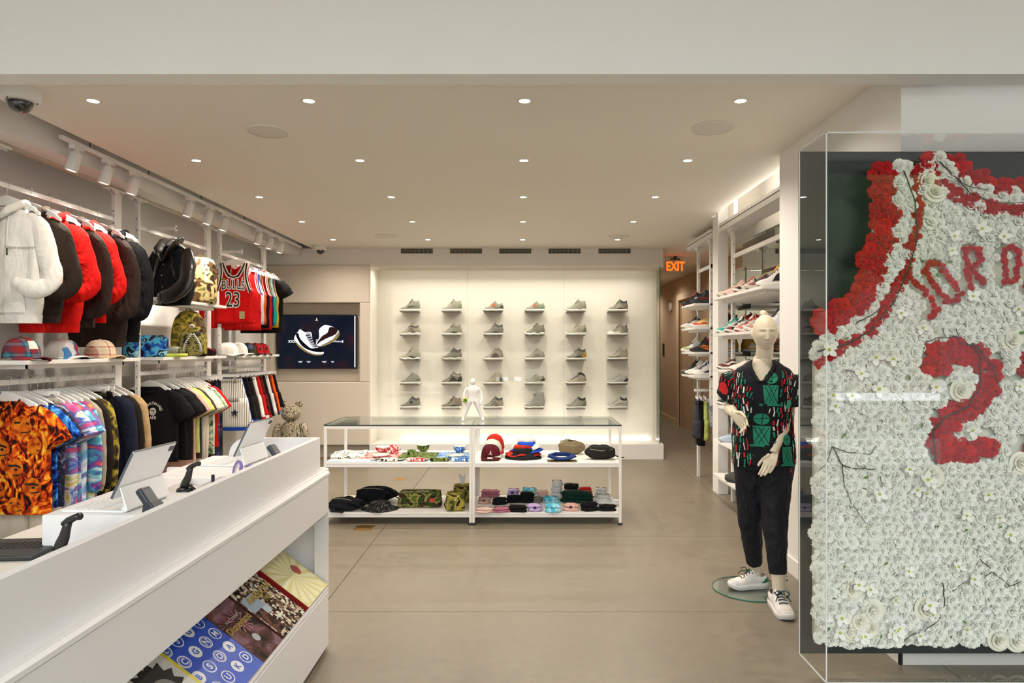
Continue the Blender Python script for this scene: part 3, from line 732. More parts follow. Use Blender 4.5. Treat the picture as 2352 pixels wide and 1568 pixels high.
# ------------------------------------------------------------------ lower rail, first rack
ape_o = mat('ape_orange', '#c8560f', rough=.85); ape_d = mat('ape_dark', '#1a0f08', rough=.9)
def ape_head(mb, T, x, z, s, m1=0, m2=1, m3=2):
    """round ape-head badge looking sideways, laid on the cloth"""
    def put(poly, off, m): mb.add([(x+a*s, T.fy(x+a*s, z+b*s, off), z+b*s) for a, b in poly], [tuple(range(len(poly)))], m, False)
    put([(.5*math.cos(a), .56*math.sin(a)) for a in [2*PI*i/16 for i in range(16)]], .004, m1)
    put([(-.36,.22),(.1,.25),(.36,.14),(.36,.05),(.08,.13),(-.3,.12)], .0055, m2)
    put([(.10+.1*math.cos(a), -.02+.07*math.sin(a)) for a in [2*PI*i/10 for i in range(10)]], .0055, m2)
    put([(-.05,-.3),(.3,-.27),(.42,-.2),(.42,-.26),(.3,-.34),(-.05,-.36)], .0055, m2)
flame = pattern('flame_print', ['#0c0806', '#6b1604', '#d8420a', '#f08a12', '#ffd24a'], 9, 'noise', 6, 2.2, False, stretch=(1.5, 1, 1), stops=[.38, .45, .52, .58, .68])
bflame = pattern('blue_flame_print', ['#070a16', '#0b2a86', '#1668d6', '#6fc0f0'], 9, 'noise', 6, 2.0, False, stretch=(1.4, 1, .9), stops=[.38, .46, .54, .66])
navyp = pattern('navy_sketch_print', ['#14141f', '#232741', '#8b7f9c'], 16, 'noise', 5, 2, False, stops=[.3, .56, .75])
td1 = pattern('tie_dye_pink_blue', ['#a43a7a', '#d85a86', '#3a6fc0', '#e8e2ea', '#d8c34a', '#49b6c8'], 5.5, 'noise', 3, 1.5, False, stretch=(.6, .6, 1.3), stops=[.3, .42, .5, .56, .64, .74])
td2 = pattern('tie_dye_rainbow', ['#d8c23a', '#d24b66', '#5a4a9c', '#58b6cc', '#e9e4da', '#3f86c6'], 5.5, 'noise', 3, 1.5, False, stretch=(.6, .6, 1.3), stops=[.3, .4, .48, .56, .64, .74])
td3 = pattern('tie_dye_blue', ['#2a5fb4', '#7fb8dc', '#e6e8ea', '#2f7cc4', '#b65a8e'], 4, 'noise', 1, 1, False, stops=[.34, .44, .52, .6, .7])
td4 = pattern('tie_dye_teal', ['#49b4c6', '#e4e6dc', '#d9d06a', '#7fc9cf', '#4a4a94'], 4, 'noise', 1, 1, False, stops=[.34, .44, .52, .62, .74])
camo_g = camo('camo_yellow_green', ['#1c140e', '#4c3a24', '#7d6d2c', '#b09a3c', '#5a5a24'], 13)
camo_d = camo('camo_dark', ['#11130d', '#2a2d1c', '#3b3a22', '#1c2014'], 14)
grey_s = fab('#a49b8c', 'sweat_grey'); dbrown = fab('#221a17', 'jacket_dark_brown'); navy = fab('#1d2133', 'sweat_navy'); tan = fab('#b6966c', 'sweat_tan')
must = fab('#a5742c', 'wool_mustard'); cream = fab('#d8ccbb', 'cotton_cream'); bone = fab('#cfc5b6', 'cotton_bone')
low1 = [(20, 'shirt', flame, None, .72, 'short', 'orange flame-print shirt with ape heads, first on the lower rail'),
        (44, 'shirt', bflame, None, .70, 'short', 'blue flame-print shirt tucked behind the orange one'),
        (58, 'shirt', navyp, None, .70, 'short', 'dark navy sketch-print shirt behind the blue flame shirt'),
        (70, 'pants', cream, None, .92, '', 'cream trousers hanging between the printed shirts'),
        (86, 'shirt', td1, None, .74, 'short', 'pink and blue tie-dye tee on the lower rail'),
        (100, 'shirt', td2, None, .84, 'short', 'rainbow tie-dye tee with long tail on the lower rail'),
        (114, 'shirt', td3, None, .76, 'short', 'blue and white tie-dye tee on the lower rail'),
        (130, 'shirt', td4, td2, .78, 'long', 'teal and yellow tie-dye long-sleeve on the lower rail'),
        (146, 'shirt', grey_s, None, .72, 'long', 'heather grey sweatshirt on the lower rail'),
        (160, 'shirt', dbrown, None, .76, 'long', 'very dark brown jacket beside the camouflage one'),
        (176, 'shirt', camo_g, None, .74, 'long', 'yellow-green camouflage jacket on the lower rail'),
        (192, 'pants', camo_d, None, .90, '', 'dark green camouflage trousers on clips'),
        (206, 'pants', black_f, None, .92, '', 'black trousers on clips behind the camouflage pair'),
        (222, 'shirt', navy, None, .74, 'long', 'plain navy sweatshirt on the lower rail'),
        (238, 'shirt', must, dbrown, .70, 'long', 'mustard yoke jacket with dark brown sleeves'),
        (254, 'shirt', tan, None, .74, 'long', 'tan sweatshirt last on the first lower rail')]
def hang_row(items, g, grp, seed0=0, z=ZL):
    for k, (px, kd, m, sm, L, sl, lb) in enumerate(items):
        y = yof(px); r = random.Random(seed0 + k)
        if kd == 'pants':
            shorts((XR, y, z), m, lb, L, seed0+k, grp, name='trousers', cat='trousers', flare=.0, w=.19, rz=R(r.uniform(-3, 3)))
            hanger((XR, y, z), 0, 'clip', 'white clip hanger holding the ' + lb.split(' on ')[0].split(' hanging')[0].split(' behind')[0], g)
        elif kd == 'shorts':
            shorts((XR, y, z), m, lb, L, seed0+k, grp, stripe=sm, flare=.09, w=.23 if k == 0 else .19, rz=R(10 if k == 0 else r.uniform(-5, 5)))
            hanger((XR, y, z), 0, 'clip', 'white clip hanger holding the ' + lb.split(' on ')[0].split(' hanging')[0].split(' behind')[0], g)
        else:
            t, T = tee((XR, y, z-.018), m, lb, L, .25 + r.uniform(-.01, .015), seed0+k, grp, sl, R(r.uniform(-4, 4)), sm,
                       name={'short': 't_shirt', 'long': 'long_sleeve_top'}[sl], cat={'short': 'shirt', 'long': 'sweatshirt'}[sl])
            hanger((XR, y, z), 0, 'coat', 'white hanger holding the ' + lb.split(' on the')[0].split(', first')[0].split(' behind')[0].split(' beside')[0].split(' last')[0].split(' tucked')[0].split(' in front')[0], g)
            if k == 0 and m is flame:
                mb = MB()
                for (x, zz, s_) in ((-.15,-.30,.11),(.10,-.275,.125),(-.03,-.42,.12),(-.17,-.50,.11),(.06,-.545,.12),(.18,-.40,.10),(-.06,-.69,.12),(.17,-.66,.11),(-.19,-.72,.10),(.06,-.78,.10)):
                    ape_head(mb, T, x, zz, s_)
                mb.build('ape_print', [pattern('ape_flame', ['#9c3a08', '#d8640e', '#e88a1c'], 18, 'noise', 3, 1, False, stops=[.35, .5, .65]), ape_d], t)
                MB().prism([(-.10,-.10),(-.02,-.20),(-.075,-.215),(-.115,-.14)], -.048, -.042).prism([(.10,-.10),(.02,-.20),(.075,-.215),(.115,-.14)], -.048, -.042).build('lapel', flame, t)
                MB().box(-.03, .03, -.03, -.025, -.165, -.13).build('neck_label', mat('label_white', '#d8d2c6'), t)
                buttons(T, t, mat('button_brown', '#2b1d12', rough=.3), 5)
hang_row(low1, 'hangers on the first lower rail', 'clothes on the first lower rail', 20)
# ------------------------------------------------------------------ lower rail, second rack
lime = fab('#bcc870', 'cotton_lime'); pink = fab('#d9a894', 'cotton_pink'); maroon = fab('#3d1013', 'cotton_maroon'); bapeg = camo('camo_mint', ['#3d4a33', '#7f9a78', '#b7c2a2', '#5f5236'], 16)
redt = fab('#b8120f', 'cotton_red'); camo_n = camo('camo_navy', ['#0b1020', '#16264a', '#3a4f7c', '#0e1730'], 12); camo_k = camo('camo_grey', ['#101012', '#26262a', '#3c3a3c', '#161618'], 12)
low2 = [(345, 'shirt', black_f, None, .66, 'short', 'black tee with white arched ape print on the chest'),
        (365, 'shirt', black_f, None, .66, 'short', 'plain black tee right behind the ape-print tee'),
        (378, 'shirt', fab('#191617', 'cotton_black2'), None, .68, 'short', 'faded black tee in front of the lime tee'),
        (388, 'shirt', pink, None, .98, 'short', 'long pale pink top hanging among the black tees'),
        (396, 'shirt', lime, None, .64, 'short', 'lime green tee on the second lower rail'),
        (404, 'shirt', fab('#3a3330', 'cotton_charcoal'), None, .70, 'short', 'charcoal tee behind the lime one'),
        (413, 'shirt', bone, None, .74, 'short', 'bone white tee on the second lower rail'),
        (420, 'shirt', cream, None, .74, 'short', 'cream tee behind the bone white one'),
        (427, 'shirt', bapeg, None, .70, 'short', 'mint camouflage tee on the second lower rail'),
        (434, 'shirt', white_f, None, .70, 'short', 'white tee in front of the red tee'),
        (441, 'shirt', redt, None, .64, 'short', 'red tee on the second lower rail'),
        (447, 'pants', maroon, None, .92, '', 'maroon trousers below the red tee'),
        (454, 'pants', black_f, None, .90, '', 'black trousers in front of the navy camouflage pair'),
        (461, 'pants', camo_n, None, .88, '', 'navy camouflage trousers on clips'),
        (468, 'pants', camo_k, None, .88, '', 'grey camouflage trousers last on the second rail')]
hang_row(low2, 'hangers on the second lower rail', 'clothes on the second lower rail', 60)
t0 = [o for o in bpy.data.objects if o.get('label', '').startswith('black tee with white arched')][0]
T0 = Torso(.25, .66, .034, -.118, .085, .205, seed=60)
mb = MB(); word = 'BATHING'
for i, ch in enumerate(word):
    a = R(125 - 110*i/(len(word)-1)); cx, cz = .045 + .062*math.cos(a), -.335 + .062*math.sin(a)
    Mx = Tm((cx, -.045, cz), 0, -(a - PI/2)); add_text(mb, ch, Mx, .034, 0, .001)
add_text(mb, 'APE', Tm((.045, -.045, -.40)), .034, 0, .001); ape_head(mb, T0, .045, -.335, .062, 0, 1)
mb.build('chest_print', [mat('print_white', '#d9d4c9'), mat('print_black', '#111111')], t0)
MB().box(-.03, .025, .0, .004, -.152, -.132).build('neck_label', mat('label_yellow', '#cfc79a'), t0)
# ------------------------------------------------------------------ lower rail, third rack: shorts
pin = pattern('pinstripe', ['#1b1b22', '#e0dbd0'], 14, 'wave_x', 0, 0, True, stops=[0, .09]); royal = fab('#173f9c', 'mesh_royal'); redm = fab('#b40f0f', 'mesh_red')
rk = camo('red_black_print', ['#120c0c', '#5c0b0d', '#b51414'], 16); orange = fab('#d8540c', 'mesh_orange')
low3 = [(508, 'shorts', pin, royal, .56, '', 'white pinstripe basketball shorts with blue hem, first on the rail'),
        (522, 'shorts', royal, white_f, .50, '', 'royal blue basketball shorts on the third rail'),
        (533, 'shorts', black_f, royal, .50, '', 'black basketball shorts with blue hem on the third rail'),
        (543, 'shorts', dbrown, None, .50, '', 'dark brown mesh shorts on the third rail'),
        (552, 'shorts', white_f, redm, .50, '', 'white basketball shorts with red hem on the third rail'),
        (560, 'shorts', redm, white_f, .49, '', 'red basketball shorts with white hem on the third rail'),
        (568, 'shorts', rk, redm, .49, '', 'red and black printed shorts on the third rail'),
        (576, 'shorts', black_f, None, .48, '', 'plain black mesh shorts on the third rail'),
        (583, 'shorts', fab('#e0dcd6', 'mesh_white'), None, .48, '', 'plain white mesh shorts on the third rail'),
        (588, 'shorts', rk, None, .48, '', 'red printed shorts next to the orange pair'),
        (594, 'shorts', orange, fab('#6a86c4', 'mesh_sky'), .48, '', 'orange basketball shorts with light blue hem'),
        (600, 'shorts', black_f, None, .40, '', 'black shorts last on the third rail')]
hang_row(low3, 'hangers on the third lower rail', 'shorts on the third lower rail', 90)
o = [o for o in bpy.data.objects if o.get('label', '').startswith('white pinstripe')][0]
st = [(.5*math.cos(R(90+36*i))*(1 if i % 2 == 0 else .42), .5*math.sin(R(90+36*i))*(1 if i % 2 == 0 else .42)) for i in range(10)]
MB().prism([(.15+a*.09, -.50+b*.09) for a, b in st], -.056, -.052).build('star_badge', mat('star_navy', '#141a30'), o)
# ------------------------------------------------------------------ upper rail, third rack: vests and tees
def xj(px, dy=0): return (XR, yof(px), ZU)
kw = mat('trim_white', '#e6dfd8', rough=.8); kb = mat('trim_black', '#17090a', rough=.8); kr = fab('#c10a08', 'mesh_bulls_red')
JX, JY = -3.11, 7.40
jt, jy = jersey((JX, JY, ZU), kr, 'red basketball jersey reading BULLS 23 facing the room', [kw, kb, kw], .66, R(4), w=.19)
hanger((JX, JY, ZU), R(4), 'coat', 'white hanger holding the red BULLS jersey', 'hangers on the jersey rail')
def on_j(v, dz, dx=0, off=.006): return Vector((v.x+dx, jy(v.x+dx, v.z+dz) - off, v.z+dz))
def jtxt(s, size, dz, name, sx=1.0, arc=0, dx=0):
    for (off, o2, m) in ((.011, .005, kw), (.0, .0065, kb)):
        mb = MB(); add_text(mb, s, Matrix.Identity(4), size, 0, offset=off, sx=sx, warp=lambda v: on_j(Vector((v.x, 0, v.z + arc*(.03 - v.x*v.x*1.2))), dz, dx, o2)); mb.build(name, m, jt)
jtxt('BULLS', .135, -.43, 'team_lettering', .68, .9); jtxt('23', .23, -.60, 'number_lettering', .70)
MB().prism([(.07,-.73),(.125,-.73),(.125,-.65),(.07,-.65)], -.047, -.044).build('hem_label', mat('label_gold', '#a8966a'), jt)
MB().prism([(-.13,-.315),(-.08,-.308),(-.08,-.29),(-.13,-.297)], -.04, -.037).build('chest_badge', mat('badge_gold', '#8a7430'), jt)
MB().prism([(.09,-.318),(.102,-.318),(.106,-.285),(.098,-.275),(.09,-.29)], -.04, -.037).build('chest_emblem', kw, jt)
vests = [(508, kr, 'red basketball jersey behind the front one, partly hidden by the post', [kw, kb]), (528, fab('#dcd6d0', 'mesh_white2'), 'white basketball jersey hanging below the red one', [redm]),
         (548, redm, 'plain red basketball jersey on the upper rail', [kw]), (556, fab('#c9c8d0', 'mesh_grey'), 'pale grey basketball jersey on the upper rail', [royal]),
         (563, fab('#c9501c', 'mesh_rust'), 'rust orange basketball jersey on the upper rail', [kw]), (569, black_f, 'black basketball jersey with red binding', [redm]),
         (575, redm, 'red basketball jersey with white binding farther back', [kw]), (581, fab('#2c1838', 'mesh_purple'), 'purple basketball jersey on the upper rail', [mat('trim_gold', '#c49a2c')]),
         (587, fab('#159a94', 'mesh_teal'), 'teal basketball jersey on the upper rail', [kw]), (593, fab('#c99b20', 'mesh_gold'), 'gold basketball jersey next to the black tee', [mat('trim_purple', '#3a1c58')])]
for k, (px, m, lb, tr) in enumerate(vests):
    y = yof(px); r = random.Random(k)
    jersey((XR + (.05 if k > 1 else -.03), y, ZU), m, lb, tr, .64 + r.uniform(-.02, .08), R(r.uniform(-5, 5)), 'jerseys on the upper rail', k, w=.20)
    hanger((XR + (.05 if k > 1 else -.03), y, ZU), 0, 'coat', 'white hanger holding the ' + lb.split(' on the')[0].split(' behind')[0].split(' hanging')[0].split(' next')[0], 'hangers on the jersey rail')
t, T = tee((XR, yof(601), ZU), black_f, 'black tee with gold circle print last on the jersey rail', .74, .27, 300, None, 'short')
hanger((XR, yof(601), ZU), 0, 'coat', 'white hanger holding the black tee at the jersey rail end', 'hangers on the jersey rail')
mb = MB()
for (r1, r0) in ((.13, .115), (.095, .085)):
    n = 24; mb.add([(.05+r_*math.cos(2*PI*i/n), T.fy(.05+r_*math.cos(2*PI*i/n), -.46, .006), -.46+r_*math.sin(2*PI*i/n)) for r_ in (r0, r1) for i in range(n)], [(i, (i+1) % n, n+(i+1) % n, n+i) for i in range(n)], 0)
mb.build('gold_print', mat('print_gold', '#c89a3a', rough=.4), t)
# ------------------------------------------------------------------ sneakers (toe towards -x, heel +x, lateral side towards -y)
def sstep(a, b, x):
    x = max(0, min(1, (x-a)/(b-a))); return x*x*(3-2*x)
TOPS = {
 'low':  [(0,.030),(.05,.046),(.16,.056),(.28,.062),(.40,.078),(.50,.096),(.58,.106),(.62,.100),(.70,.080),(.82,.072),(.93,.082),(1,.090)],
 'mid':  [(0,.030),(.05,.046),(.16,.057),(.28,.065),(.40,.084),(.50,.112),(.58,.134),(.63,.134),(.70,.116),(.82,.102),(.93,.112),(1,.120)],
 'high': [(0,.031),(.05,.047),(.16,.058),(.28,.067),(.40,.088),(.49,.116),(.57,.150),(.63,.166),(.70,.152),(.82,.138),(.93,.148),(1,.154)],
 'boot': [(0,.030),(.05,.045),(.16,.056),(.28,.066),(.40,.096),(.48,.150),(.54,.215),(.60,.232),(.80,.232),(.95,.230),(1,.228)],
 'sock': [(0,.028),(.05,.042),(.16,.052),(.30,.066),(.45,.098),(.57,.132),(.66,.154),(.76,.138),(.9,.116),(1,.110)],
 'fin':  [(0,.028),(.05,.042),(.16,.052),(.30,.066),(.43,.090),(.55,.124),(.66,.160),(.76,.168),(.9,.146),(1,.112)]}
WID = [(0,.0),(.012,.018),(.05,.033),(.14,.045),(.28,.050),(.45,.045),(.62,.038),(.8,.037),(.93,.032),(.985,.018),(1,.0)]
class Shoe:
    def __init__(s, kind, sole=.030, wave=0.0, L=.29):
        s.T = TOPS[kind]; s.kind = kind; s.so = sole; s.wave = wave; s.L = L
    def sol(s, u): return s.so * (.82 + .3*u) + .012*(1-sstep(0, .16, u)) + s.wave*.006*math.sin(u*16)
    def bot(s, u): return .012*(1-sstep(0, .2, u))**2
    def w(s, u): return spl(WID, u)
    def pt(s, u, v, side, off=0.0):
        t, b, w = spl(s.T, u), s.sol(u), s.w(u); k = sstep(.46, .62, u); a = v*PI/2
        yd, zd = w*max(0, math.cos(a))**.75, b + (t-b)*math.sin(a)**.95
        wc = min(w, .028) * (.95 if u < .95 else w/.038); ys = lerp(w, wc, v) + .006*math.sin(v*PI)*min(1, w/.03); zs = b + (t-b)*v
        y, z = lerp(yd, ys, k), lerp(zd, zs, k); x = -s.L/2 + s.L*u + sstep(.78, 1, u)*(.006*math.sin(PI*min(1, v*1.6)) - .010*sstep(.45, .95, v) + .004*sstep(.9, 1, v))
        nx = -1 if u < .06 else (1 if u > .97 else 0)
        return Vector((x + nx*off, side*-1*(y + off*(1-.8*v*(1-k))), z + off*.8*v*(1-k)))
    def us(s, n=30): return [ (i/n) for i in range(n+1)]
    def upper(s, m, par):
        b = MB(); us = [0,.006,.02,.05,.09,.14,.2,.26,.32,.38,.44,.5,.55,.6,.65,.7,.76,.82,.88,.93,.965,.985,.996,1]; nv = 9
        for side in (-1, 1): b.add([s.pt(u, j/nv, side) for u in us for j in range(nv+1)], [(i*(nv+1)+j, (i+1)*(nv+1)+j, (i+1)*(nv+1)+j+1, i*(nv+1)+j+1) for i in range(len(us)-1) for j in range(nv)], 0, True)
        o = b.build('upper', m, par); return o
    def patch(s, name, m, par, u0, u1, f0, f1, off=.0016, sides=(1, -1), nu=12, nv=4):
        b = MB(); apart = name in ('side_panel', 'swoosh', 'eyestay', 'strap', 'sole_wedge')
        for side in sides:
            def fn(a, c):
                u = lerp(u0, u1, a); lo = f0(u) if callable(f0) else f0; hi = f1(u) if callable(f1) else f1
                return s.pt(u, max(0, min(1, lerp(lo, hi, c))), side, off)
            b.grid(fn, nu, nv)
            if apart: b.build(name, m, par); b = MB()
        return None if apart else b.build(name, m, par)
    def outline(s, off):
        us = [0,.006,.02,.05,.1,.16,.24,.32,.4,.48,.56,.64,.72,.8,.88,.94,.975,.993,1]; out = []
        for u in us: out.append((u, 1))
        for u in reversed(us[1:-1]): out.append((u, -1))
        return [(u, (-s.L/2 + s.L*u) + (-off if u < .03 else off if u > .97 else 0), -sd*(s.w(u)+off)) for u, sd in out]
    def sole_(s, m, mo, par):
        b = MB(); rings = []
        for (off, q) in ((.001, .18), (.0045, .22), (.0055, .6), (.0045, .93), (.002, 1.02)):
            rings.append([(x, y, lerp(s.bot(u), s.sol(u), q)) for u, x, y in s.outline(off)])
        b.loft(rings).build('midsole', m, par)
        b = MB(); b.loft([[(x, y, lerp(s.bot(u), s.sol(u), q)) for u, x, y in s.outline(off)] for off, q in ((-.001, 0), (.003, .03), (.0045, .2), (.0035, .22))]).build('outsole', mo, par)
    def laces(s, m, par, n=5):
        b = MB()
        for i in range(n):
            u = lerp(.30, .56, i/(n-1)); p = []
            for q in (-1, -.6, 0, .6, 1):
                a = s.pt(u + .012*(1-abs(q)), .97 - .22*abs(q), 1 if q <= 0 else -1, .003); p.append((a.x, a.y if abs(q) > .1 else 0, a.z + .003))
            b.tube(p, .0028, 6)
        return b.build('laces', m, par)
    def tongue(s, m, par):
        u = .56; p = s.pt(u, 1, 1); q = s.pt(.64, 1, 1); z = p.z
        return MB().tube([(p.x-.03, 0, z-.035), (p.x, 0, z-.004), (q.x-.006, 0, q.z+.006), (q.x+.002, 0, q.z+.013)], [(.020,.006),(.024,.007),(.024,.006),(.018,.004)], 12, up=(0, 1, 0) if False else None).build('tongue', m, par)
    def lining(s, m, par):
        b = MB()
        def fn(a, c):
            u = lerp(.62, .985, a); l = s.pt(u, .93, 1, -.001); r_ = s.pt(u, .93, -1, -.001); return l.lerp(r_, c)
        b.grid(fn, 8, 4); return b.build('lining', m, par)
WH, BK = '#e8e4dc', '#141416'
def fm(h): return mat('shoe_' + h.lstrip('#'), h, rough=.55, var=.06, vscale=30, bump=.08, bscale=120)
def sneaker(loc, label, kind='mid', up='#9a968a', sole=WH, out=None, toe=None, heel=None, side=None, swoosh=None, lace=None, lin=None, collar=None, tongue=None, strap=None, badge=None, wedge=None, rz=0, group=None, so=.030, wave=0, s=1.0, mud=None, eyestay=None, tagc=None, name='sneaker'):
    t = thing(name, label, 'sneaker', loc, (0, 0, rz), group, s)
    S_ = Shoe(kind, so, wave); U = S_.upper(fm(up), t); S_.sole_(fm(sole), fm(out or sole), t)
    if toe: S_.patch('toe_cap', fm(toe), t, .0, .2, 0, lambda u: .62 + .38*(1-sstep(.1, .2, u)) if u > .02 else 1)
    if mud: S_.patch('mudguard', fm(mud), t, .0, .62, 0, lambda u: .8*(1-sstep(.1, .35, u)) + .22)
    if heel: S_.patch('heel_counter', fm(heel), t, .80, 1.0, 0, lambda u: lerp(.15, .62, sstep(.78, .92, u)))
    if side: S_.patch('side_panel', fm(side), t, .40, .80, lambda u: .10, lambda u: .14 + .45*math.sin(PI*(u-.40)/.40))
    if eyestay: S_.patch('eyestay', fm(eyestay), t, .26, .60, .62, .98, nu=8)
    if collar: S_.patch('collar', fm(collar), t, .62, 1.0, .74, 1.0, .002)
    if wedge: S_.patch('sole_wedge', fm(wedge), t, .45, .9, 0, lambda u: .06 + .16*max(0, 1-abs(u-.66)/.2), .004)
    if strap: S_.patch('strap', fm(strap), t, .55, .95, .66, .84, .004)
    if swoosh:
        def lo(u): return .16 + .10*sstep(.30, .42, .72-u) * 0 + .30*sstep(.45, .95, u)
        S_.patch('swoosh', fm(swoosh), t, .38, .95, lambda u: .18 + .26*sstep(.5, .95, u), lambda u: .18 + .26*sstep(.5, .95, u) + .20*(1-sstep(.42, .93, u))*sstep(.36, .42, u), .003, nu=16, nv=2)
    if badge:
        p = S_.pt(.60, .45, 1, .004); MB().lathe([(.001,0),(.020,0),(.021,-.003),(.013,-.005),(.001,-.004)], 18, M=Tm(p, R(-90))).build('badge', fm(badge), t)
    if tagc:
        p = S_.pt(.52, .45, 1, .006); MB().box(p.x-.022, p.x+.022, p.y-.002, p.y, p.z-.022, p.z+.022).build('hang_tag', mat('tag_orange', '#d9743f'), t)
    if lace is not False: S_.laces(fm(lace or '#2b2a28'), t)
    S_.tongue(fm(tongue or up), t); S_.lining(fm(lin or '#2a2825'), t)
    return t
G1, G2, G3, GD, GB = '#8c8979', '#767264', '#9c9787', '#3f3c35', '#1f1e1b'
cols6 = [941, 1036.5, 1132, 1227, 1322.5, 1418]; rows5 = [715, 769.5, 826, 881.5, 937.5]
spec = [
 [dict(kind='high', up=G1, swoosh=GD, lace=GB), dict(kind='high', up=G3, heel='#7f8f78'), dict(kind='mid', up=G1, heel=GD, out=GD, tagc=1, wave=1), dict(kind='mid', up=G1, heel='#6f8a6c', tagc=1, eyestay='#7f9778'), dict(kind='high', up=G1, wave=1, tongue=G3, side=G3), dict(kind='high', up=G2, wedge=GD, collar=GB, side=G3)],
 [dict(kind='high', up=G3, wave=1.4, strap=GD, side=G2), dict(kind='high', up=G1, strap=G2, eyestay=G2, wedge=GD, wave=1), dict(kind='high', up=G2, out='#a8b6bb', wedge=GD, collar=GD), dict(kind='high', up=G2, wave=1.8, out=GD), dict(kind='high', up=G3, mud=G3, heel=G2, so=.034), dict(kind='high', up=G2, mud='#e0dccf', side=G3)],
 [dict(kind='high', up=G3, out=GB, wave=2, wedge=GB), dict(kind='high', up=G2, strap=GD, sole='#d8d2c4', wave=1.2, collar=GD), dict(kind='fin', up=G1, side=GD, collar=G2, wedge=GD), dict(kind='sock', up=G1, eyestay=G3, side=G2), dict(kind='high', up=G2, wedge=GB, collar=GD, heel='#b08d3c'), dict(kind='high', up=G3, mud=G2, out=GB, strap=G1)],
 [dict(kind='sock', up=G1, so=.032, heel=G2), dict(kind='high', up=G2, side=GB, strap=G3, heel=GB), dict(kind='fin', up=G3, wedge='#a58a52', heel=GD), dict(kind='mid', up=G1, wedge=G3, heel=GD, so=.034), dict(kind='fin', up=G3, out=GB, collar=GB, eyestay=GD), dict(kind='mid', up='#a3a3a0', heel=GB, out=GD)],
 [dict(kind='high', up=G2, badge=GB, collar=GD, so=.036), dict(kind='high', up='#7d6f60', side=G1, wedge=GD, toe=G2), dict(kind='high', up=G1, collar=GD, side=G2, wave=1), dict(kind='boot', up='#8f8c86', out='#8a6c58', wave=1), dict(kind='high', up=G1, side=G3, heel=G2, collar=GB), dict(kind='high', up='#b6b2aa', collar=GB, swoosh=G3)]]
desc = [['grey high-top sneaker with a dark swoosh', 'plain pale grey high-top sneaker with green-grey heel', 'grey sneaker with orange tag and dark heel', 'grey-green sneaker with orange tag', 'grey sneaker with tall tongue', 'grey sneaker with black collar and dark sole wedge'],
 ['grey high-top with a dark ankle strap', 'grey crossed-strap sneaker', 'grey high-top with dark arch and bluish toe sole', 'grey high-top with ridged sole', 'grey high-top with tall rounded mudguard', 'grey high-top with broad white mudguard'],
 ['pale grey high-top with black scalloped sole', 'grey sneaker with buckled strap', 'grey sneaker with jutting tongue and dark side patch', 'grey shrouded sneaker', 'grey sneaker with black and gold sole', 'grey strap sneaker with black-rimmed sole'],
 ['smooth grey zip-over sneaker', 'grey strap sneaker with dark brown side panel', 'grey humped sneaker with gold sole wedge', 'grey sneaker with white wedge sole', 'grey sneaker with black heel counter and dark rim', 'pale grey sneaker with black v at the heel'],
 ['grey sneaker with round dark side badge', 'brown-grey sneaker', 'grey sneaker with black lacing collar', 'tall grey boot-like sneaker', 'grey layered high-top sneaker', 'light grey sneaker with black padded collar']]
rn = ['top row', 'second row', 'middle row', 'fourth row', 'bottom row']
plate_m = mat('plate_dark', '#57503f', rough=.3, metal=.5); plate_c = mat('plate_clear', '#cfcabb', rough=.2)
for i, py in enumerate(rows5):
    for j, px in enumerate(cols6):
        X, Z = PX(px, 9.9), PZ(py, 9.9)
        pl_ = MB().box(X-.135, X+.135, 9.84, 10.05, Z-.008, Z).build('shoe_plate', plate_m, case)
        d = dict(spec[i][j])
        sneaker((X, 9.905, Z), '%s, %s, %s' % (desc[i][j], rn[i], ['first in case', 'second in case', 'third in case', 'fourth in case', 'fifth in case', 'last in case'][j]), group='grey sneakers in the lit case', s=(1.02, 1, 1.02), **d)
# ------------------------------------------------------------------ right-hand sneaker shelving
XS, XP = 1.95, 2.15
zn = [2.06, 1.70, 1.344, .99, .634, .285]; zf = [2.06, 1.79, 1.51, 1.244]
def upr(t, y, z0=0.0, z1=2.76, w=.032):
    u = bev(MB().box(XP-w/2, XP+w/2, y, y+.05, z0, z1).build('upright', white_metal, t), .003)
    hb = MB()
    for i in range(24): hb.box(XP-.004, XP+.004, y-.0008, y, .3+i*.1-.005, .3+i*.1+.005)
    hb.build('slot_holes', hole, u)
    c = MB().box(XP-.03, XP+.03, y-.03, y+.10, 2.745, 2.775).tube([(XP, y+.025, 2.72), (XP, y+.025, 2.75)], .026, 12)
    c.build('ceiling_clamp', white_metal, t)
near = thing('shoe_rack', 'white sneaker rack beside the mannequin with six shelves', 'shoe rack')
for y in (5.50, 6.90): upr(near, y)
for z in zn:
    bev(MB().box(XS, 2.5, 5.53, 6.95, z-.026, z).build('shelf', white_metal, near), .002)
    MB().box(XS+.07, 2.48, 5.63, 6.85, z-.058, z-.026).build('shelf_bracket', white_metal, near)
MB().box(XP-.01, XP+.01, 5.53, 6.9, 2.46, 2.50).build('cross_bar', white_metal, near)
far = thing('shoe_rack', 'narrow white sneaker rack by the hallway with four shelves', 'shoe rack')
for y in (8.25, 7.70): upr(far, y, .0 if y > 8 else .9)
for z in zf:
    bev(MB().box(XS, 2.5, 7.70, 8.30, z-.026, z).build('shelf', white_metal, far), .002)
    MB().box(XS+.07, 2.48, 7.76, 8.24, z-.052, z-.026).build('shelf_bracket', white_metal, far)
MB().box(XP-.01, XP+.01, 7.7, 8.25, 2.46, 2.50).build('cross_bar', white_metal, far)
bev(MB().box(1.99, 2.5, 7.84, 7.86, 1.055, 1.085).build('hanging_bar', white_metal, far), .003)
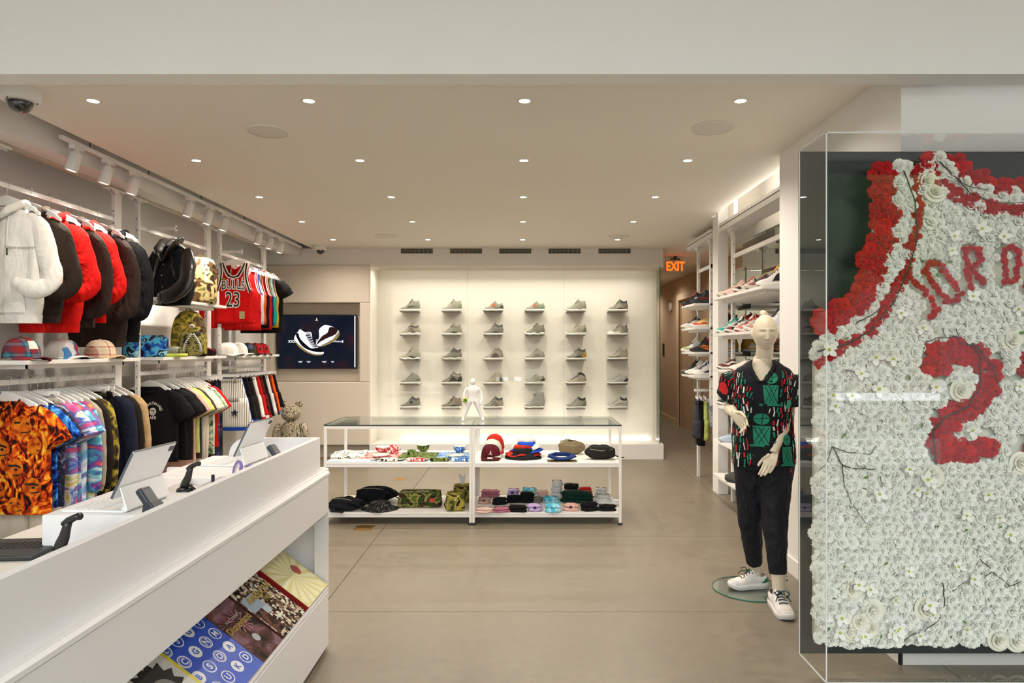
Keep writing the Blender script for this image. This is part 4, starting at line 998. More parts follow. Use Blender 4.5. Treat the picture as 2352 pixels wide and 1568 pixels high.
# beam with slot
bm_ = S('trim_4', MB().box(2.09, 2.3, 4.94, 7.2, 2.775, 2.865).box(2.09, 2.3, 7.5, 8.6, 2.775, 2.865), white_metal)
MB().box(2.0885, 2.09, 4.94, 7.2, 2.825, 2.832).box(2.0885, 2.09, 7.5, 8.6, 2.825, 2.832).build('slot_line', dark_gap, bm_)
for y in (7.0, 8.0): MB().tube([(2.2, y, 2.86), (2.2, y, 3.32 if y < 7.3 else 2.95)], .02, 10).build('beam_hanger', white_metal, bm_)
def rsh(Y, z, label, X=None, rz=0, **k): sneaker(((X or 2.085), Y, z), label, rz=R(rz), group='sneakers on the right-hand racks', **k)
rsh(6.76, zn[0], 'beige low sneaker at the far end of the top shelf', kind='low', up='#cfc3b0', sole='#d8cfbf', lace='#cfc3b0')
rsh(6.54, zn[0], 'pale pink sneaker on the top shelf', kind='mid', up='#dcb4ae', sole='#e0c4bd', lace='#dcb4ae', swoosh='#d4a59f')
rsh(6.24, zn[0], 'cream sneaker with black toe patch and red tongue', kind='mid', up='#ddd2bd', out='#b98d86', toe='#17161a', lace='#2a2522', tongue='#b31c22', collar=BK)
rsh(5.92, zn[0], 'mauve runner with dark purple overlays on the top shelf', kind='mid', up='#7d4650', mud='#8a4a55', side='#3b2734', eyestay='#2e2430', lace='#5a3944', tongue='#8a7a20', heel='#4a4d54', sole='#cfc7b8', so=.038)
rsh(5.63, zn[0], 'white sneaker with black heel strap, nearest on the top shelf', kind='high', up='#dedcd8', heel=BK, collar=BK, side=BK, tongue='#c98e22')
rsh(6.80, zn[1], 'teal and white high-top on the second shelf', kind='high', up='#dcdfd8', toe='#35a596', heel='#35a596', eyestay='#35a596', collar='#3fb0a2', mud='#35a596', lace='#35a596', out='#c7d2c8')
rsh(6.50, zn[1], 'red, black and white high-top on the second shelf', kind='high', up='#e2ddd4', mud='#16110f', toe='#a51c17', swoosh='#c01316', heel='#b21417', collar='#b21417', eyestay='#16110f', out='#7c1413', lin='#111111')
rsh(6.20, zn[1], 'red and cream high-top behind the red and black one', kind='high', up='#ded6cb', toe='#c47a72', collar='#b5161a', eyestay='#b5161a', heel='#b5161a', out='#b5161a', swoosh='#c9868a')
rsh(5.92, zn[1], 'dusty pink high-top on the second shelf beside the mannequin head', kind='high', up='#d8cfc6', toe='#b5837c', swoosh=BK, collar='#d8cfc6')
rsh(5.63, zn[1], 'white high-top with navy collar, nearest on the second shelf', kind='high', up='#dfdfe2', collar='#141a34', tongue='#141a34', lace='#dfdfe2')
rsh(6.76, zn[2], 'maroon and white low sneaker on the third shelf', kind='low', up='#ddd6cc', toe='#5d2620', swoosh='#4d1d1a', eyestay='#4d1d1a', heel='#4d1d1a', mud='#5d2620', out='#2c0f0e', tongue='#7d8288')
rsh(6.36, zn[2], 'white low sneaker with thin red sole line', kind='low', up='#e0d9d0', swoosh='#5c2a2a', out='#b33a35', lace='#ddd6cc', tongue='#1d2d68')
rsh(6.02, zn[2], 'white sneaker with navy tongue on the third shelf', kind='mid', up='#dcdcdc', tongue='#15234f', collar='#15234f')
rsh(6.78, zn[3], 'black sneaker with white sole on the fourth shelf', kind='low', up='#1b1918', sole=WH, out=BK)
rsh(6.46, zn[3], 'black and red sneaker beside the mannequin arm', kind='low', up='#19181a', toe='#b8372f', sole=WH, out=BK)
rsh(6.70, zn[4], 'pale blue low sneaker on the fifth shelf', kind='low', up='#a8bcd0', sole='#b7c3cf', swoosh='#4a7cc0', lace='#b7c8d8')
o = MB().lathe([(.001,.0),(.10,.0),(.13,.02),(.125,.06),(.08,.088),(.001,.092)], 24, M=Tm((2.07, 6.5, zn[5]), s=(1, .9, .9))).build('knit_beanie', fab('#4a4a44', 'knit_grey')); tag(o, 'dark grey knit beanie on the lowest right-hand shelf', 'beanie')
rsh(8.20, zf[0], 'black, red and white high-top at the tip of the hallway rack', X=2.07, kind='high', up='#17161a', side='#d8d2ca', tongue='#b01a1e', out='#8d1618', sole='#2a2a2c', heel='#d8d2ca', lin='#b01a1e')
rsh(7.86, zf[0], 'all-black sneaker on the top shelf of the hallway rack', X=2.09, kind='high', up='#131317', sole='#1b1b1f', wedge='#3a3a40', swoosh='#8d1618')
rsh(7.95, zf[0], 'grey and black sneaker at the back of the hallway rack top shelf', X=2.38, kind='high', up='#55575c', collar='#c9c9c6')
rsh(8.20, zf[1], 'white and green sneaker with black collar on the hallway rack', X=2.07, kind='mid', up='#dcd8d0', collar=BK, eyestay=BK, out='#93b04a', tongue=BK)
rsh(7.86, zf[1], 'orange and cream sneaker on the hallway rack', X=2.09, kind='low', up='#e0d0a4', toe='#d23a14', heel='#d23a14', swoosh='#d88a22', mud='#d23a14', eyestay='#d8a038', so=.036, lace='#d8c890')
rsh(7.95, zf[1], 'black sneaker with blue tongue at the back of the hallway rack', X=2.38, kind='high', up='#1a1a1e', tongue='#3452b0', collar='#8d1618')
rsh(8.20, zf[2], 'white and olive sneaker on the third hallway shelf', X=2.07, kind='high', up='#d3d6d4', mud='#a5aa70', collar='#a5aa70')
rsh(7.86, zf[2], 'black high-top with orange zigzag sole and red collar', X=2.09, kind='high', up='#131114', collar='#a3141c', wedge='#d8701a', wave=1.8, sole='#1a1718', swoosh='#d8701a')
rsh(7.95, zf[2], 'yellow and white sneaker at the back of the third hallway shelf', X=2.38, kind='high', up='#d59b28', side='#e2ded6', out=BK)
rsh(8.22, zf[3], 'black and brown sneaker at the tip of the lowest hallway shelf', X=2.07, kind='high', up='#1d1a19', toe='#6b5a4a', sole='#3a3532')
rsh(8.03, zf[3], 'plain white high-top in the middle of the lowest hallway shelf', X=2.075, kind='high', up='#e0dcd6', out=BK)
rsh(7.84, zf[3], 'white high-top with navy collar stripe on the lowest hallway shelf', X=2.10, kind='high', up='#dfdcd8', eyestay='#1c2a58', collar='#1c2a58', wedge='#17171a', lace='#1c2a58', out='#9a9a96')
rsh(7.98, zf[3], 'maroon sneaker at the back of the lowest hallway shelf', X=2.40, kind='mid', up='#4d1d22')
# garments on the bar below
ZB = 1.085
for k, (x, m, L, lb) in enumerate(((2.02, fab('#3b3b40', 'mesh_dark_grey'), .42, 'dark grey shorts hanging under the hallway rack'), (2.06, black_f, .50, 'black leggings hanging under the hallway rack'), (2.11, lime, .44, 'lime green shorts hanging under the hallway rack'), (2.30, black_f, .52, 'black shorts at the back under the hallway rack'))):
    shorts((x, 7.85, ZB), m, lb, L, 400+k, 'activewear under the hallway rack', rz=R(80), flare=.02, w=.13)
    hanger((x, 7.85, ZB), R(80), 'clip', 'clip hanger holding the ' + lb.split(' hanging')[0].split(' at')[0], 'hangers under the hallway rack', .7)
t, yf_ = jersey((2.22, 7.80, ZB), fab('#dcdad6', 'jersey_white_tank'), 'white sports tank top on a hanger under the hallway rack', [mat('trim_ice', '#b9c8d8')], .30, R(-28), None, 5, w=.17)
hanger((2.22, 7.80, ZB), R(-28), 'coat', 'white hanger holding the sports tank top', 'hangers under the hallway rack', .9)
for k, (x, z) in enumerate(((2.08, .60), (2.20, .62))):
    o = MB().box(x-.022, x+.022, 7.79, 7.793, z-.05, z+.05).build('price_tag', mat('tag_paper', '#e6e2da')); tag(o, ['white price tag with green mark below the hanging shorts', 'white price tag with blue mark below the tank top'][k], 'price tag')
    MB().box(x-.016, x+.016, 7.787, 7.79, z+.015, z+.03).build('mark', mat('tag_mark%d' % k, ['#a8b83c', '#3f78b8'][k]), o)
    MB().tube([(x, 7.79, z+.05), (x+.01, 7.80, z+.14)], .0012, 4).build('string', mat('string_white', '#dddddd'), o)

area_light('added_cove_fill_right', (2.2, 6.0, 2.9), .12, 2.0, 8, (1, .95, .88), (R(180), R(-20), 0))  # unseen fill light added to brighten the cove above the right beam
# ------------------------------------------------------------------ soft goods builders
def blob(mb, c, rx, ry, rz, e=.55, amp=.0, seed=0, n=22, m=14, mat_=0, M=None, flat0=True):
    r = random.Random(seed); ph = [r.uniform(0, 6) for _ in range(6)]; c = Vector(c); rings = []
    f = lambda v, p: math.copysign(abs(v) ** p, v)
    for i in range(m + 1):
        a = -PI/2 + PI*i/m; rg = []
        for k in range(n):
            b = 2*PI*k/n
            x = rx*f(math.cos(a), e)*f(math.cos(b), e); y = ry*f(math.cos(a), e)*f(math.sin(b), e); z = rz*f(math.sin(a), e)
            d = 1 + amp*(math.sin(3*b+ph[0]+2*a)+.7*math.sin(5*b+ph[1]-3*a)+.6*math.sin(6*a+ph[2]+b))
            rg.append(c + Vector((x*d, y*d, z*(d if z > 0 or not flat0 else 1))))
        rings.append(rg)
    return mb.loft(rings, mat_, True, True, True, True, M)
def cap(loc, m, label, brim=None, rz=0, s=1.0, group=None, patch=None, emblem=None, front=None, tilt=0):
    """baseball cap, brim towards -y"""
    t = thing('baseball_cap', label, 'cap', loc, (tilt, 0, rz), group, s); H = .115
    def cr(th, ph):  # th angle round, ph 0 base..1 top
        a = ph*PI/2; rx, ry = .085, .100; k = math.cos(a)**.75
        fr = max(0, -math.sin(th))
        return Vector((rx*k*math.cos(th), ry*k*math.sin(th) - .004*fr, .012 + H*math.sin(a)**(.9 - .12*fr)))
    for i in range(6):
        a0 = 2*PI*i/6 + PI/6; b = MB()
        b.grid(lambda u, v: cr(a0 + (2*PI/6)*u, v*.995) - Vector((0, 0, .0015*(abs(u-.5) > .47))), 6, 8)
        b.build('crown_panel', (front if front and -2.7 < math.atan2(math.sin(a0+.5), math.cos(a0+.5)) < -.4 else m), t)
    MB().ball((0, 0, .012+H), .008, rz=.005, n=10, m=6).build('top_button', m, t)
    b = MB()
    def br(u, v):
        th = lerp(R(198), R(342), u); p = cr(th, 0); q = Vector((.085*math.cos(th)*1.05, -.098 - .072*math.sin(PI*u)**.6, .012 - .028*abs(2*u-1)**2.0 + .006))
        return p.lerp(q, v) + Vector((0, 0, .008*math.sin(PI*v)*math.sin(PI*u)))
    b.grid(br, 14, 6); o = b.build('brim', brim or m, t); so = o.modifiers.new('s', 'SOLIDIFY'); so.thickness = .004; so.offset = -1
    MB().tube([cr(a, 0)*Vector((1, 1, 0)) .__class__((cr(a, 0).x, cr(a, 0).y, .012)) if False else Vector((cr(a, 0).x, cr(a, 0).y, .011)) for a in [2*PI*k/28 for k in range(29)]], .003, 6, caps=False).build('sweatband', m, t)
    if patch:
        b = MB(); b.grid(lambda u, v: cr(lerp(R(252), R(288), u), lerp(.22, .56, v)) * 1.012, 5, 4); b.build('front_patch', patch, t)
    if emblem:
        b = MB(); jump(b, Tm((0, -.118, .045), R(-22)), .038); b.build('emblem', emblem, t)
    return t
def bucket_hat(loc, m, label, s=1.0, rz=0, group=None, seed=0, low=1.0, name='bucket_hat'):
    t = thing(name, label, 'hat', loc, (0, 0, rz), group, s); r = random.Random(seed); ph = r.uniform(0, 6)
    n = 32
    def ring(rad, z, wv): return [(rad*math.cos(a)*1.1, rad*math.sin(a), max(.002, z + wv*math.sin(3*a+ph) + wv*.6*math.sin(5*a))) for a in [2*PI*k/n for k in range(n)]]
    MB().loft([ring(.088, .045*low, .004), ring(.083, .075*low, .003), ring(.074, .088*low, .002), ring(.04, .094*low, .001), ring(.003, .095*low, 0)], cap0=False).build('crown', m, t)
    o = MB().loft([ring(.155, .008*low, .008), ring(.13, .018*low, .008), ring(.105, .036*low, .006), ring(.087, .046*low, .004)], cap0=False, cap1=False).build('brim', m, t)
    so = o.modifiers.new('s', 'SOLIDIFY'); so.thickness = .003
    return t
def flat_cloth(loc, w, d, m, label, name, cat, rz=0, amp=.003, th=.005, seed=0, group=None, skew=0):
    r = random.Random(seed); ph = [r.uniform(0, 6) for _ in range(3)]
    b = MB(); top = lambda u, v: Vector(((u-.5)*w + skew*(v-.5)*d, (v-.5)*d, th + amp*(1+math.sin(u*9+ph[0]+v*4)*.6+math.sin(v*11+ph[1])*.4)))
    nu, nv = 14, 10
    vs = [top(i/nu, j/nv) for i in range(nu+1) for j in range(nv+1)]; k = len(vs); vs2 = [Vector((p.x, p.y, 0)) for p in vs]
    fs = [(i*(nv+1)+j, (i+1)*(nv+1)+j, (i+1)*(nv+1)+j+1, i*(nv+1)+j+1) for i in range(nu) for j in range(nv)]
    fs2 = [tuple(reversed([q+k for q in f])) for f in fs]; side = []
    per = [i*(nv+1) for i in range(nu+1)] + [nu*(nv+1)+j for j in range(1, nv+1)] + [i*(nv+1)+nv for i in range(nu-1, -1, -1)] + [j for j in range(nv-1, 0, -1)]
    for a, c in zip(per, per[1:]+per[:1]): side.append((a, a+k, c+k, c))
    b.add(vs+vs2, fs+fs2+side, 0, True)
    o = b.build(name, m, None, loc, (0, 0, rz)); tag(o, label, cat, group); return o
# ------------------------------------------------------------------ white display table with glass top
TY0, TY1, TXA, TXB, TXM = 6.0, 6.72, -1.737, .884, -.432
ZT, ZM_, ZB_ = .88, .547, .107
frame_m = mat('table_white', '#e6e1dd', rough=.35, var=.01)
for k, (xa, xb) in enumerate(((TXA, TXM-.0), (TXM+.0, TXB))):
    t = thing('display_table', ['left white metal display table with glass top and two shelves', 'right white metal display table with glass top, figurine side empty'][k] if False else ['white steel display table with glass top, left half', 'white steel display table with glass top, right half'][k], 'display table', ((xa+xb)/2, (TY0+TY1)/2, 0), group='white display tables')
    w, d = (xb-xa)/2 - .001, (TY1-TY0)/2
    for sx in (-1, 1):
        for sy in (-1, 1):
            lg = bev(MB().box(*sorted((sx*w, sx*(w-.024))), *sorted((sy*d, sy*(d-.024))), .018, ZT-.012).build('leg', frame_m, t), .002)
            MB().lathe([(.001,0),(.022,0),(.024,.006),(.014,.014),(.012,.02),(.001,.02)], 16, M=Tm((sx*(w-.012), sy*(d-.012), 0))).build('levelling_foot', black_plastic, lg)
    for z0 in (ZT-.036,):
        MB().box(-w+.024, w-.024, -d, -d+.024, z0, ZT-.012).box(-w+.024, w-.024, d-.024, d, z0, ZT-.012).box(-w, -w+.024, -d+.024, d-.024, z0, ZT-.012).box(w-.024, w, -d+.024, d-.024, z0, ZT-.012).build('top_frame', frame_m, t)
    for z in (ZM_, ZB_):
        bev(MB().box(-w+.001, w-.001, -d+.004, d-.004, z-.042, z).build('shelf', frame_m, t), .002)
        MB().box(-w+.026, w-.026, -d+.0025, -d+.004, z-.019, z-.017).build('shelf_groove', mat('groove_grey', '#b8b1aa'), t)
    g = MB().box(-w, w, -d, d, ZT-.012, ZT).build('glass_top', glass('table_glass', (.90, .955, .93), 1.2), t)
    MB().box(-w, w, -d-.0015, -d+.002, ZT-.012, ZT).build('glass_edge', mat('glass_edge_dark', '#1d2a28', rough=.1), t)
def tm(px, py, z): # point on a shelf from where its base shows in the photograph
    Y = FPX*(HC - z)/(py - VPY); return Vector((PX(px, Y), Y, z))
redp = camo('toile_red', ['#e9dcd6', '#e2b8b4', '#c2303a', '#e9dcd6'], 26); grnp = camo('toile_green', ['#16180e', '#4b5a28', '#7d8748', '#23280f'], 24); blup = camo('toile_blue', ['#dfe4ea', '#8fb2d8', '#2a5fae', '#e4e6ea'], 26)
sket = pattern('sketch_print', ['#191919', '#e4e0d8', '#a9c4d4'], 20, 'noise', 2, 2, True, stops=[0, .42, .66])
china = mat('china_white', '#e8e4de', rough=.15, coat=.5)
def bowl(loc, m, label, r=.062, h=.06):
    t = thing('bowl', label, 'bowl', loc, group='patterned bowls')
    MB().lathe([(.034,0),(.036,.008),(.05,.016),(r*.92,h*.5),(r,h)], 28, caps=False).build('outside', m, t)
    MB().lathe([(r,h),(r-.003,h),(r*.87,h*.5),(.045,.02),(.001,.014)], 28, caps=False).build('inside', china, t)
def plate(loc, m, label, r=.085):
    t = thing('plate', label, 'plate', loc, group='patterned plates')
    MB().lathe([(.001,0),(.045,0),(.055,.006),(r,.022),(r-.001,.025),(.053,.011),(.001,.009)], 32, caps=False).build('dish', china, t)
    MB().lathe([(.058,.0055),(r+.0008,.0205)], 32, caps=False).build('printed_rim', m, t)
def mug(loc, m, label):
    t = thing('mug', label, 'mug', loc); MB().lathe([(.001,0),(.036,0),(.038,.004),(.038,.075),(.035,.075),(.034,.008),(.001,.006)], 24).build('cup', m, t)
    MB().tube([(.036, 0, .06), (.058, 0, .055), (.06, 0, .03), (.036, 0, .02)], .0045, 8).build('handle', m, t)
flat_cloth(tm(803, 1046, ZM_), .30, .36, sket, 'black and white sketch-print drawstring cloth at the left end of the table', 'drawstring_pouch', 'pouch', R(8), .012, .012, 1)
flat_cloth(tm(810, 1060, ZM_), .42, .07, sket if False else camo('pale_blue_print', ['#e6e4e2', '#c3d6e4', '#e6e4e2'], 20), 'pale blue and white folded cloth along the front shelf edge', 'folded_cloth', 'cloth', 0, .004, .006, 2)
for (px, m, nm) in ((876, redp, 'red'), (962, grnp, 'green camouflage'), (1046, blup, 'blue')):
    flat_cloth(tm(px, 1046, ZM_), .345, .34, m, '%s print placemat on the display table' % nm, 'placemat', 'placemat', 0, .001, .003, 3, 'printed placemats')
bowl(tm(880, 1040, ZM_+.006), redp, 'red patterned bowl standing on the red placemat', .072, .062); bowl(tm(972, 1035, ZM_+.006), grnp, 'green camouflage bowl on the green placemat'); bowl(tm(1056, 1038, ZM_+.006), blup, 'blue patterned bowl on the blue placemat')
plate(tm(874, 1049, ZM_+.006), redp, 'red-rimmed plate on the red placemat'); plate(tm(1046, 1050, ZM_+.006), blup, 'blue-rimmed plate on the blue placemat')
mug(tm(945, 1052, ZM_+.006), grnp, 'green camouflage mug on the green placemat'); mug(tm(905, 1040, ZM_+.006), redp, 'red patterned mug behind the red bowl')
for (px, m, nm) in ((888, sket, 'white sketch-print'), (950, redp, 'red'), (1004, grnp, 'green camouflage'), (1052, blup, 'blue')):
    p = tm(px, 1059, ZM_); t = thing('face_mask', '%s print mask with black cord at the front of the shelf' % nm, 'mask', p, group='printed masks')
    b = MB(); blob(b, (.02, 0, .016), .085, .03, .016, .5, .05, px); b.build('cloth', m, t)
    MB().tube([(-.06, -.01, .012), (-.09, 0, .018), (-.115, .01, .008), (-.14, -.008, .01), (-.12, -.02, .006), (-.08, -.014, .01)], .004, 6).build('cord', black_plastic, t)
# right half, upper shelf
gm = fab('#5a1420', 'cap_maroon'); gr = fab('#c02a18', 'cap_red'); gw = fab('#dcd6ce', 'cap_white')
capp = tm(1126, 1057, ZM_) + Vector((0, .12, 0))
cap(capp, gm, 'maroon baseball cap with white jumping emblem, front of the stack', s=1.05, emblem=kw, group='stacked caps')
MB().box(-.022, .022, -.166, -.1645, .022, .034).build('brim_sticker', kw, [o for o in bpy.data.objects if o.get('label', '').startswith('maroon baseball')][0])
cap(capp + Vector((.012, .075, .035)), gw, 'white baseball cap in the middle of the cap stack', s=1.05, tilt=R(8), group='stacked caps')
cap(capp + Vector((.03, .15, .07)), gr, 'red baseball cap at the back of the cap stack', s=1.05, tilt=R(12), group='stacked caps')
hp = tm(1202, 1057, ZM_) + Vector((0, .14, 0))
for k, (m, dx, dy, dz, lb) in enumerate(((fab('#1b1a1d', 'hat_black'), 0, 0, 0, 'black bucket hat in front of the hat pile'), (gr, .0, .05, .022, 'red bucket hat behind the black one'), (fab('#2450c8', 'hat_blue'), .03, .09, .05, 'bright blue bucket hat in the hat pile'), (fab('#ded3cc', 'hat_cream'), .03, .13, .075, 'cream bucket hat with purple and orange tie-dye brim at the back'))):
    bucket_hat(hp + Vector((dx, dy, dz)), m, lb, 1.0, R(30*k), 'bucket hat pile', k)
def pouch(loc, m, label, rx, ry, rz, seed=0, strap=None, rot=0, zip_=True, name='waist_bag', cat='bag', e=.6, amp=.03):
    t = thing(name, label, cat, loc, (0, 0, rot)); b = MB(); blob(b, (0, 0, rz), rx, ry, rz, e + .15, amp*2, seed); b.build('body', m, t)
    if zip_: MB().tube([(-rx*.75, -ry*.75, rz*1.55), (0, -ry*.97, rz*1.35), (rx*.75, -ry*.75, rz*1.5)], .0035, 6).build('zip', mat('zip_metal', '#8d8672', rough=.4), t)
    if strap:
        for pth in strap: MB().tube(pth, (.016, .004) if False else [(.014, .005)]*len(pth), 8).build('strap', m, t)
    return t
pouch(tm(1313, 1044, ZM_) + Vector((0, .06, 0)), fab('#7d6a50', 'nylon_brown'), 'small brown duffel pouch with light piping', .125, .062, .062, 3, [[(-.10, .0, .115), (-.04, -.01, .14), (.05, -.01, .125)]], R(-10))
pouch(tm(1382, 1057, ZM_) + Vector((0, .08, 0)), fab('#262322', 'nylon_black'), 'black leather waist bag at the right end of the table', .135, .07, .062, 5, [[(.10, 0, .04), (.16, -.02, .025), (.21, .0, .012)]])
flat_cloth(tm(1291, 1059, ZM_), .26, .10, fab('#6d6248', 'cloth_olive'), 'olive folded cloth under the navy visor', 'folded_cloth', 'cloth', 0, .001, .006, 5)
t = thing('sun_visor', 'navy sun visor lying on the olive cloth', 'visor', tm(1290, 1057, ZM_+.008)); b = MB()
b.grid(lambda u, v: Vector(((u-.5)*.25*(1-.25*v), (v-.5)*.1, .018 + .03*(2*u-1)**2 + .01*math.sin(PI*v))), 14, 6); o = b.build('brim', fab('#1f3068', 'visor_navy'), t); o.modifiers.new('s', 'SOLIDIFY').thickness = .012
MB().tube([(-.11, .05, .03), (-.05, .10, .04), (.05, .10, .04), (.11, .05, .03)], .012, 8, flat=1.6).build('band', fab('#1f3068'), t)
# bottom shelf, left half
nyl = fab('#15161a', 'nylon_deep_black')
def bag_pile(p, label, s, seed, name='backpack'):
    t = thing(name, label, 'bag', p, (0, 0, R(seed*17 % 40 - 20))); b = MB(); blob(b, (0, 0, .06*s), .17*s, .11*s, .06*s, .8, .10, seed); b.build('body', nyl, t)
    b = MB(); blob(b, (-.03*s, -.05*s, .085*s), .1*s, .06*s, .04*s, .6, .04, seed+1); b.build('front_pocket', nyl, t)
    MB().tube([(.05*s, -.1*s, .1*s), (.13*s, -.10*s, .08*s), (.2*s, -.06*s, .03*s), (.23*s, .0, .02*s)], [(.018,.005)]*4, 8).build('strap', nyl, t)
    MB().tube([(-.12*s, .02, .09*s), (-.15*s, -.05*s, .05*s), (-.1*s, -.13*s, .02*s), (.02*s, -.15*s, .012)], [(.016,.005)]*4, 8).build('grab_handle', nyl, t)
    MB().tube([(-.1*s, -.075*s, .125*s), (0, -.1*s, .13*s), (.08*s, -.08*s, .11*s)], .003, 6).build('zip', mat('zip_metal', '#8d8672'), t)
bag_pile(tm(795, 1170, ZB_), 'black nylon bag at the left end of the lower shelf', .9, 1, 'shoulder_bag'); bag_pile(tm(862, 1150, ZB_), 'large black backpack lying on the lower shelf', 1.1, 4)
bucket_hat(tm(873, 1168, ZB_), pattern('bandana_black', ['#141414', '#141414', '#8d8a84'], 40, 'noise', 3, 2, True, stops=[0, .3, .6]), 'black bandana-print bucket hat on the lower shelf', 1.0, 0, None, 9, .75)
t = thing('folded_towel', 'green camouflage beach towel folded on the lower shelf', 'towel', tm(965, 1160, ZB_)); cg = camo('camo_towel', ['#1a2412', '#5d6a2c', '#8f8c50', '#3c2d1c', '#2c4a22'], 12)
for i in range(4):
    b = MB(); blob(b, (0, 0, .018+i*.032), .2-.004*i, .10, .018, .28, .006, i); b.build('fold', cg, t)
mb = MB(); n = 20
mb.add([(.06*math.cos(a)*q+.03, -.035+.04*math.sin(a)*q, .136) for q in (1, .6) for a in [2*PI*i/n for i in range(n)]], [(i, (i+1)%n, n+(i+1)%n, n+i) for i in range(n)], 0)
mb.box(-.14, -.06, -.05, -.03, .1355, .137).build('towel_print', mat('print_cream', '#cfc9b2'), t)
MB().box(.10, .15, -.1065, -.103, .05, .085).build('label', mat('label_red', '#b5422c'), t)
ct = camo('camo_tissue', ['#17140e', '#3f4424', '#857d34', '#a39442', '#241c12'], 13)
for k, (p, lb) in enumerate(((tm(1046, 1170, ZB_), 'camouflage tissue cube cover at the front of the lower shelf'), (tm(1062, 1150, ZB_), 'camouflage tissue cube cover with tissue poking out at the back'))):
    t = thing('tissue_box_cover', lb, 'tissue box', p + Vector((0, .02, 0)), (0, 0, R(4)), 'tissue box covers'); b = MB(); blob(b, (0, 0, .075), .085, .10, .075, .22, .01, k+3, 26, 16); b.build('cover', ct, t)
    MB().tube([(-.08, -.06, .1), (-.1, -.04, .05), (-.08, -.06, .02)], .006, 6).build('side_strap', ct, t)
    MB().lathe([(.001,0),(.010,0),(.010,.003),(.001,.003)], 10, M=Tm((0, -.1015, .10), R(90))).build('snap', chrome, t)
    if k: 
        o = MB().grid(lambda u, v: Vector(((u-.5)*.05*(.4+v), .01*math.sin(u*6), .14 + .10*v + .01*math.sin(u*9))), 8, 6).build('tissue', mat('tissue_white', '#e6e6e6'), t)
# bottom shelf, right half: socks and small goods
card = mat('card_kraft', '#6a6252', rough=.8); card2 = mat('card_black', '#1c1b1c', rough=.7)
def socks(px, py, m, label, w=.11, h=.045, d=.08, seed=0, band=card, n=3, rz=0, dot=None):
    p = tm(px, py, ZB_); t = thing('folded_socks', label, 'socks', p, (0, 0, R(rz)), 'folded socks and gloves on the lower shelf')
    for i in range(n):
        b = MB(); blob(b, (.004*math.sin(seed+i*2), .003*i, h/n*(i+.5)), w/2*(1-.03*i), d/2*(1-.06*(i%2)), h/n*.68, .75, .09, seed+i*3, 18, 9); b.build('sock_layer', m, t)
    if band: MB().box(-w*.40, w*.40, d*.10, d*.40, h*.5, h*1.06).build('card_band', band, t)
    if dot: MB().box(-.012, .012, -d/2-.002, -d/2+.006, h*.5, h*.8).build('logo', dot, t)
pkp, mauve, lil, aqua, sand = fab('#d3a59a', 'sock_pink'), fab('#a8687a', 'sock_mauve'), fab('#b7a0cc', 'sock_lilac'), pattern('sock_aqua', ['#3fb0d0', '#8fd6e4', '#d8ecee'], 14, 'noise', 1, 1, False, stops=[.35, .5, .65]), fab('#d8b4a8', 'sock_peach')
bkk = fab('#121215', 'sock_black'); whs = fab('#d9d7d4', 'sock_white'); gyy = fab('#77746c', 'sock_grey')
lg_ = mat('logo_black', '#1a1a1a')
for a in [(1112,1176,sand,'peach pink socks, front left of the sock display',.17,.04,.09),(1152,1175,mauve,'mauve folded socks in the front row',.16,.04,.09),(1188,1174,bkk,'black socks with a toe spread in the front row',.17,.05,.1),
          (1228,1173,lil,'lilac tie-dye socks in the front row',.13,.06,.09),(1270,1175,aqua,'aqua tie-dye socks in the front row',.14,.07,.1),(1312,1172,pkp,'pale pink socks with black logo in the front row',.13,.06,.08),
          (1353,1172,bkk,'black folded socks in the front row beside the pink ones',.16,.07,.09),(1394,1172,bkk,'black socks at the right front corner',.16,.05,.08),
          (1112,1155,pkp,'pale pink socks in the second row at left',.12,.05,.08),(1148,1158,bkk,'black wristbands in the second row',.14,.06,.08),(1182,1153,bkk,'black socks left of the black gloves',.16,.06,.09),(1210,1153,bkk,'black knitted gloves in the middle of the shelf',.14,.09,.1),
          (1234,1152,gyy,'grey headband bundle in the second row',.11,.045,.08),(1265,1155,aqua,'aqua tie-dye socks in the second row',.14,.06,.08),(1325,1153,fab('#12332a', 'fleece_green'),'dark green folded fleece on the lower shelf',.30,.10,.12),
          (1385,1156,whs,'white folded socks in the second row',.15,.08,.09),(1412,1156,whs,'white socks at the right end',.09,.04,.08),
          (1125,1141,mauve,'mauve knit gloves at the back left',.18,.065,.09),(1179,1141,lil,'lilac socks with logo at the back',.12,.075,.08),(1215,1143,aqua,'aqua tie-dye sock bundle at the back',.15,.09,.08),
          (1246,1143,sand,'peach and white sock bundle at the back',.12,.07,.08),(1279,1143,whs,'tall white sock pack standing at the back',.11,.16,.08),(1312,1143,bkk,'black beanie with white lettering at the back',.15,.13,.1),
          (1345,1141,redt,'black and red striped wristbands at the back',.13,.09,.08),(1380,1142,whs,'white sock pack at the back right',.11,.09,.08)]:
    px, py, m, lb, w, h, d = a
    socks(px, py, m, lb, w, h, d, px, card if px % 3 else card2, 3 if h > .07 else 2, (px*7 % 30)-15, lg_ if m in (lil, pkp) else None)
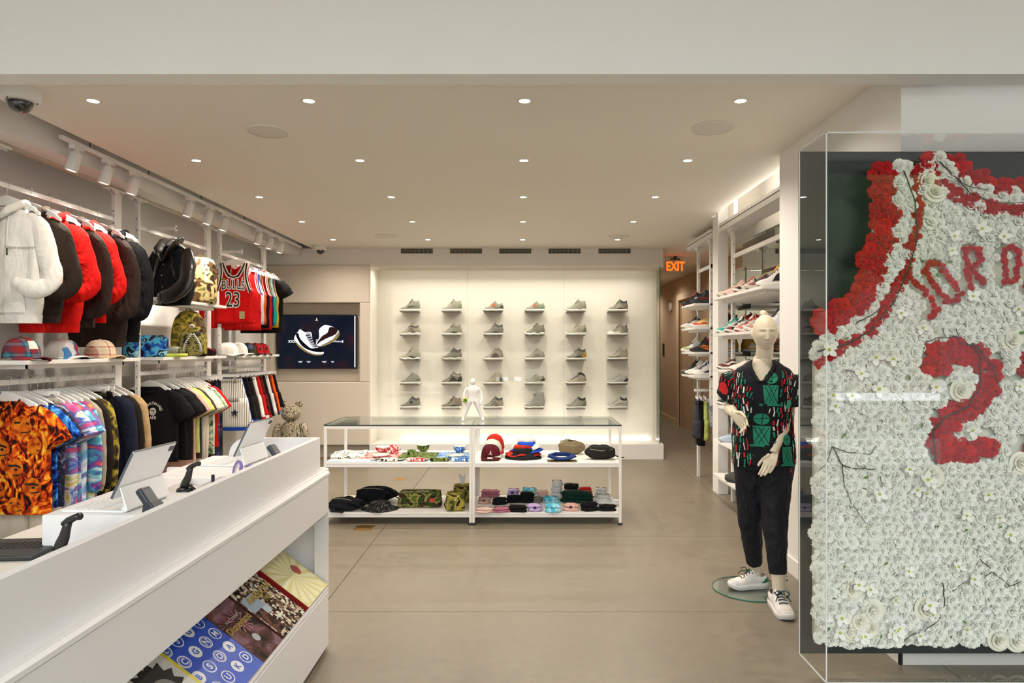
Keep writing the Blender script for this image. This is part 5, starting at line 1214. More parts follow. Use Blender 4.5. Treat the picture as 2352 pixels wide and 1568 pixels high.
# ------------------------------------------------------------------ white figurine on the glass
fg = thing('figurine', 'small plain white standing figurine with a green posy on the glass table', 'figurine', (PX(1086, 6.3), 6.3, ZT), (0, 0, R(10)), None, .97)
b = MB(); Hh = .40
for s_ in (-1, 1):
    b.tube([(s_*.095, -.012, .012), (s_*.09, .0, .03), (s_*.06, .005, .11), (s_*.028, .005, .20)], [.014, .014, .022, .03], 10)
    b.tube([(s_*.095, -.035, .01), (s_*.095, .008, .012)], [.012, .015], 8)
    b.tube([(s_*.052, .0, .315), (s_*.078, .004, .265), (s_*.085, -.01, .215), (s_*.075, -.03, .175)], [.017, .015, .012, .010], 8)
    b.ball((s_*.073, -.034, .168), .011, rz=.015, n=8, m=6)
b.tube([(0, 0, .18), (0, .002, .23), (0, 0, .29), (0, 0, .325), (0, 0, .345)], [(.045,.03), (.042,.028), (.055,.032), (.045,.026), (.015,.015)], 12)
b.ball((0, -.003, .375), .026, .028, .032, 14, 10)
bo = b.build('body', mat('figurine_white', '#e8e4e2', rough=.5), fg); rm = bo.modifiers.new('r', 'REMESH'); rm.mode = 'VOXEL'; rm.voxel_size = .004; rm.use_smooth_shade = True
sm_ = bo.modifiers.new('s', 'SMOOTH'); sm_.iterations = 4
b = MB(); rr = random.Random(3)
for i in range(12): b.ball((-.075+rr.uniform(-.016,.016), -.05+rr.uniform(-.012,.012), .185+rr.uniform(-.005,.035)), .009, n=8, m=5, mat_=0) if False else b.ball((-.075+rr.uniform(-.016,.016), -.05+rr.uniform(-.012,.012), .185+rr.uniform(-.005,.035)), .009, None, None, 8, 5, i % 2)
b.build('posy', [mat('posy_green', '#5f9a1f'), mat('posy_yellow', '#c9b13a')], fg)
# ------------------------------------------------------------------ goods on the left wall shelves
def plaid(name, c1, c2, c3, sc_=16):
    if name in MATS: return MATS[name]
    m = bpy.data.materials.new(name); m.use_nodes = True; MATS[name] = m; nt = m.node_tree; b = nt.nodes['Principled BSDF']; b.inputs['Roughness'].default_value = .9
    tc = nt.nodes.new('ShaderNodeTexCoord'); a = []
    for d in 'XZ':
        w = nt.nodes.new('ShaderNodeTexWave'); w.inputs['Scale'].default_value = sc_/3; w.bands_direction = d; nt.links.new(tc.outputs['Object'], w.inputs['Vector'])
        cr = nt.nodes.new('ShaderNodeValToRGB'); cr.color_ramp.interpolation = 'CONSTANT'; e = cr.color_ramp.elements; e[0].color = lin(c1); e[1].position = .5; e[1].color = lin(c2); x = e.new(.88); x.color = lin(c3)
        nt.links.new(w.outputs['Fac'], cr.inputs[0]); a.append(cr)
    mx = nt.nodes.new('ShaderNodeMixRGB'); mx.inputs[0].default_value = .5; nt.links.new(a[0].outputs[0], mx.inputs[1]); nt.links.new(a[1].outputs[0], mx.inputs[2]); nt.links.new(mx.outputs[0], b.inputs['Base Color']); return m
ZS = 1.475
p1 = plaid('plaid_red_blue', '#8d1a1e', '#26384e', '#3f7f8c'); p2 = camo('splash_white', ['#dcd7d0', '#dcd7d0', '#dcd7d0', '#4d86b8', '#b8282c', '#6f9a4a'], 9); p3 = plaid('plaid_beige', '#dcc6a8', '#e8d9c4', '#b05a48', 18)
cap((-3.20, 4.37, ZS), p1, 'red and blue plaid cap with white patch on the left shelf', rz=R(72), s=1.15, patch=mat('patch_white', '#d8d2c8'))
cap((-3.23, 4.80, ZS), gw, 'white cap with colourful splash print on the left shelf', rz=R(80), s=1.12, front=p2, brim=p2)
cap((-3.19, 5.17, ZS), p3, 'beige plaid cap on the left shelf', rz=R(82), s=1.12, brim=fab('#c4a980', 'brim_tan'))
bluec = camo('camo_blue', ['#0f1a3c', '#2458a8', '#4fa8cc', '#2a2a34', '#8fc4dc'], 13)
def cushion(loc, w, h, th, m, label, rz, name='camo_pouch'):
    t = thing(name, label, 'pouch', loc, (0, 0, rz)); b = MB(); blob(b, (0, 0, h/2), w/2, th/2, h/2, .35, .02, int(w*100)); b.build('body', m, t)
    MB().tube([(-w*.42, -th*.3, h*.94), (0, -th*.35, h*.985), (w*.42, -th*.3, h*.94)], .003, 6).build('zip', steel_dark, t)
cushion((-3.28, 5.62, ZS), .24, .17, .07, bluec, 'blue camouflage pouch at the end of the cap shelf behind the post', R(10))
cushion((-3.22, 5.98, ZS), .23, .19, .09, bluec, 'blue camouflage pouch beside the slide sandal', R(8))
t = thing('gift_box', 'brown and beige patterned box behind the blue pouch', 'box', (-3.38, 6.22, ZS)); bev(MB().box(-.08, .08, -.05, .05, 0, .19).build('box_body', camo('box_print', ['#8a6a5a', '#b08a78', '#6a3a34', '#c8b4a0'], 10), t), .004)
t = thing('slide_sandal', 'grey slide sandal with lime green sole on the left shelf', 'sandal', (-3.12, 6.06, ZS), (0, 0, R(100)))
b = MB(); b.loft([[(x*(.05+.012*math.sin(PI*k/5))*1.0, -.135+.27*k/5, z) for x, z in ((-1, .0), (1, .0), (1.05, .03), (-1.05, .03))] for k in range(6)]); b.build('sole', mat('lime_sole', '#b9c24a', rough=.6), t)
b = MB(); b.grid(lambda u, v: Vector((.058*math.cos(PI*u), -.085 + .11*v, .028 + (.06+.01*v)*math.sin(PI*u)**.7)), 14, 5); o = b.build('strap', fab('#7d7d70', 'slide_grey'), t); o.modifiers.new('s', 'SOLIDIFY').thickness = .008
# shark-face backpack
bp = thing('backpack', 'yellow-green camouflage backpack with toothed shark-face pocket', 'backpack', (-3.17, 6.52, ZS), (0, 0, R(28)))
b = MB(); rings = []
for i, (z, w, d, y) in enumerate(((0, .14, .085, 0), (.03, .155, .10, 0), (.15, .16, .10, .005), (.27, .15, .09, .01), (.36, .125, .075, .02), (.42, .08, .05, .03), (.44, .02, .015, .035))):
    rings.append([(w*math.copysign(abs(math.cos(a))**.6, math.cos(a)), y + d*math.copysign(abs(math.sin(a))**.6, math.sin(a)), z) for a in [2*PI*k/28 for k in range(28)]])
b.loft(rings); b.build('body', camo_g, bp)
b = MB(); blob(b, (.02, -.10, .12), .105, .045, .12, .5, .0, 2); b.build('front_pocket', camo('camo_pocket', ['#2b2117', '#6a6430', '#8d8450', '#3a3324'], 16), bp)
def pk(x, z, off=0): # on the pocket front
    q = max(0, 1 - (abs(x-.02)/.105)**3.6 - (abs(z-.12)/.12)**3.6); return Vector((x, -.10 - .045*q**.28 - off, z))
sil = mat('shark_grey', '#b9bcbc', rough=.6); tw = mat('tooth_white', '#ece8e2', rough=.6); pk_r = mat('shark_pink', '#c9707a', rough=.7)
for s_ in (-1, 1):
    pts = [pk(.02 + s_*(.012+.068*math.sin(PI*.5*i/9)), .215 - .17*i/9, .006) for i in range(10)]
    MB().tube(pts, [(.012,.004)]*10, 8).build('jaw_band', sil, bp)
    b = MB()
    for i in range(9):
        a, c = pts[i], pts[min(9, i+1)]; d = Vector((-s_*.022, -.003, -.002)); b.add([a, c, (a+c)/2+d], [(0, 1, 2)], 0)
    b.build('teeth', tw, bp)
MB().lathe([(.001,0),(.026,0),(.026,.004),(.001,.005)], 18, M=Tm((.02, -.083, .285), R(100), 0, 0, (1, .8, 1))).build('eye', tw, bp); MB().lathe([(.001,.004),(.009,.005),(.001,.008)], 12, M=Tm((.02, -.086, .285), R(100))).build('pupil', mat('pupil_red', '#a8322c'), bp)
MB().tube([(-.04, .05, .42), (-.01, .04, .47), (.04, .05, .42)], [(.012,.004)]*3, 8).build('grab_handle', camo_g, bp); MB().box(-.145, .145, -.09, .09, 0, .022).build('base', black_f, bp)
cushion((-3.15, 6.86, ZS), .16, .075, .10, fab('#2a1c1c', 'case_dark'), 'dark pouch with red strap at the end of the backpack shelf', R(20), 'glasses_case')
MB().tube([(-.06, -.06, .06), (.0, -.075, .085), (.07, -.06, .05)], [(.014,.005)]*3, 8).build('red_strap', mat('strap_red', '#b51e3a'), [o for o in bpy.data.objects if o.name.startswith('glasses_case')][0])
# caps in the third rack
for k, (px, m, lb, f) in enumerate(((527, gw, 'white cap first on the third rack shelf', None), (550, gw, 'white cap second on the third rack shelf', None), (573, camo_d, 'dark camouflage cap with blue patch on the third rack shelf', mat('patch_navy', '#24406c')), (590, camo('camo_red', ['#1c0d0d', '#7d1216', '#a81a1c', '#2a1412'], 14), 'red camouflage cap on the third rack shelf', None), (604, MATS['camo_red'], 'red camouflage cap last on the third rack shelf', None))):
    Y = FPX*3.17/(VPX-px); cap((-3.19, Y, ZS), m, lb, rz=R(80 if k < 2 else 40), s=1.1, patch=f, group='caps on the third rack shelf')
# upper shelf of the middle rack
jk = thing('satin_jacket', 'black shiny snap jacket hanging over the upper shelf', 'jacket', (-3.06, 6.0, ZU-.02), (0, 0, R(-22)))
satin = mat('satin_black', '#17120d', rough=.28, spec=.7, bump=.5, bscale=18, var=.3, vscale=10); wool = fab('#0d0d11', 'wool_black')
T = Torso(.20, .52, .085, -.13, .075, .19, hem=.17, seed=8, wr=.014); T.mesh(wool, jk)
for s_ in (-1, 1):
    sleeve(jk, s_, [(.16, -.02, -.20), (.225, -.05, -.33), (.24, -.09, -.48), (.15, -.135, -.57), (.05, -.15, -.59)] if s_ > 0 else [(.16, 0, -.20), (.235, -.02, -.33), (.27, -.05, -.48), (.25, -.08, -.60)], [.08, .085, .08, .07, .055] if s_ > 0 else [.08, .085, .08, .07], satin if s_ > 0 else wool, cuff=satin, seed=4)
    MB().tube([(s_*.005, -.10, -.28), (s_*.07, -.085, -.17), (s_*.085, -.02, -.10), (s_*.05, .05, -.085), (0, .06, -.085)], [(.03,.012), (.045,.014), (.045,.014), (.04,.014), (.04,.014)], 10).build('collar', satin, jk)
    MB().tube([(s_*.05, -.085, -.20), (s_*.10, -.088, -.32), (s_*.13, -.09, -.44)], [(.02,.006), (.018,.006), (.01,.005)], 8).build('lapel_facing', satin, jk)
buttons(T, jk, chrome, 4, -.30, -.60)
for o in [c for c in jk.children if c.name.startswith('button')]: o.location.y -= .01
hanger((-3.06, 6.0, ZU-.02), R(-22), 'coat', 'white hanger holding the black snap jacket', 'face-out hangers', .8)
bg_ = thing('backpack', 'pale yellow camouflage backpack with white vertical letters on the upper shelf', 'backpack', (-3.16, 6.72, 1.99), (0, 0, R(28))); camo_y = camo('camo_pale', ['#2e2216', '#5a4226', '#cbb57c', '#dcc890', '#7d7d44'], 12)
b = MB(); rings = []
for (z, w, d) in ((0, .14, .085), (.03, .15, .095), (.2, .15, .095), (.36, .145, .09), (.43, .12, .075), (.455, .06, .04)):
    rings.append([(w*math.copysign(abs(math.cos(a))**.5, math.cos(a)), d*math.copysign(abs(math.sin(a))**.5, math.sin(a)), z) for a in [2*PI*k/28 for k in range(28)]])
b.loft(rings).build('body', camo_y, bg_)
b = MB(); blob(b, (0, -.09, .12), .12, .04, .11, .4, .0, 2); b.build('front_pocket', camo_y, bg_)
mb = MB()
for i, ch in enumerate('BAPE'): add_text(mb, ch, Tm((.05, -.0985, .385 - i*.058)), .07, 0, .004)
mb.build('lettering', mat('letters_white', '#e8e6e0', rough=.4), bg_)
MB().tube([(-.05, .05, .44), (0, .04, .49), (.05, .05, .44)], [(.012,.004)]*3, 8).build('grab_handle', camo_y, bg_)
o = bev(MB().box(-.018, .018, -.03, .03, 0, .14).build('price_stand', white_gloss, None, (-3.09, 6.93, 1.99), (0, 0, R(10)))); tag(o, 'small white upright price holder at the end of the upper shelf', 'price holder')
# patterned toy bear by the back wall
by = 9.05
br_ = thing('toy_bear', 'large black and white patterned toy bear standing by the back wall', 'toy bear', (PX(668, by), by, 0), (0, 0, R(14)))
doodle = pattern('doodle_print', ['#15130f', '#cdbfa0', '#15130f', '#e6dcc4'], 20, 'noise', 2, 3.0, True, stops=[0, .42, .52, .60])
b = MB(); b.tube([(0, 0, .30), (0, 0, .36), (0, 0, .46), (0, 0, .56), (0, 0, .60)], [(.11,.09), (.135,.10), (.13,.095), (.10,.08), (.05,.05)], 18); b.build('torso', doodle, br_)
b = MB(); blob(b, (0, 0, .70), .125, .10, .11, .8, 0, 0); b.build('head', doodle, br_)
b = MB(); blob(b, (0, -.10, .665), .05, .03, .035, .8, 0, 0); b.build('muzzle', doodle, br_)
for s_ in (-1, 1):
    b = MB(); b.lathe([(.001,.02),(.045,.02),(.05,0),(.045,-.02),(.001,-.02)], 16, M=Tm((s_*.105, 0, .815), R(90))); b.build('ear', doodle, br_)
    MB().tube([(s_*.13, 0, .555), (s_*.18, -.01, .47), (s_*.195, -.02, .38), (s_*.19, -.04, .33)], [.045, .045, .042, .04], 12).build('arm', doodle, br_)
    MB().tube([(s_*.065, 0, .32), (s_*.075, 0, .18), (s_*.08, 0, .05), (s_*.08, -.01, .0)], [.065, .06, .06, .062], 14).build('leg', doodle, br_)
    MB().ball((s_*.045, -.098, .715), .010, n=8, m=6).build('eye', black_plastic, br_)
# ------------------------------------------------------------------ sales counter
ctr = thing('sales_counter', 'long white sales counter with raised ledge and sloping book shelf', 'counter', (0, 0, 0))
lac = mat('counter_white', '#e9e5e4', rough=.32, var=.01, vscale=2); top_m = mat('counter_top_cream', '#e6ddd2', rough=.35, var=.02, vscale=3)
CY0, CY1 = -.4, 3.50; FX = -.99
bev(MB().box(FX-.02, FX, CY0, CY1, .71, .895).build('front_panel', lac, ctr), .003)
bev(MB().box(FX-.02, FX, CY0, CY1, .03, .307).build('lower_panel', lac, ctr), .003)
lg_p = [(-1.05,.895),(-.992,.895),(-.984,.902),(-.984,.914),(-.992,.922),(-1.004,.922),(-1.006,.928),(-1.018,.928),(-1.020,.934),(-1.05,.934)]
MB().prism(lg_p, CY0, CY1+.01).build('ledge', lac, ctr)
bev(MB().box(-1.055, -1.03, CY0, CY1, .92, 1.094).build('ledge_panel', lac, ctr), .002)
# rounded far end
arc = [(FX-.07+.07*math.cos(a), CY1+.07*math.sin(a)) for a in [R(90*i/8) for i in range(9)]]
MB().prism(arc + [(-1.84, 3.57), (-1.84, 3.545), (-1.06, 3.545), (-1.06, 3.50)], .03, .93, axis='z').build('end_panel', lac, ctr)
MB().prism([(FX-.05, CY1), (FX-.05, 3.545), (-1.06, 3.545), (-1.06, CY1)], .03, .3, axis='z').build('corner_block', lac, ctr)
bev(MB().box(-1.84, -1.055, CY0, 3.545, .84, .877).build('worktop', top_m, ctr), .003)
bev(MB().box(-1.84, -1.82, CY0, 3.545, .03, .84).build('back_panel', lac, ctr), .003)
# curved screen at the far end
pe = [(-1.055, .99), (-1.055, 1.094), (-1.40, 1.094)] + [(-1.40-.09*math.sin(a), 1.004+.09*math.cos(a)) for a in [R(90*i/8) for i in range(1, 9)]] + [(-1.49, .99)]
MB().prism(pe, 3.48, 3.50).build('end_screen', lac, ctr)
# platform with a recess
ZP = .994
bev(MB().box(-1.6, -1.055, 2.277, 2.64, .877, ZP).build('platform', lac, ctr), .004)
bev(MB().box(-1.6, -1.055, 2.94, 3.545, .877, ZP).build('platform', lac, ctr), .004)
bev(MB().box(-1.6, -1.42, 2.64, 2.94, .877, ZP).build('platform', lac, ctr), .004)
MB().box(-1.42, -1.055, 2.64, 2.94, .877, .962).build('recess_floor', top_m, ctr)
# sloping shelf for books
def slope(s_, dn=0.0):  # s_ 0 at the lip .. 1 at the top; dn lifts off the board
    a, b = Vector((-1.0, 0, .312)), Vector((-1.42, 0, .632)); n = Vector((.606, 0, .795)); return a.lerp(b, s_) + n*dn
q = [slope(0), slope(1), slope(1, -.02), slope(0, -.02)]
MB().prism([(p.x, p.z) for p in q], CY0, CY1+.04).build('book_slope', lac, ctr)
MB().box(-1.45, -1.42, CY0, 3.545, .3, .84).build('inner_back', lac, ctr)
MB().prism([(FX-.004, .312), (FX+.0, .318), (FX-.004, .330), (FX-.012, .330), (FX-.012, .312)], CY0, CY1).build('book_lip', lac, ctr)
# ------------------------------------------------------------------ books leaning on the slope
def book(y0, y1, h, label, cover, spine, th=.02, lift=0.0, deco=None, s0=.02):
    t = thing('book', label, 'book', (0, 0, 0), group='books on the counter shelf'); L = (Vector((-1.42, 0, .632)) - Vector((-1.0, 0, .312))).length
    def pt(sx, s_, dn): p = slope(s0 + s_*h/L, dn); return Vector((p.x, lerp(y1, y0, sx) if False else lerp(y0, y1, sx), p.z))
    def slab(d0, d1, x0=0, x1=1, a0=0, a1=1):
        b = MB(); vs = [pt(x, a, d) for d in (d0, d1) for a in (a0, a1) for x in (x0, x1)]; b.add(vs, [(0,2,3,1),(4,5,7,6),(0,1,5,4),(2,6,7,3),(0,4,6,2),(1,3,7,5)]); return b
    slab(lift+.001, lift+.004).build('back_cover', spine, t); slab(lift+.004, lift+th-.003, .015, .985, .01, .99).build('pages', mat('paper_edge', '#d9d2c4'), t)
    slab(lift+th-.003, lift+th).build('front_cover', cover, t); slab(lift+.001, lift+th, -.012, .0).build('spine', spine, t)
    if deco: deco(t, lambda x, a, k=1: pt(x, a, lift + th + .0006*k))
    return t
def quad_on(t, f, name, m, x0, x1, a0, a1, k=1):
    MB().add([f(x0, a0, k), f(x1, a0, k), f(x1, a1, k), f(x0, a1, k)], [(0, 1, 2, 3)]).build(name, m, t)
def text_on(t, f, s, x, a, size, m, name='title_lettering', k=2, rot=0, ext=(.3, .3), off=0.0):
    # letters run along the book's width (x) and stand up the slope (a)
    mb = MB(); vs, fs = text_geo(s, size, off); cr_, sr_ = math.cos(rot), math.sin(rot)
    mb.add([f(x + (v[0]*cr_ - v[2]*sr_)/ext[0], a + (v[0]*sr_ + v[2]*cr_)/ext[1], k) for v in vs], fs, 0); mb.build(name, m, t)
def circ_on(t, f, name, m, x, a, r, ext, k=1, r0=0, n=20):
    b = MB()
    if r0: b.add([f(x+q*math.cos(2*PI*i/n)/ext[0], a+q*math.sin(2*PI*i/n)/ext[1], k) for q in (r0, r) for i in range(n)], [(i, (i+1)%n, n+(i+1)%n, n+i) for i in range(n)])
    else: b.add([f(x+r*math.cos(2*PI*i/n)/ext[0], a+r*math.sin(2*PI*i/n)/ext[1], k) for i in range(n)], [tuple(range(n))])
    return b.build(name, m, t)
yel = mat('book_yellow', '#d9cf8a', rough=.4); redb = mat('book_red', '#8d1010', rough=.4); goldt = mat('gold_foil', '#b59a45', rough=.4, metal=.3)
def deco_sun(t, f):
    # pale sunburst rays and a red disc; the pictured figure is left out
    for i in range(16):
        a = 2*PI*i/16; da = PI/26
        MB().add([f(.5, .5), f(max(.01, min(.99, .5+.6*math.cos(a-da))), max(.01, min(.99, .5+.6*math.sin(a-da)))), f(max(.01, min(.99, .5+.6*math.cos(a+da))), max(.01, min(.99, .5+.6*math.sin(a+da))))], [(0, 1, 2)]).build('sunburst_ray', mat('book_yellow_pale', '#e6e0b4', rough=.4), t)
    circ_on(t, f, 'red_disc', mat('disc_red', '#a8443a', rough=.5), .72, .55, .032, (.32, .31), 2)
book(3.175, 3.485, .31, 'yellow sunburst book with red spine at the far end', yel, redb, .035, deco=deco_sun)
photo1 = pattern('crowd_photo', ['#241a16', '#5a3b30', '#c9bba6', '#8a6a58', '#e2dccb', '#3a2c26'], 75, 'voronoi', 0, 0, True)
photo2 = pattern('night_photo', ['#1c1714', '#3a302a', '#5e4038', '#8d6a74', '#2c2620'], 9, 'noise', 6, .6, False, stops=[.3, .42, .5, .6, .72])
def deco_am(t, f):
    quad_on(t, f, 'sky_image', mat('sky_print', '#9fb0c2', rough=.4), .02, .42, .36, .72, 1)
    quad_on(t, f, 'roofline_image', pattern('street_photo', ['#3a2a22', '#6b4636', '#2c221e'], 20, 'noise', 4, 0, True, stops=[0, .45, .6]), .02, .26, .08, .48, 2)
    text_on(t, f, 'AMERICA', .5, .60, .05, goldt, ext=(.29, .33), off=.0015, k=3); text_on(t, f, '1900', .62, .49, .034, goldt, ext=(.29, .33), off=.001, k=3)
    circ_on(t, f, 'round_seal', goldt, .93, .66, .014, (.29, .33), 3)
book(2.87, 3.155, .33, 'photo book titled AMERICA 1900 in gold letters', photo1, mat('spine_brown', '#4a1512'), .022, deco=deco_am)
def deco_fw(t, f):
    for (x, a, r_, c) in ((.25, .62, .05, '#a8506a'), (.6, .55, .06, '#c06a90'), (.12, .9, .04, '#b8584a')):
        for i in range(14):
            an = 2*PI*i/14; MB().add([f(x+.12*r_/.05*.1*math.cos(an), a+.012*math.sin(an)), f(min(.98, x+r_*math.cos(an-.05)/.21), min(.98, a+r_*math.sin(an-.05)/.33)), f(min(.98, x+r_*math.cos(an+.05)/.21), min(.98, a+r_*math.sin(an+.05)/.33))], [(0, 1, 2)]).build('firework_ray', mat('fw_' + c[1:], c, rough=.5), t)
    circ_on(t, f, 'glow_image', mat('glow_white', '#a9acb4'), .5, .27, .02, (.21, .33), 2)
    text_on(t, f, 'WALT DISNEYS', .5, .62, .018, mat('caption_white', '#cfc8bc'), ext=(.21, .33), k=3); text_on(t, f, 'Disneyland', .5, .49, .045, goldt, ext=(.21, .33), off=.001, k=3)
book(2.645, 2.855, .33, 'dark photo book titled Disneyland with fireworks', photo2, mat('spine_dark', '#2a2624'), .02, deco=deco_fw)
blue_c = mat('book_blue', '#0a49c2', rough=.35); whc = mat('print_white_gloss', '#e6e8ec', rough=.4)
def deco_logo(t, f):
    E = (.33, .34); r_ = random.Random(2); k = 0
    letters = 'L,S,G,P,C,G,N,M,B,S,O,A,R,U,K,D'.split(',')
    for i in range(4):
        for j in range(4):
            x, a = .14 + .235*j + (.05 if i % 2 else 0), .84 - .215*i; x = min(.88, x); L_ = letters[k]; k += 1
            if k % 3 == 0: circ_on(t, f, 'logo_disc', whc, x, a, .027, E, 1); text_on(t, f, L_, x, a-.035, .036, blue_c, 'logo_letter', 2, ext=E, off=.001)
            else:
                circ_on(t, f, 'logo_ring', whc, x, a, .028, E, 1, .0235); text_on(t, f, L_, x, a-.035, .036, whc, 'logo_letter', 2, ext=E, off=.001)
                if k % 2: circ_on(t, f, 'logo_ring', whc, x, a, .021, E, 1, .019)
    text_on(t, f, 'LOGO DESIGN', -.02, .5, .0, whc) if False else None
book(2.285, 2.625, .34, 'bright blue book covered in white round logos', blue_c, mat('book_navy', '#0b2a6e'), .03, deco=deco_logo)
lb_ = [o for o in bpy.data.objects if o.get('label', '').startswith('bright blue book')][0]
def deco_por(t, f):
    E = (.28, .34)
    quad_on(t, f, 'portrait_backdrop', mat('portrait_grey', '#c9c6c0', rough=.4), .06, .94, .05, .95, 1)
    b = MB(); rr = random.Random(8); pts = []
    for i in range(26):
        a = 2*PI*i/26; r_ = .075 + (.028 if i % 2 else 0) * (1 if math.sin(a) > -.3 else 0); pts.append(f(.52+r_*math.cos(a)/E[0], .58+r_*1.05*math.sin(a)/E[1], 2))
    b.add(pts, [tuple(range(26))]).build('dark_hair', mat('hair_print', '#1d1b1a'), t)
    circ_on(t, f, 'face_print', mat('face_grey', '#8a8580'), .52, .5, .055, E, 3); quad_on(t, f, 'shoulder_print', mat('hair_print', '#1d1b1a'), .2, .85, .05, .28, 2)
book(2.0, 2.28, .34, 'yellow bordered book with a black and white portrait', mat('book_yellow_bright', '#cfc01e', rough=.4), mat('book_yellow_bright', '#cfc01e'), .028, .03, deco_por)
# ------------------------------------------------------------------ things on the counter
al = mat('tablet_silver', '#ecebea', rough=.3); dk = mat('tablet_edge', '#55595f', rough=.3, metal=.6); scr_m = mat('screen_glass', '#15171a', rough=.08)
def tablet(x, y, label, rz=0):
    # local frame: keyboard towards -x, tablet back faces +x, width along y
    t = thing('tablet_stand', label, 'tablet', (x, y, ZP), (0, 0, rz), group='tablets on the counter')
    bev(MB().box(-.19, .03, -.125, .125, 0, .008).build('keyboard_base', al, t), .003)
    kb = MB()
    for i in range(5):
        for j in range(12): kb.box(-.165+i*.022, -.147+i*.022, -.11+j*.0185, -.095+j*.0185, .008, .0105)
    kb.build('keys', mat('key_white', '#dcdad8', rough=.5), t)
    MB().tube([(.03, -.12, .012), (.03, .12, .012)], .011, 14).build('hinge', al, t)
    st = [(.03,.0),(.045,.012),(.032,.05),(.02,.085),(.016,.085),(.026,.05),(.034,.016)]
    MB().prism(st, -.122, .122).build('stand_leaf', al, t)
    a = Tm((-.012, 0, .045), 0, R(26))
    bev(MB().box(-.003, .004, -.125, .125, 0, .18, M=a).build('tablet_body', al, t), .003)
    MB().box(-.0045, -.003, -.12, .12, .005, .175, M=a).build('display', scr_m, t)
    MB().box(-.0042, .0042, -.1265, -.125, .004, .176, M=a).box(-.0042, .0042, -.1255, .1255, .18, .1812, M=a).build('metal_edge', dk, t)
    bev(MB().box(.004, .0062, .088, .118, .15, .17, M=a).build('camera_bump', dk, t), .002)
tablet(-1.365, 2.43, 'white tablet on keyboard stand nearest the front of the counter', R(-4)); tablet(-1.33, 3.33, 'white tablet on keyboard stand at the far end of the counter', R(-4))
tgrey = mat('terminal_grey', '#2b2f38', rough=.45); tkey = mat('terminal_top', '#4a4d50', rough=.4)
for (x, y, lb) in ((-1.215, 2.26, 'dark card terminal in its dock beside the nearer tablet'), (-1.16, 3.27, 'dark card terminal in its dock beside the far tablet')):
    t = thing('card_terminal', lb, 'card terminal', (x, y, ZP), (0, 0, R(-12)), group='card terminals', scale=.74)
    bev(MB().prism([(-.04,0),(.05,0),(.045,.035),(.0,.075),(-.03,.06)], -.036, .036).build('dock', tgrey, t), .006)
    a = Tm((.0, 0, .045), 0, R(-38)); bev(MB().box(-.018, .014, -.033, .033, -.02, .10, M=a).build('reader', tgrey, t), .008); bev(MB().box(.014, .017, -.026, .026, .0, .085, M=a).build('glass_face', tkey, t), .002)
o = MB().tube([(-1.19, 2.31, ZP+.012), (-1.24, 2.26, ZP+.02), (-1.28, 2.24, ZP-.02), (-1.31, 2.22, .90), (-1.36, 2.14, .884), (-1.42, 2.12, .884)], .005, 8).build('power_cable', black_plastic); tag(o, 'black cable running off the platform by the near tablet', 'cable')
def scanner(x, y, z, label, sc_=1.0):
    t = thing('barcode_scanner', label, 'scanner', (x, y, z), (0, 0, R(-20)), group='barcode scanners', scale=sc_)
    MB().lathe([(.001,0),(.042,0),(.044,.004),(.042,.03),(.035,.036),(.001,.036)], 24).build('base', black_plastic, t)
    MB().tube([(-.015, 0, .03), (-.005, 0, .055), (.012, 0, .085), (.022, 0, .115), (.03, 0, .135)], [(.024,.012), (.022,.013), (.018,.013), (.014,.012), (.012,.012)], 12).build('grip', black_plastic, t)
    MB().tube([(.012, 0, .125), (.035, 0, .138), (.062, 0, .150), (.078, 0, .154)], [(.012,.010), (.014,.012), (.011,.010), (.013,.012)], 12).build('head', black_plastic, t)
    MB().tube([(.0, 0, .04), (.03, 0, .05), (.045, 0, .03)], .006, 8).build('cradle_arm', black_plastic, t)
scanner(-1.44, 2.14, .877, 'black barcode scanner on its round stand nearest the viewer'); scanner(-1.335, 2.72, .965, 'black barcode scanner on its stand in the counter recess', .85)
t = thing('storage_tray', 'white open tray holding scissors and pens in the counter recess', 'tray', (-1.20, 2.82, .963)); MB().box(-.09, .12, -.11, .11, 0, .012).build('tray_floor', lac, t)
MB().box(-.09, .12, .105, .11, .012, .04).box(-.09, -.085, -.11, .11, .012, .04).box(.115, .12, -.11, .11, .012, .04).build('tray_wall', lac, t)
t = thing('scissors', 'scissors with purple oval handles standing in the tray', 'scissors', (-1.19, 2.86, .985), (0, 0, R(-25)))
purp = mat('purple_plastic', '#8a6fb0', rough=.4)
for k, (x, tl, sc_) in enumerate(((-.018, 20, 1.0), (.022, 34, .9))):
    n = 20; pts = [(math.cos(2*PI*i/n)*.018*sc_, 0, .06 + math.sin(2*PI*i/n)*.038*sc_) for i in range(n+1)]
    MB().tube(pts, .0065, 8, caps=False, M=Tm((x, .006*k, 0), 0, R(tl))).build('handle', purp, t)
    MB().tube([(math.cos(2*PI*i/n)*.0125*sc_, 0, .06 + math.sin(2*PI*i/n)*.032*sc_) for i in range(n+1)], .0035, 8, caps=False, M=Tm((x, .006*k, 0), 0, R(tl))).build('grip_lining', mat('grip_grey', '#c9c7c4'), t)
    MB().box(-.006, .006, -.002, .002, -.02, .03, M=Tm((x, .006*k, 0), 0, R(tl))).build('blade', chrome, t)
for k, (x, y, c, lb) in enumerate(((-1.255, 2.78, '#1a1a1c', 'black marker pen standing in the tray'), (-1.24, 2.80, '#2a3a34', 'dark green pen lying in the tray'))):
    o = MB().tube([(0, 0, 0), (0, 0, .05), (0, 0, .06)] if k == 0 else [(0, 0, .008), (.06, .03, .012)], .007, 10).build('marker_pen', mat('pen%d' % k, c, rough=.4), None, (x, y, .976)); tag(o, lb, 'pen')
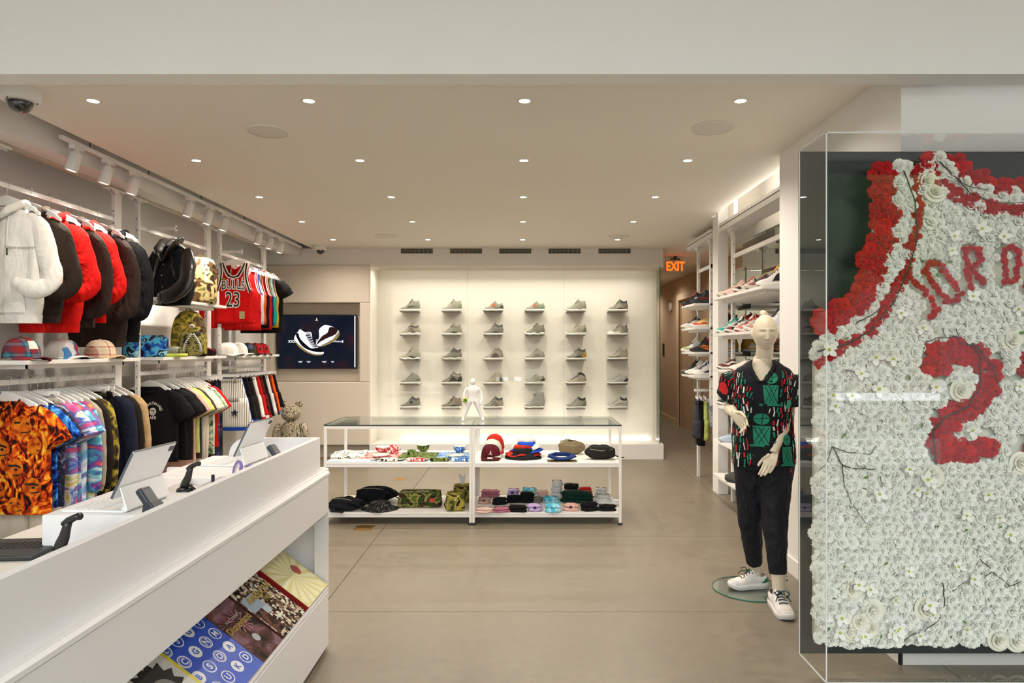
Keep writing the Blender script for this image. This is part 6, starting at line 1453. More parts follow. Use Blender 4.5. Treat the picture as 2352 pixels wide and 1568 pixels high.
t = thing('tape_roll', 'roll of clear white tape lying in the tray', 'tape', (-1.24, 2.84, .976)); MB().lathe([(.02,0),(.034,0),(.034,.02),(.02,.02)], 24, caps=False).build('roll', mat('tape_white', '#d8d8d6', rough=.3), t)
t = thing('laptop', 'thin black laptop lying half under the platform', 'laptop', (-1.69, 2.26, .877), (0, 0, R(6))); bev(MB().box(-.13, .13, -.11, .11, 0, .016).build('base', mat('laptop_black', '#1c1d1f', rough=.4), t), .004)
kb = MB()
for i in range(10):
    for j in range(4): kb.box(-.10+i*.02, -.084+i*.02, -.02+j*.02, -.004+j*.02, .016, .018)
kb.build('keys', black_plastic, t)
for k, (x, y, rz, lb) in enumerate(((-1.27, 2.02, 20, 'white paper slip by the near scanner'), (-1.19, 2.12, -10, 'white paper slip beside the platform'), (-1.23, 1.28, 5, 'white paper sheet near the front end of the counter'))):
    o = MB().grid(lambda u, v: Vector(((u-.5)*.12, (v-.5)*.09, .002+.006*u*u)), 6, 4).build('paper_slip', mat('paper_white', '#eceaea'), None, (x, y, .877), (0, 0, R(rz))); tag(o, lb, 'paper')
# ------------------------------------------------------------------ acrylic case with a jersey of flowers
FYB, FYF, FX0, FX1 = 3.22, 2.935, PX(1836, 3.22), PX(2824, 3.22)
FZ0, FZ1 = PZ(1500, 3.22), PZ(348, 3.22)
ac = thing('acrylic_case', 'tall clear acrylic display box mounted in front of the right wall', 'display box', (0, 0, 0))
acr = glass('acrylic_clear', (.992, .992, .988), 1.0, ior=1.49); rim = mat('acrylic_rim', '#d9dcda', rough=.25)
MB().box(FX0, FX1, FYB, FYB+.012, FZ0, FZ1).build('backing_panel', mat('backing_slate', '#23292b', rough=.25, var=.08, vscale=2), ac)
MB().box(FX0, FX1, FYF, FYF+.005, FZ0, FZ1).build('front_sheet', acr, ac)
MB().box(FX0, FX0+.005, FYF+.005, FYB, FZ0, FZ1).build('side_sheet', acr, ac)
MB().box(FX0+.005, FX1, FYF+.005, FYB, FZ1-.005, FZ1).build('top_sheet', acr, ac)
MB().box(FX0+.005, FX1, FYF+.005, FYB, FZ0, FZ0+.005).build('bottom_sheet', acr, ac)
e = .0022
for (a, b_) in (((FX0, FYF, FZ0), (FX0, FYF, FZ1)), ((FX0, FYF, FZ1), (FX1, FYF, FZ1)), ((FX0, FYF, FZ0), (FX1, FYF, FZ0)), ((FX0, FYF, FZ1), (FX0, FYB, FZ1)), ((FX0, FYF, FZ0), (FX0, FYB, FZ0)), ((FX0, FYB, FZ0), (FX0, FYB, FZ1))):
    MB().box(a[0]-e, b_[0]+e, a[1]-e, b_[1]+e, a[2]-e, b_[2]+e).build('polished_edge', rim, ac)
for (px, py) in ((2115, 356), (2360, 356)):
    MB().lathe([(.001,0),(.009,0),(.009,-.006),(.001,-.008)], 12, M=Tm((PX(px, 3.22), 3.218, PZ(py+6, 3.22)), R(-90))).build('fixing_bolt', chrome, ac)
MB().box(FX0+.55, FX1, FYB+.012, 3.345, 1.0, 1.1).box(FX0+.55, FX1, FYB+.012, 3.345, 2.1, 2.2).build('wall_bracket', steel_dark, ac)
# --- flower meshes
def mk_flower(kind, seed, m, r=.036):
    rr = random.Random(seed); b = MB()
    if kind == 'carnation':
        for (n, el, rad, z0) in ((12, 0, r, 0), (12, 20, r*.97, .004), (11, 38, r*.86, .009), (9, 56, r*.7, .013), (6, 74, r*.5, .016)):
            for i in range(n):
                a = 2*PI*i/n + rr.uniform(-.2, .2); E = R(el + rr.uniform(-9, 9)); R_ = rad*rr.uniform(.88, 1.1)
                w = PI/n*1.55; ca = math.cos(E); sa = math.sin(E)
                def pp(t, s_, lift=0): return (R_*t*ca*math.cos(a+s_*w), R_*t*ca*math.sin(a+s_*w), z0 + R_*t*sa + lift)
                j = lambda: rr.uniform(-.05, .04)
                vs = [pp(.05, 0), pp(.62, -.75, .003), pp(.62, .75, .003)] + [pp((1.0 if q % 2 == 0 else .9) - .06*abs(q-3)/3 + j(), -1 + q/3, -.003 + .004*(q % 2)) for q in range(7)]
                b.add(vs, [(0,1,2), (1,3,4), (1,4,5), (1,5,6,2), (2,6,7), (2,7,8), (2,8,9)], 0, True)
    elif kind == 'rose':
        for (n, rad, h, op) in ((5, r*1.05, .012, .95), (5, r*.85, .02, .7), (4, r*.6, .024, .42), (3, r*.34, .026, .2)):
            for i in range(n):
                a = 2*PI*i/n + rr.uniform(0, 1); w = PI/n*1.35
                b.grid(lambda u, v: (Vector(((rad*op*.25+rad*(.35+.65*v**1.0)*(.6+.4*op))*math.cos(a+(u-.5)*2*w*(.5+.5*math.sin(PI*min(1, v*.7+.15)))), (rad*op*.25+rad*(.35+.65*v)*(.6+.4*op))*math.sin(a+(u-.5)*2*w*(.5+.5*math.sin(PI*min(1, v*.7+.15)))), h*(v**.6) + .006*(1-op)*v - (.006*v**4*op)))), 5, 4)
    elif kind == 'dogwood':
        for i in range(4):
            a = PI/2*i + rr.uniform(-.15, .15)
            b.grid(lambda u, v: Vector(((.004+r*1.15*u)*math.cos(a)-(v-.5)*r*.95*math.sin(PI*min(1, u*.8+.12))*math.sin(a), (.004+r*1.15*u)*math.sin(a)+(v-.5)*r*.95*math.sin(PI*min(1, u*.8+.12))*math.cos(a), .02+.012*u*u+.004*abs(v-.5))), 5, 4)
        b.ball((0, 0, .024), .0075, None, .006, 10, 6, 1)
    return b.mesh(kind, m)
def petal_mat(name, c0, c1, trans=.35):
    m = mat(name, c0, rough=.7, spec=.2, sheen=.2); nt = m.node_tree; b = nt.nodes['Principled BSDF']
    oi = nt.nodes.new('ShaderNodeTexCoord'); n = nt.nodes.new('ShaderNodeTexNoise'); n.inputs['Scale'].default_value = 9; nt.links.new(oi.outputs['Object'], n.inputs['Vector'])
    inf = nt.nodes.new('ShaderNodeObjectInfo'); mx = nt.nodes.new('ShaderNodeMixRGB'); mx.inputs[1].default_value = lin(c0); mx.inputs[2].default_value = lin(c1)
    nt.links.new(inf.outputs['Random'], mx.inputs[0]); nt.links.new(mx.outputs[0], b.inputs['Base Color'])
    b.inputs['Subsurface Weight'].default_value = 0.0
    out = nt.nodes['Material Output']; tr = nt.nodes.new('ShaderNodeBsdfTranslucent'); ms = nt.nodes.new('ShaderNodeMixShader'); ms.inputs[0].default_value = trans
    nt.links.new(mx.outputs[0], tr.inputs[0]); nt.links.new(b.outputs[0], ms.inputs[1]); nt.links.new(tr.outputs[0], ms.inputs[2]); nt.links.new(ms.outputs[0], out.inputs[0])
    return m
wp = petal_mat('petal_white', '#fbfaf5', '#f6f7ec', .15); rp = petal_mat('petal_red', '#de1822', '#c4101a', .12); cp = petal_mat('petal_cream', '#faf6e6', '#f4f1df', .15); yc = mat('flower_heart', '#b9c04a', rough=.8)
CW = [mk_flower('carnation', k, [wp]) for k in range(4)]; CR = [mk_flower('carnation', 10+k, [rp], .033) for k in range(4)]
RO = [mk_flower('rose', 20+k, [cp], .042) for k in range(2)]; DW = [mk_flower('dogwood', 30+k, [wp, yc], .03) for k in range(2)]
# --- layout in photograph pixels on the plane of the jersey
FP = 3.15
def dist(p, line):
    best = 1e9
    for (a, b) in zip(line, line[1:]):
        ax, ay, bx, by = a[0], a[1], b[0], b[1]; dx, dy = bx-ax, by-ay; t = max(0, min(1, ((p[0]-ax)*dx+(p[1]-ay)*dy)/(dx*dx+dy*dy+1e-9)))
        best = min(best, math.hypot(p[0]-ax-t*dx, p[1]-ay-t*dy))
    return best
def xat(line, y):
    for (a, b) in zip(line, line[1:]):
        if min(a[1], b[1]) <= y <= max(a[1], b[1]) and a[1] != b[1]: return a[0] + (b[0]-a[0])*(y-a[1])/(b[1]-a[1])
    return None
def yat(line, x):
    for (a, b) in zip(line, line[1:]):
        if min(a[0], b[0]) <= x <= max(a[0], b[0]) and a[0] != b[0]: return a[1] + (b[1]-a[1])*(x-a[0])/(b[0]-a[0])
    return None
ARM = [(1868,836),(1904,813),(1999,759),(2056,665),(2087,577),(2100,506),(2099,430),(2093,378)]
NECK = [(2112,366),(2138,418),(2165,445),(2208,465),(2249,481),(2300,487),(2352,484),(2400,476),(2470,450)]
STR = {'J': [(2082,641),(2107,665),(2131,692),(2144,709),(2134,726),(2117,729)], 'O': [(2112,618),(2128,603),(2146,606),(2161,628),(2180,652),(2193,676),(2185,690),(2163,694),(2141,665),(2124,640),(2112,618)],
       'R': [(2215,665),(2210,620),(2205,574),(2232,574),(2240,598),(2220,620),(2236,636),(2252,658)], 'D': [(2296,640),(2292,575),(2312,567),(2328,586),(2324,636),(2308,650),(2284,649)], 'A': [(2344,668),(2362,600),(2380,560),(2398,600),(2412,670)], 'N': [(2446,690),(2462,596),(2492,690),(2516,610)],
       '2': [(2142,850),(2138,818),(2175,806),(2228,808),(2262,838),(2260,884),(2230,922),(2190,948),(2155,972),(2146,1010),(2150,1034),(2200,1030),(2252,1034),(2256,1000)], '3': [(2342,848),(2372,812),(2420,820),(2434,866),(2400,910),(2434,960),(2424,1020),(2380,1040),(2340,1018)]}
STW = {'N': 10, 'J': 11, 'O': 10, 'R': 10, 'D': 10, 'A': 10, '2': 27, '3': 27}
def classify(x, y):
    """None outside, 'w' or 'r'"""
    if y > 1474 or x < 1872 or x > 2788: return None
    xr = x; x = x if x <= 2330 else 4660 - x   # the far half mirrors the near one
    if y < 840:
        ax = xat(ARM, y)
        if (ax is not None and x < ax) or y < 378:
            d = dist((x, y), ARM)
            if x < 2112:
                if d > 100: return None
                if y < 384: return None
                return 'r' if d < 14 else 'w' if d < 42 else 'r'
    if x >= 2100 and y < 500:
        ny = yat(NECK, x)
        if ny is None or y < ny:
            d = dist((x, y), NECK)
            return 'r' if d < 19 else 'w' if d < 44 else 'r' if d < 78 and y > 362 else None
    if y < 385 - (x-2093)*.3: return None
    for k, ln in STR.items():
        if dist((xr, y), ln) < STW[k] + (5 if k in '23' else 4): return 'L'
    return 'w'
fj = thing('floral_jersey', 'basketball jersey made of white and red flowers with letters and a number', 'floral jersey', (0, 0, 0))
foam = MB(); poly = [(1880,1470),(1880,840),(1890,790),(1950,740),(1995,660),(2018,560),(2024,420),(2100,392),(2150,374),(2190,415),(2240,450),(2300,456),(2352,452),(2420,440),(2470,415),(2510,374),(2560,392),(2636,420),(2642,560),(2665,660),(2710,740),(2770,790),(2780,840),(2780,1470)]
foam.prism([(PX(a, FP), PZ(b, FP)) for a, b in poly], 3.168, FYB).build('foam_base', mat('foam_pale', '#e6ead6', rough=.9), fj)
spots_ = []; rr = random.Random(11)
stp = 21.5; row = 0; y = 366
while y < 1474:
    x = 1872 + (stp/2 if row % 2 else 0)
    while x < 2788:
        xx, yy = x + rr.uniform(-4, 4), y + rr.uniform(-4, 4); c_ = classify(xx, yy)
        if c_ and c_ != 'L': spots_.append((xx, yy, c_))
        x += stp
    y += stp*.866; row += 1
# letters and number: their own smaller red blooms packed along the strokes
for k_, ln in STR.items():
    wide = STW[k_]; lanes = (0,) if wide < 15 else (-18, 0, 18); step = 8 if wide < 15 else 16
    for (a, b) in zip(ln, ln[1:]):
        L_ = math.hypot(b[0]-a[0], b[1]-a[1]); n_ = max(1, int(L_/step)); nx_, ny_ = -(b[1]-a[1])/(L_+1e-6), (b[0]-a[0])/(L_+1e-6)
        for i in range(n_):
            for q in lanes: spots_.append((a[0]+(b[0]-a[0])*i/n_+nx_*q+rr.uniform(-2, 2), a[1]+(b[1]-a[1])*i/n_+ny_*q+rr.uniform(-2, 2), 'l' if wide < 15 else 'r'))
y = 540
while y < 745:
    x = 2060
    while x < 2356:
        dd = min(dist((x, y), l_) for kk, l_ in STR.items() if kk not in '23')
        if 13 < dd < 30 and classify(x, y) == 'w': spots_.append((x + rr.uniform(-2, 2), y + rr.uniform(-2, 2), 'w'))
        x += 13
    y += 12
for ln, off in ((ARM, (-4, 5)), (NECK, (-6, 6))):
    for (a, b) in zip(ln, ln[1:]):
        L_ = math.hypot(b[0]-a[0], b[1]-a[1]); n_ = max(1, int(L_/10)); nx_, ny_ = -(b[1]-a[1])/(L_+1e-6), (b[0]-a[0])/(L_+1e-6)
        for i in range(n_):
            for q in off: spots_.append((a[0]+(b[0]-a[0])*i/n_+nx_*q+rr.uniform(-2, 2), a[1]+(b[1]-a[1])*i/n_+ny_*q+rr.uniform(-2, 2), 'l'))
rr.shuffle(spots_)
vis = [s for s in spots_ if s[0] < 2356]; hid = [s for s in spots_ if s[0] >= 2356]
order = vis + hid; fill = {'w': MB(), 'r': MB()}; nfl = 0
def fmesh_add(mb, me, M): mb.add([v.co for v in me.vertices], [tuple(p.vertices) for p in me.polygons], 0, False, M)
for k, (x, y, c_) in enumerate(order):
    small = c_ == 'l'; c_ = 'r' if small else c_
    p = P(x, y, FP); p.y = FP + rr.uniform(-.012, .012) - (.014 if c_ == 'w' else .034 if small else .016)
    eu = Euler((R(90) + rr.uniform(-.35, .35), rr.uniform(-.35, .35), 0)); s_ = rr.uniform(.9, 1.15) * (.44 if small else (.52 if any(dist((x, y), l_) < 27 for kk, l_ in STR.items() if kk not in '23') else 1.0) if c_ == 'w' else .92)
    me = rr.choice(CW if c_ == 'w' else CR)
    if k < 300:
        o = obj('carnation', me, fj, p, eu); o.scale = (s_,)*3; o.rotation_euler.rotate_axis('Z', rr.uniform(0, 6))
    else:
        Mx = Matrix.Translation(p) @ eu.to_matrix().to_4x4() @ Matrix.Rotation(rr.uniform(0, 6), 4, 'Z') @ Matrix.Scale(s_, 4); fmesh_add(fill[c_], me, Mx)
for c_, m in (('w', wp), ('r', rp)):
    o = fill[c_].build('carnation_fill', m, fj); o['kind'] = 'stuff'
for (x, y) in ((1950,1345),(1995,1395),(1945,1440),(1985,1435),(1965,1420),(2280,1460),(2320,1462),(2195,895),(2130,1090),(2115,1390),(2310,780),(2330,1060),(2118,420),(2135,445)):
    p = P(x, y, FP); p.y = FP-.035; o = obj('rose', rr.choice(RO), fj, p, (R(90)+rr.uniform(-.2, .2), rr.uniform(-.2, .2), 0)); o.rotation_euler.rotate_axis('Z', rr.uniform(0, 6))
for k in range(46):
    for _ in range(20):
        x, y = rr.uniform(1880, 2345), rr.uniform(520, 1460)
        if classify(x, y) == 'w': break
    p = P(x, y, FP); p.y = FP-.045; o = obj('dogwood_blossom', rr.choice(DW), fj, p, (R(90)+rr.uniform(-.5, .5), rr.uniform(-.5, .5), 0)); o.rotation_euler.rotate_axis('Z', rr.uniform(0, 6)); o.scale = (rr.uniform(.75, 1.05),)*3
leaf_me = MB().grid(lambda u, v: Vector(((u-.5)*.045, (v-.5)*.016*math.sin(PI*min(.97, max(.03, u))), .006*math.sin(PI*u)+.003*abs(v-.5))), 6, 2).mesh('leaf', mat('leaf_green', '#5f7d3c', rough=.6, var=.3, vscale=30))
for k in range(60):
    x, y = rr.uniform(1885, 2345), rr.uniform(480, 1460)
    if classify(x, y) != 'w': continue
    p = P(x, y, FP); p.y = FP-.042; o = obj('leaf', leaf_me, fj, p, (R(90)+rr.uniform(-.6, .6), rr.uniform(-.6, .6), 0)); o.rotation_euler.rotate_axis('Z', rr.uniform(0, 6)); o.scale = (rr.uniform(.4, .8),)*3
twig = mat('twig_brown', '#332d27', rough=.8, var=.3, vscale=40, bump=.4, bscale=80)
for (r_, ln) in ((.0065, [(1868,808),(1930,792),(1985,762),(2040,694),(2075,612),(2092,545),(2086,470),(2062,398)]), (.004, [(1955,742),(1990,725),(2020,700)]), (.0042, [(2140,380),(2178,410),(2212,448),(2262,472),(2352,470)]), (.0035, [(2170,405),(2205,432),(2250,442)]),
                 (.006, [(2133,1058),(2128,985),(2152,956),(2208,930),(2234,888),(2236,820),(2218,790)]), (.006, [(2200,788),(2232,800),(2262,842),(2275,880)]), (.003, [(2180,755),(2186,785),(2196,792)]), (.0035, [(2104,810),(2112,785),(2140,775),(2168,775)]), (.0026, [(2150,755),(2158,775)]),
                 (.0035, [(1900,1022),(1930,1034),(1985,1038),(2000,1020)]), (.0042, [(1900,1022),(1922,1062),(1948,1071),(1998,1073)]), (.003, [(1922,1062),(1924,1105),(1944,1152)]), (.003, [(1900,1022),(1885,1060),(1870,1075)]), (.003, [(1930,850),(1975,855),(1980,836)]), (.0025, [(1945,1155),(1975,1195)]),
                 (.0032, [(2233,1275),(2262,1304),(2302,1336),(2328,1326)]), (.0025, [(2262,1304),(2242,1318)]), (.0032, [(2150,1330),(2154,1380),(2142,1412),(2106,1440),(2082,1446),(2060,1466)]), (.0025, [(2172,1350),(2196,1328)]), (.0025, [(2008,1088),(2014,1115)]), (.0028, [(2062,895),(2060,925),(2072,940)])):
    pts = [P(a, b, FP) for a, b in ln]
    for q in pts: q.y = FP - .052 + rr.uniform(-.005, .005)
    sm2 = []
    for i in range(len(pts)-1):
        for k in range(4): sm2.append(pts[i].lerp(pts[i+1], k/4) + Vector((rr.uniform(-.003, .003), 0, rr.uniform(-.003, .003))))
    sm2.append(pts[-1]); n = len(sm2)
    MB().tube(sm2, [r_*.72*(1-.5*i/n) for i in range(n)], 7).build('branch', twig, fj)
# ------------------------------------------------------------------ mannequin
MC = Vector((1.505, 4.25, 0)); YAW = R(24)
fr = Vector((-math.sin(YAW), -math.cos(YAW), 0)); rt = Vector((math.cos(YAW), -math.sin(YAW), 0)); upv = Vector((0, 0, 1))
man = thing('mannequin', 'cream female mannequin in a printed shirt and dark trousers by the flower case', 'mannequin', (0, 0, 0))
skin = mat('mannequin_cream', '#d6c8b0', rough=.45, spec=.4)
b = MB()
def cap_(mb, pts, rs, n=14): mb.tube(pts, rs, n); return mb
# head
HCn = Vector((1.512, 4.235, 1.645)); hy = R(8); hf = Vector((-math.sin(hy), -math.cos(hy), 0)); hr = Vector((math.cos(hy), -math.sin(hy), 0))
def ga(v, c, s_): return math.exp(-((v-c)/s_)**2)
def headpt(lat, lon):
    x, y, z = math.cos(lat)*math.sin(lon), math.cos(lat)*math.cos(lon), math.sin(lat)   # y forward
    X, Y, Z = .0725*x, .092*y, .112*z
    if z < 0:
        k = -z; X *= 1 - .27*k**2.0; 
        if y < 0: Y *= 1 - .35*k
        else: Y *= 1 - .05*k
    else: Y *= 1.0 + (.05*z if y < 0 else -.03*z)
    if y > 0:
        f = y**.7
        Y -= .006*f*ga(X, 0, .05)*0
        d = 0
        d += (.005 + .015*max(0, min(1, (.012-Z)/.045)))*ga(X, 0, .0080)*(1 if -.040 < Z < .022 else ga(Z, -.040 if Z < 0 else .022, .005))
        d += .0055*(ga(X, .011, .0055)+ga(X, -.011, .0055))*ga(Z, -.037, .0065)
        d -= .0135*(ga(X, .031, .015)+ga(X, -.031, .015))*ga(Z, .003, .0095)
        d += .0105*(ga(X, .031, .0105)+ga(X, -.031, .0105))*ga(Z, .001, .0060)
        d -= .0030*(ga(X, .031, .012)+ga(X, -.031, .012))*ga(Z, .0075, .0022)
        d += .0040*(ga(X, .032, .019)+ga(X, -.032, .019))*ga(Z, .021, .006)
        d += .0085*ga(X, 0, .019)*ga(Z, -.0595, .0045) + .0095*ga(X, 0, .016)*ga(Z, -.0705, .0052) - .0075*ga(X, 0, .022)*ga(Z, -.0648, .0022) - .0045*ga(X, 0, .018)*ga(Z, -.080, .0045) - .002*ga(X, 0, .004)*ga(Z, -.051, .006)
        d += .007*ga(X, 0, .022)*ga(Z, -.095, .012) + .0035*(ga(X, .046, .016)+ga(X, -.046, .016))*ga(Z, -.020, .018) - .003*(ga(X, .040, .012)+ga(X, -.040, .012))*ga(Z, -.058, .016)
        Y += d*f
    return HCn + hr*X + hf*Y + upv*Z
nl, nk = 64, 72
vs = []; fs = []
for i in range(nl+1):
    la = -PI/2 + PI*i/nl
    for k in range(nk): vs.append(headpt(la, 2*PI*k/nk))
for i in range(nl):
    for k in range(nk): fs.append((i*nk+k, i*nk+(k+1) % nk, (i+1)*nk+(k+1) % nk, (i+1)*nk+k))
b.add(vs, fs, 0, True)
for s_ in (-1, 1):
    c_ = HCn + hr*(s_*.0685) - hf*.008 + upv*(-.004); b.tube([c_ + upv*.028 - hf*.012, c_ + upv*.012 + hr*s_*.008 - hf*.008, c_ - upv*.012 + hr*s_*.006, c_ - upv*.026 + hf*.006], [.005, .009, .008, .004], 10)
# neck, torso, arms, legs
for sg in (-1, 1): b.tube([Vector((1.515, 4.26, 1.515)) + rt*sg*.02, Vector((1.512, 4.255, 1.462)) + rt*sg*.04, MC + rt*sg*.09 + upv*1.392, MC + rt*sg*.135 + upv*1.352], [.027, .030, .028, .030], 12)
NB = Vector((1.515, 4.26, 1.455))
b.tube([HCn - upv*.05 - hf*.012, HCn - upv*.10 - hf*.012, NB + upv*.03, NB - upv*.02], [.050, .048, .053, .068], 16)
def ell(zz, hw, dp, n=20, off=Vector((0, 0, 0))): return [MC + off + rt*hw*math.cos(2*PI*k/n) + fr*dp*math.sin(2*PI*k/n) + upv*zz for k in range(n)]
b.loft([ell(.84, .12, .085), ell(.95, .145, .10), ell(1.08, .125, .09), ell(1.22, .14, .10), ell(1.33, .145, .095), ell(1.39, .115, .07), ell(1.44, .07, .055), ell(1.48, .05, .048)], 0, True)
SHR = MC + rt*.16 + upv*1.365; SHL = MC - rt*.16 + upv*1.365
ELR = P(1806, 962, 4.17); WRR = P(1776, 1040, 4.09); HDR = P(1767, 1062, 4.07)
b.tube([SHR - rt*.05 - upv*.02, SHR, SHR.lerp(ELR, .5), ELR, ELR.lerp(WRR, .3), ELR.lerp(WRR, .7), WRR], [.05, .05, .043, .037, .038, .030, .024], 14)
ELL = P(1676, 938, 4.36); WRL = P(1686, 950, 4.06)
b.tube([SHL + rt*.05 - upv*.02, SHL, SHL.lerp(ELL, .5), ELL, ELL.lerp(WRL, .35), ELL.lerp(WRL, .75), WRL], [.05, .048, .043, .037, .036, .029, .023], 14)
def hand(mb, wr, axis, wide, thick, curl=.25, thumb_side=1, spread=.10):
    """palm with four unequal bent fingers and a thumb rooted at the side of the palm"""
    a, w, t = axis.normalized(), wide.normalized(), thick.normalized()
    rings = []
    for (d, hw, ht) in ((-.005, .021, .017), (.02, .030, .016), (.05, .038, .015), (.075, .038, .013), (.086, .034, .010)):
        rings.append([wr + a*d + w*hw*math.copysign(abs(math.cos(2*PI*k/14))**.8, math.cos(2*PI*k/14)) + t*ht*math.sin(2*PI*k/14) for k in range(14)])
    mb.loft(rings)
    for j, (o_, L, r_) in enumerate(((-.031, .066, .0073), (-.0105, .078, .0076), (.0105, .073, .0074), (.031, .056, .0066))):
        base = wr + a*.078 + w*o_; ang = 0; p = base - a*.012; pts = [p, base]; rad = [r_*1.1, r_*1.05]
        dirn = (a + w*(o_*spread*30*.1)).normalized()
        for q, frac in enumerate((.42, .32, .26)):
            ang += curl*(1 + .18*j); d = dirn*math.cos(ang) + t*math.sin(ang); p = pts[-1] + d*L*frac; pts.append(p); rad.append(r_*(1, .92, .72)[q])
        mb.tube(pts, rad, 10)
    ts = thumb_side; base = wr + a*.018 + w*ts*.022
    d1 = (a*.75 + w*ts*.62 + t*.25).normalized(); d2 = (a*.92 + w*ts*.25 + t*.3).normalized(); d3 = (a*.97 + w*ts*.05 + t*.25).normalized()
    p1 = base + d1*.036; p2 = p1 + d2*.030; p3 = p2 + d3*.024
    mb.tube([base - d1*.01, base, p1, p2, p3], [.013, .0135, .0105, .0095, .0070], 10)
hand(b, WRR, (HDR - WRR) + Vector((-.01, -.01, -.03)), Vector((.80, -.45, .05)), Vector((-.35, .55, -.2)), .14, -1)
hand(b, WRL, Vector((.35, -.55, -.45)), Vector((-.25, .35, -.8)), Vector((-.6, -.2, -.2)), .30, -1)
HL, HR_ = MC - rt*.075 + upv*.88, MC + rt*.08 + upv*.88
KL, AL = P(1722, 1195, 4.31), P(1736, 1308, 4.41); KR, AR = P(1779, 1195, 4.15), P(1790, 1378, 4.06)
b.tube([HL, HL.lerp(KL, .5), KL, KL.lerp(AL, .4), AL, AL - upv*.05], [.075, .062, .048, .046, .033, .034], 14)
b.tube([HR_, HR_.lerp(KR, .5), KR, KR.lerp(AR, .4), AR, AR - upv*.02], [.075, .062, .048, .046, .033, .034], 14)
body = b.build('body', skin, man)
m_ = body.modifiers.new('remesh', 'REMESH'); m_.mode = 'VOXEL'; m_.voxel_size = .0028; m_.use_smooth_shade = True
m_ = body.modifiers.new('smooth', 'SMOOTH'); m_.iterations = 1; m_.factor = .4
# moulded hair with ponytail
b = MB(); vs = []; fs = []; n1, n2 = 24, 48
for i in range(n1+1):
    for k in range(n2):
        lon = 2*PI*k/n2; fwd = .5 + .5*math.cos(lon); la0 = R(-38) + (R(38)+R(56))*fwd**1.3; la = la0 + (PI/2 - la0)*i/n1
        p = headpt(la, lon); d = (p - HCn); vs.append(HCn + d*(1.0 + .016*min(1, i/3)) + upv*.0008*math.sin(lon*22)*min(1, i/4)*(1 - i/n1))
for i in range(n1):
    for k in range(n2): fs.append((i*n2+k, i*n2+(k+1) % n2, (i+1)*n2+(k+1) % n2, (i+1)*n2+k))
b.add(vs, fs, 0, True)
top = HCn + upv*.108 - hf*.035
b.tube([top - upv*.01, top + upv*.012, top + upv*.018 - hf*.02, top + upv*.008 - hf*.045 + hr*.012, top - upv*.05 - hf*.075 + hr*.03, top - upv*.13 - hf*.085 + hr*.045, top - upv*.21 - hf*.07 + hr*.05, top - upv*.27 - hf*.06 + hr*.05], [.012, .018, .021, .026, .032, .032, .026, .012], 14)
b.build('hair', skin, man)
# trousers
pants = MB(); pm = folds(mat('trouser_navy', '#14161d', rough=.7, spec=.3), .6, 6)
pants.loft([ell(.80, .165, .125), ell(.88, .175, .13), ell(.95, .165, .12), ell(1.0, .15, .105)])
pants.tube([HL + upv*.0, HL.lerp(KL, .35) , HL.lerp(KL, .7), KL, KL.lerp(AL, .35), KL.lerp(AL, .7), KL.lerp(AL, .80), KL.lerp(AL, .87)], [.105, .095, .082, .074, .066, .056, .051, .047], 16)
pants.tube([HR_ + upv*.0, HR_.lerp(KR, .35), HR_.lerp(KR, .7), KR, KR.lerp(AR, .25), KR.lerp(AR, .5), KR.lerp(AR, .68)], [.108, .098, .086, .078, .068, .058, .050], 16)
po_ = pants.build('trousers', pm, man); m_ = po_.modifiers.new('remesh', 'REMESH'); m_.mode = 'VOXEL'; m_.voxel_size = .008; m_.use_smooth_shade = True; m_ = po_.modifiers.new('smooth', 'SMOOTH'); m_.iterations = 6
tx = bpy.data.textures.new('cloth_lumps', 'CLOUDS'); tx.noise_scale = .09; m_ = po_.modifiers.new('lumps', 'DISPLACE'); m_.texture = tx; m_.strength = .016; m_.mid_level = .5
mb = MB(); e_ = P(1792, 1083, 4.05); jump(mb, Tm(MC + rt*.165 + fr*.075 + upv*.80, 0, 0, -YAW), .03); mb.build('leg_emblem', mat('emblem_red', '#b5261e'), po_)
zp = KR.lerp(AR, .68) + rt*.050
MB().tube([zp + upv*.13, zp, zp - upv*.005], .0035, 6).tube([zp - upv*.005, zp - upv*.035], .006, 6, flat=.5).build('ankle_zip', chrome, po_)
# shirt
SB = mat('shirt_black', '#17171c', rough=.8, spec=.2); cols = [mat('print_red', '#c0141c', rough=.8), mat('print_green', '#0f7d5f', rough=.8), mat('print_offwhite', '#dcd8d0', rough=.8), SB]
HWp = [(.845, .188), (.95, .182), (1.08, .176), (1.25, .182), (1.34, .180), (1.395, .178), (1.425, .155), (1.45, .115), (1.478, .072)]
DPp = [(.845, .150), (.95, .142), (1.08, .130), (1.25, .136), (1.34, .125), (1.395, .10), (1.425, .086), (1.45, .075), (1.478, .066)]
ZV = 1.345
def shp(th, z, off=0.0):
    hw, dp = spl(HWp, z), spl(DPp, z); c, s2 = math.cos(th), math.sin(th)
    rip = .006*math.sin(6*th + 7*z) * max(0, min(1, (1.3-z)*3)) + .004*math.sin(11*th - 13*z)*max(0, min(1, (1.25-z)*3))
    return MC + rt*(hw+off+rip)*math.copysign(abs(c)**.85, c) + fr*(dp+off+rip)*math.copysign(abs(s2)**.85, s2) + upv*(z + (.012*math.sin(2*th) if z < .86 else 0))
def vgap(z): return 0.0 if z <= ZV else spl([(0, .0), (.2, .08), (.4, .16), (.62, .28), (.8, .47), (1, .85)], (z-ZV)/(1.478-ZV))
zs = [.845 + (1.478-.845)*i/36 for i in range(37)]; nth = 56; vs = []; fs = []
for z in zs:
    g = vgap(z)
    for k in range(nth+1): vs.append(shp(PI/2 + g + (2*PI-2*g)*k/nth, z))
for i in range(36):
    for k in range(nth): fs.append((i*(nth+1)+k, i*(nth+1)+k+1, (i+1)*(nth+1)+k+1, (i+1)*(nth+1)+k))
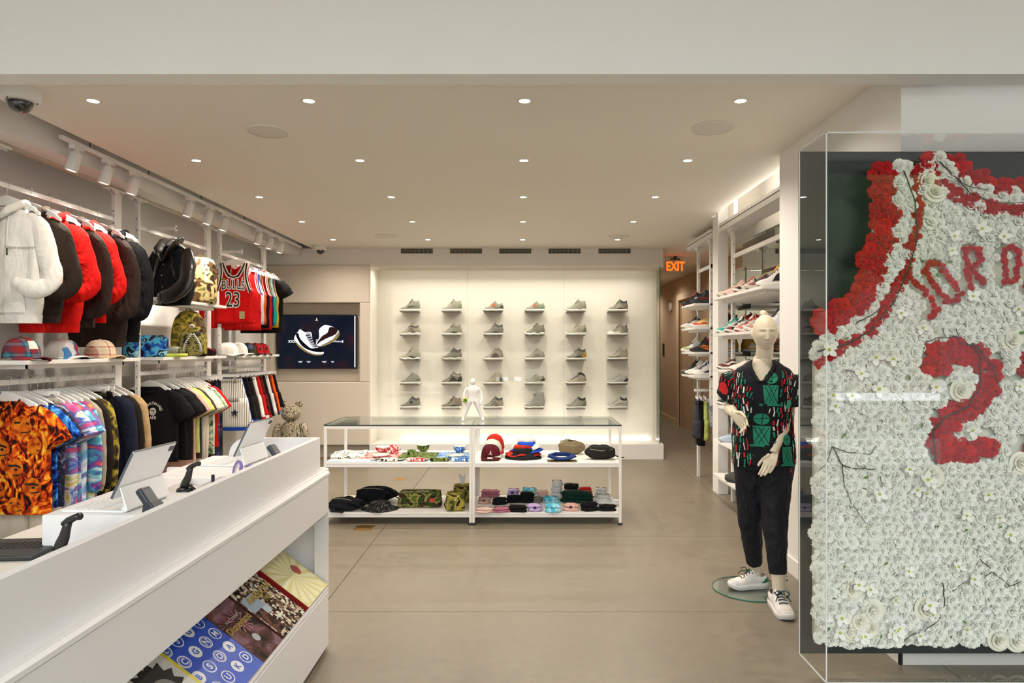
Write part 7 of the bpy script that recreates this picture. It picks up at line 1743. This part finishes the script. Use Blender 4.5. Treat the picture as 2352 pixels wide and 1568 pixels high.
sh = MB().add(vs, fs, 0, True).build('shirt', SB, man); so = sh.modifiers.new('s', 'SOLIDIFY'); so.thickness = .003; so.offset = -1
# collar bands and placket
for s_ in (-1, 1):
    c_ = MB(); c_.grid(lambda u, v: shp(PI/2 + s_*(vgap(lerp(ZV, 1.478, u)) - .01 + v*(.13+.07*u)), lerp(ZV, 1.478, u), .005 + .006*v*(1-v)), 14, 4); o = c_.build('collar_band', SB, sh); o.modifiers.new('s', 'SOLIDIFY').thickness = .003
MB().grid(lambda u, v: shp(PI/2 + lerp(-.30, .22, v), lerp(.85, ZV+.01, u), .0035), 24, 6).build('placket', SB, sh)
bt = mat('shirt_button', '#3a3a3f', rough=.3)
for i in range(6):
    z = lerp(1.33, .90, i/5); p = shp(PI/2 + (.20 if i % 2 else -.18), z, .006); MB().ball(p, .006, None, None, 10, 6).build('shirt_button', bt, sh)
# sleeves
slv = []
for (S0, E0, out, sgn) in ((SHR, ELR, rt, 1), (SHL, ELL, -rt, -1)):
    A0 = S0 - out*.06 + upv*.012; A1 = S0 + out*.03 - upv*.015; A2 = S0.lerp(E0, .45) + out*.02; A3 = S0.lerp(E0, .74) + out*.012
    path = [A0, A0.lerp(A1, .5) + upv*.012, A1, A1.lerp(A2, .5), A2, A2.lerp(A3, .5), A3]; rad = [.045, .062, .074, .080, .083, .087, .09]
    ax = (A3 - A0).normalized(); e1 = fr - ax*fr.dot(ax); e1.normalize(); e2 = ax.cross(e1)
    def sp(u, th, off=0.0, path=path, rad=rad, e1=e1, e2=e2):
        q = u*(len(path)-1); i = min(len(path)-2, int(q)); f = q - i; c_ = path[i].lerp(path[i+1], f); r_ = lerp(rad[i], rad[i+1], f) + off + .004*math.sin(5*th+6*u)*u
        return c_ + e1*math.cos(th)*r_*.86 + e2*math.sin(th)*r_
    slv.append(sp); o = MB().grid(lambda u, v: sp(u, 2*PI*v), 16, 30).build('sleeve', SB, sh); o.modifiers.new('s', 'SOLIDIFY').thickness = .003
# printed dashes and hoops
pr = MB(); rr = random.Random(21)
def dash(f, u0, v0, du, dv, w, m): # small strip from (u0,v0) along (du,dv)
    n_ = Vector((-dv, du)); L_ = math.hypot(du, dv) or 1; n_ = n_/L_*w
    q = [f(u0+du*t + n_.x*s_, v0+dv*t + n_.y*s_) for t in (0, .5, 1) for s_ in (-1, 1)]; pr.add(q, [(0, 1, 3, 2), (2, 3, 5, 4)], m)
def ft(a, z): # a metres round the body from the front centre
    return shp(PI/2 - a/.165, z, .0045)
def thof(px, py):
    best = None
    for i in range(200):
        a = -.30 + .60*i/199; z = 1.2
        for _ in range(4):
            p = ft(a, z); z += ((VPY-py)/FPX*p.y + HC - p.z)
        e = abs(PX(px, p.y) - p.x)
        if best is None or e < best[0]: best = (e, a, z)
    return best[1], best[2]
hoops = [(1772, 868, 1), (1750, 962, 1), (1808, 1010, 1)]
hp_ = []
for (px, py, m) in hoops:
    a0, z0 = thof(px, py); hp_.append((a0, z0)); r_ = .034
    ring = [ft(a0+r_*math.cos(2*PI*i/18), z0+r_*math.sin(2*PI*i/18)) for i in range(18)]; pr.add([ft(a0, z0)] + ring, [(0, i+1, (i+1) % 18+1) for i in range(18)], m)
    z1, z2 = z0-.042, z0-.155
    for i in range(6):
        for j in range(3):
            f2 = lambda x, y: ft(a0 + (x-.5)*lerp(.078, .062, y), lerp(z1, z2, y))
            pr.add([f2(j/3, i/6), f2((j+1)/3, i/6), f2((j+1)/3, (i+1)/6), f2(j/3, (i+1)/6)], [(0, 1, 2, 3)], m)
    pr.add([ft(a0-.05, z2), ft(a0, z2), ft(a0+.05, z2), ft(a0+.05, z2-.012), ft(a0, z2-.012), ft(a0-.05, z2-.012)], [(0, 1, 4, 5), (1, 2, 3, 4)], m)
    fo = lambda a, z: shp(PI/2 - a/.165, z, .0055)
    for (q0, q1) in ((-.03, .01), (-.01, .03), (.03, -.01), (.01, -.03)): dash(fo, a0+q0, z1-.01, q1-q0, -.095, .0013, 3)
    dash(fo, a0-.03, z0, .06, .008, .0013, 3); dash(fo, a0, z0-.03, .004, .06, .0013, 3)
z = .865
while z < 1.42:
    a = -.33
    while a < .60:
        aa, zz = a + rr.uniform(-.006, .006), z + rr.uniform(-.012, .012)
        ok = not (-.042 < aa < .032 and zz < 1.36) and not (zz > 1.33 and -.07 < aa < .06) and all(not (abs(aa-h[0]) < .05 and -.18 < zz-h[1] < .045) for h in hp_)
        if ok and rr.random() < .93:
            t_ = rr.uniform(-.25, .25) + (.15 if zz > 1.25 else 0); L_ = rr.uniform(.022, .045); dash(ft, aa - math.sin(t_)*L_/2, zz - L_/2, math.sin(t_)*L_, math.cos(t_)*L_, rr.choice((.0028, .0036, .0048)), rr.choice((0, 0, 1, 1, 2, 2)))
        a += .0205
    z += .040
for sp in slv:
    fs_ = lambda th, u: sp(u, th, .0045)
    for i in range(5):
        for k in range(18):
            th, u = 2*PI*k/18 + rr.uniform(-.08, .08), .14 + .19*i + rr.uniform(-.03, .03)
            if u < .9: dash(fs_, th, u, rr.uniform(-.08, .08), rr.uniform(.08, .15), .035, rr.choice((0, 0, 1, 1, 2)))
for (sp, thc, uc, m) in ((slv[1], .4, .62, 0), (slv[0], .3, .9, 1)):
    ring = [sp(min(1, uc+.17*math.sin(2*PI*i/16)), thc+.42*math.cos(2*PI*i/16), .0055) for i in range(16)]; pr.add([sp(uc, thc, .0055)] + ring, [(0, i+1, (i+1) % 16+1) for i in range(16)], m)
o = pr.build('printed_pattern', cols, sh)
# glass foot plate and shoes
gp = thing('glass_base_plate', 'round clear glass base plate on the floor under the mannequin', 'base plate', (1.475, 4.40, 0))
MB().lathe([(.001,.008),(.234,.008)], 64, caps=False).lathe([(.001,.0005),(.234,.0005)], 64, caps=False).build('disc', glass('plate_glass', (.90, .95, .92), 1.3), gp)
MB().lathe([(.234,.008),(.238,.006),(.238,.002),(.234,.0005)], 64, caps=False).build('rim', mat('plate_rim_green', '#1d6b52', rough=.1), gp)
shk = dict(kind='low', up='#e4e0da', sole='#e6e2dc', out='#cfd3da', heel='#10715a', toe='#d6d1cc', lace='#17181d', tongue='#e8e4de', lin='#3a2a2a', so=.034)
s1 = sneaker((1.462, 4.40, .009), 'white sneaker with green heel on the mannequin foot over the glass plate', rz=R(6), s=(.88, 1.0, 1.05), **shk)
s2 = sneaker((1.522, 4.01, 0), 'white sneaker with green heel on the mannequin foot pointing to the viewer', rz=R(88), s=(.98, 1.0, 1.1), **shk)
for s_ in (s1, s2):
    bw = MB()
    for sg in (-1, 1):
        bw.tube([(-.005, 0, .108), (-.012, sg*.022, .120), (-.03, sg*.042, .112), (-.035, sg*.03, .098), (-.012, 0, .106)], .003, 6)
        bw.tube([(-.008, 0, .108), (-.04, sg*.03, .095), (-.055, sg*.044, .075)], .0028, 6)
    bw.build('lace_bow', fm('#17181d'), s_); Sx = Shoe('low', .034)
    MB().ball((.004, 0, .108), .013, .014, .008, 12, 8).build('tongue_patch', fm('#10715a'), s_)
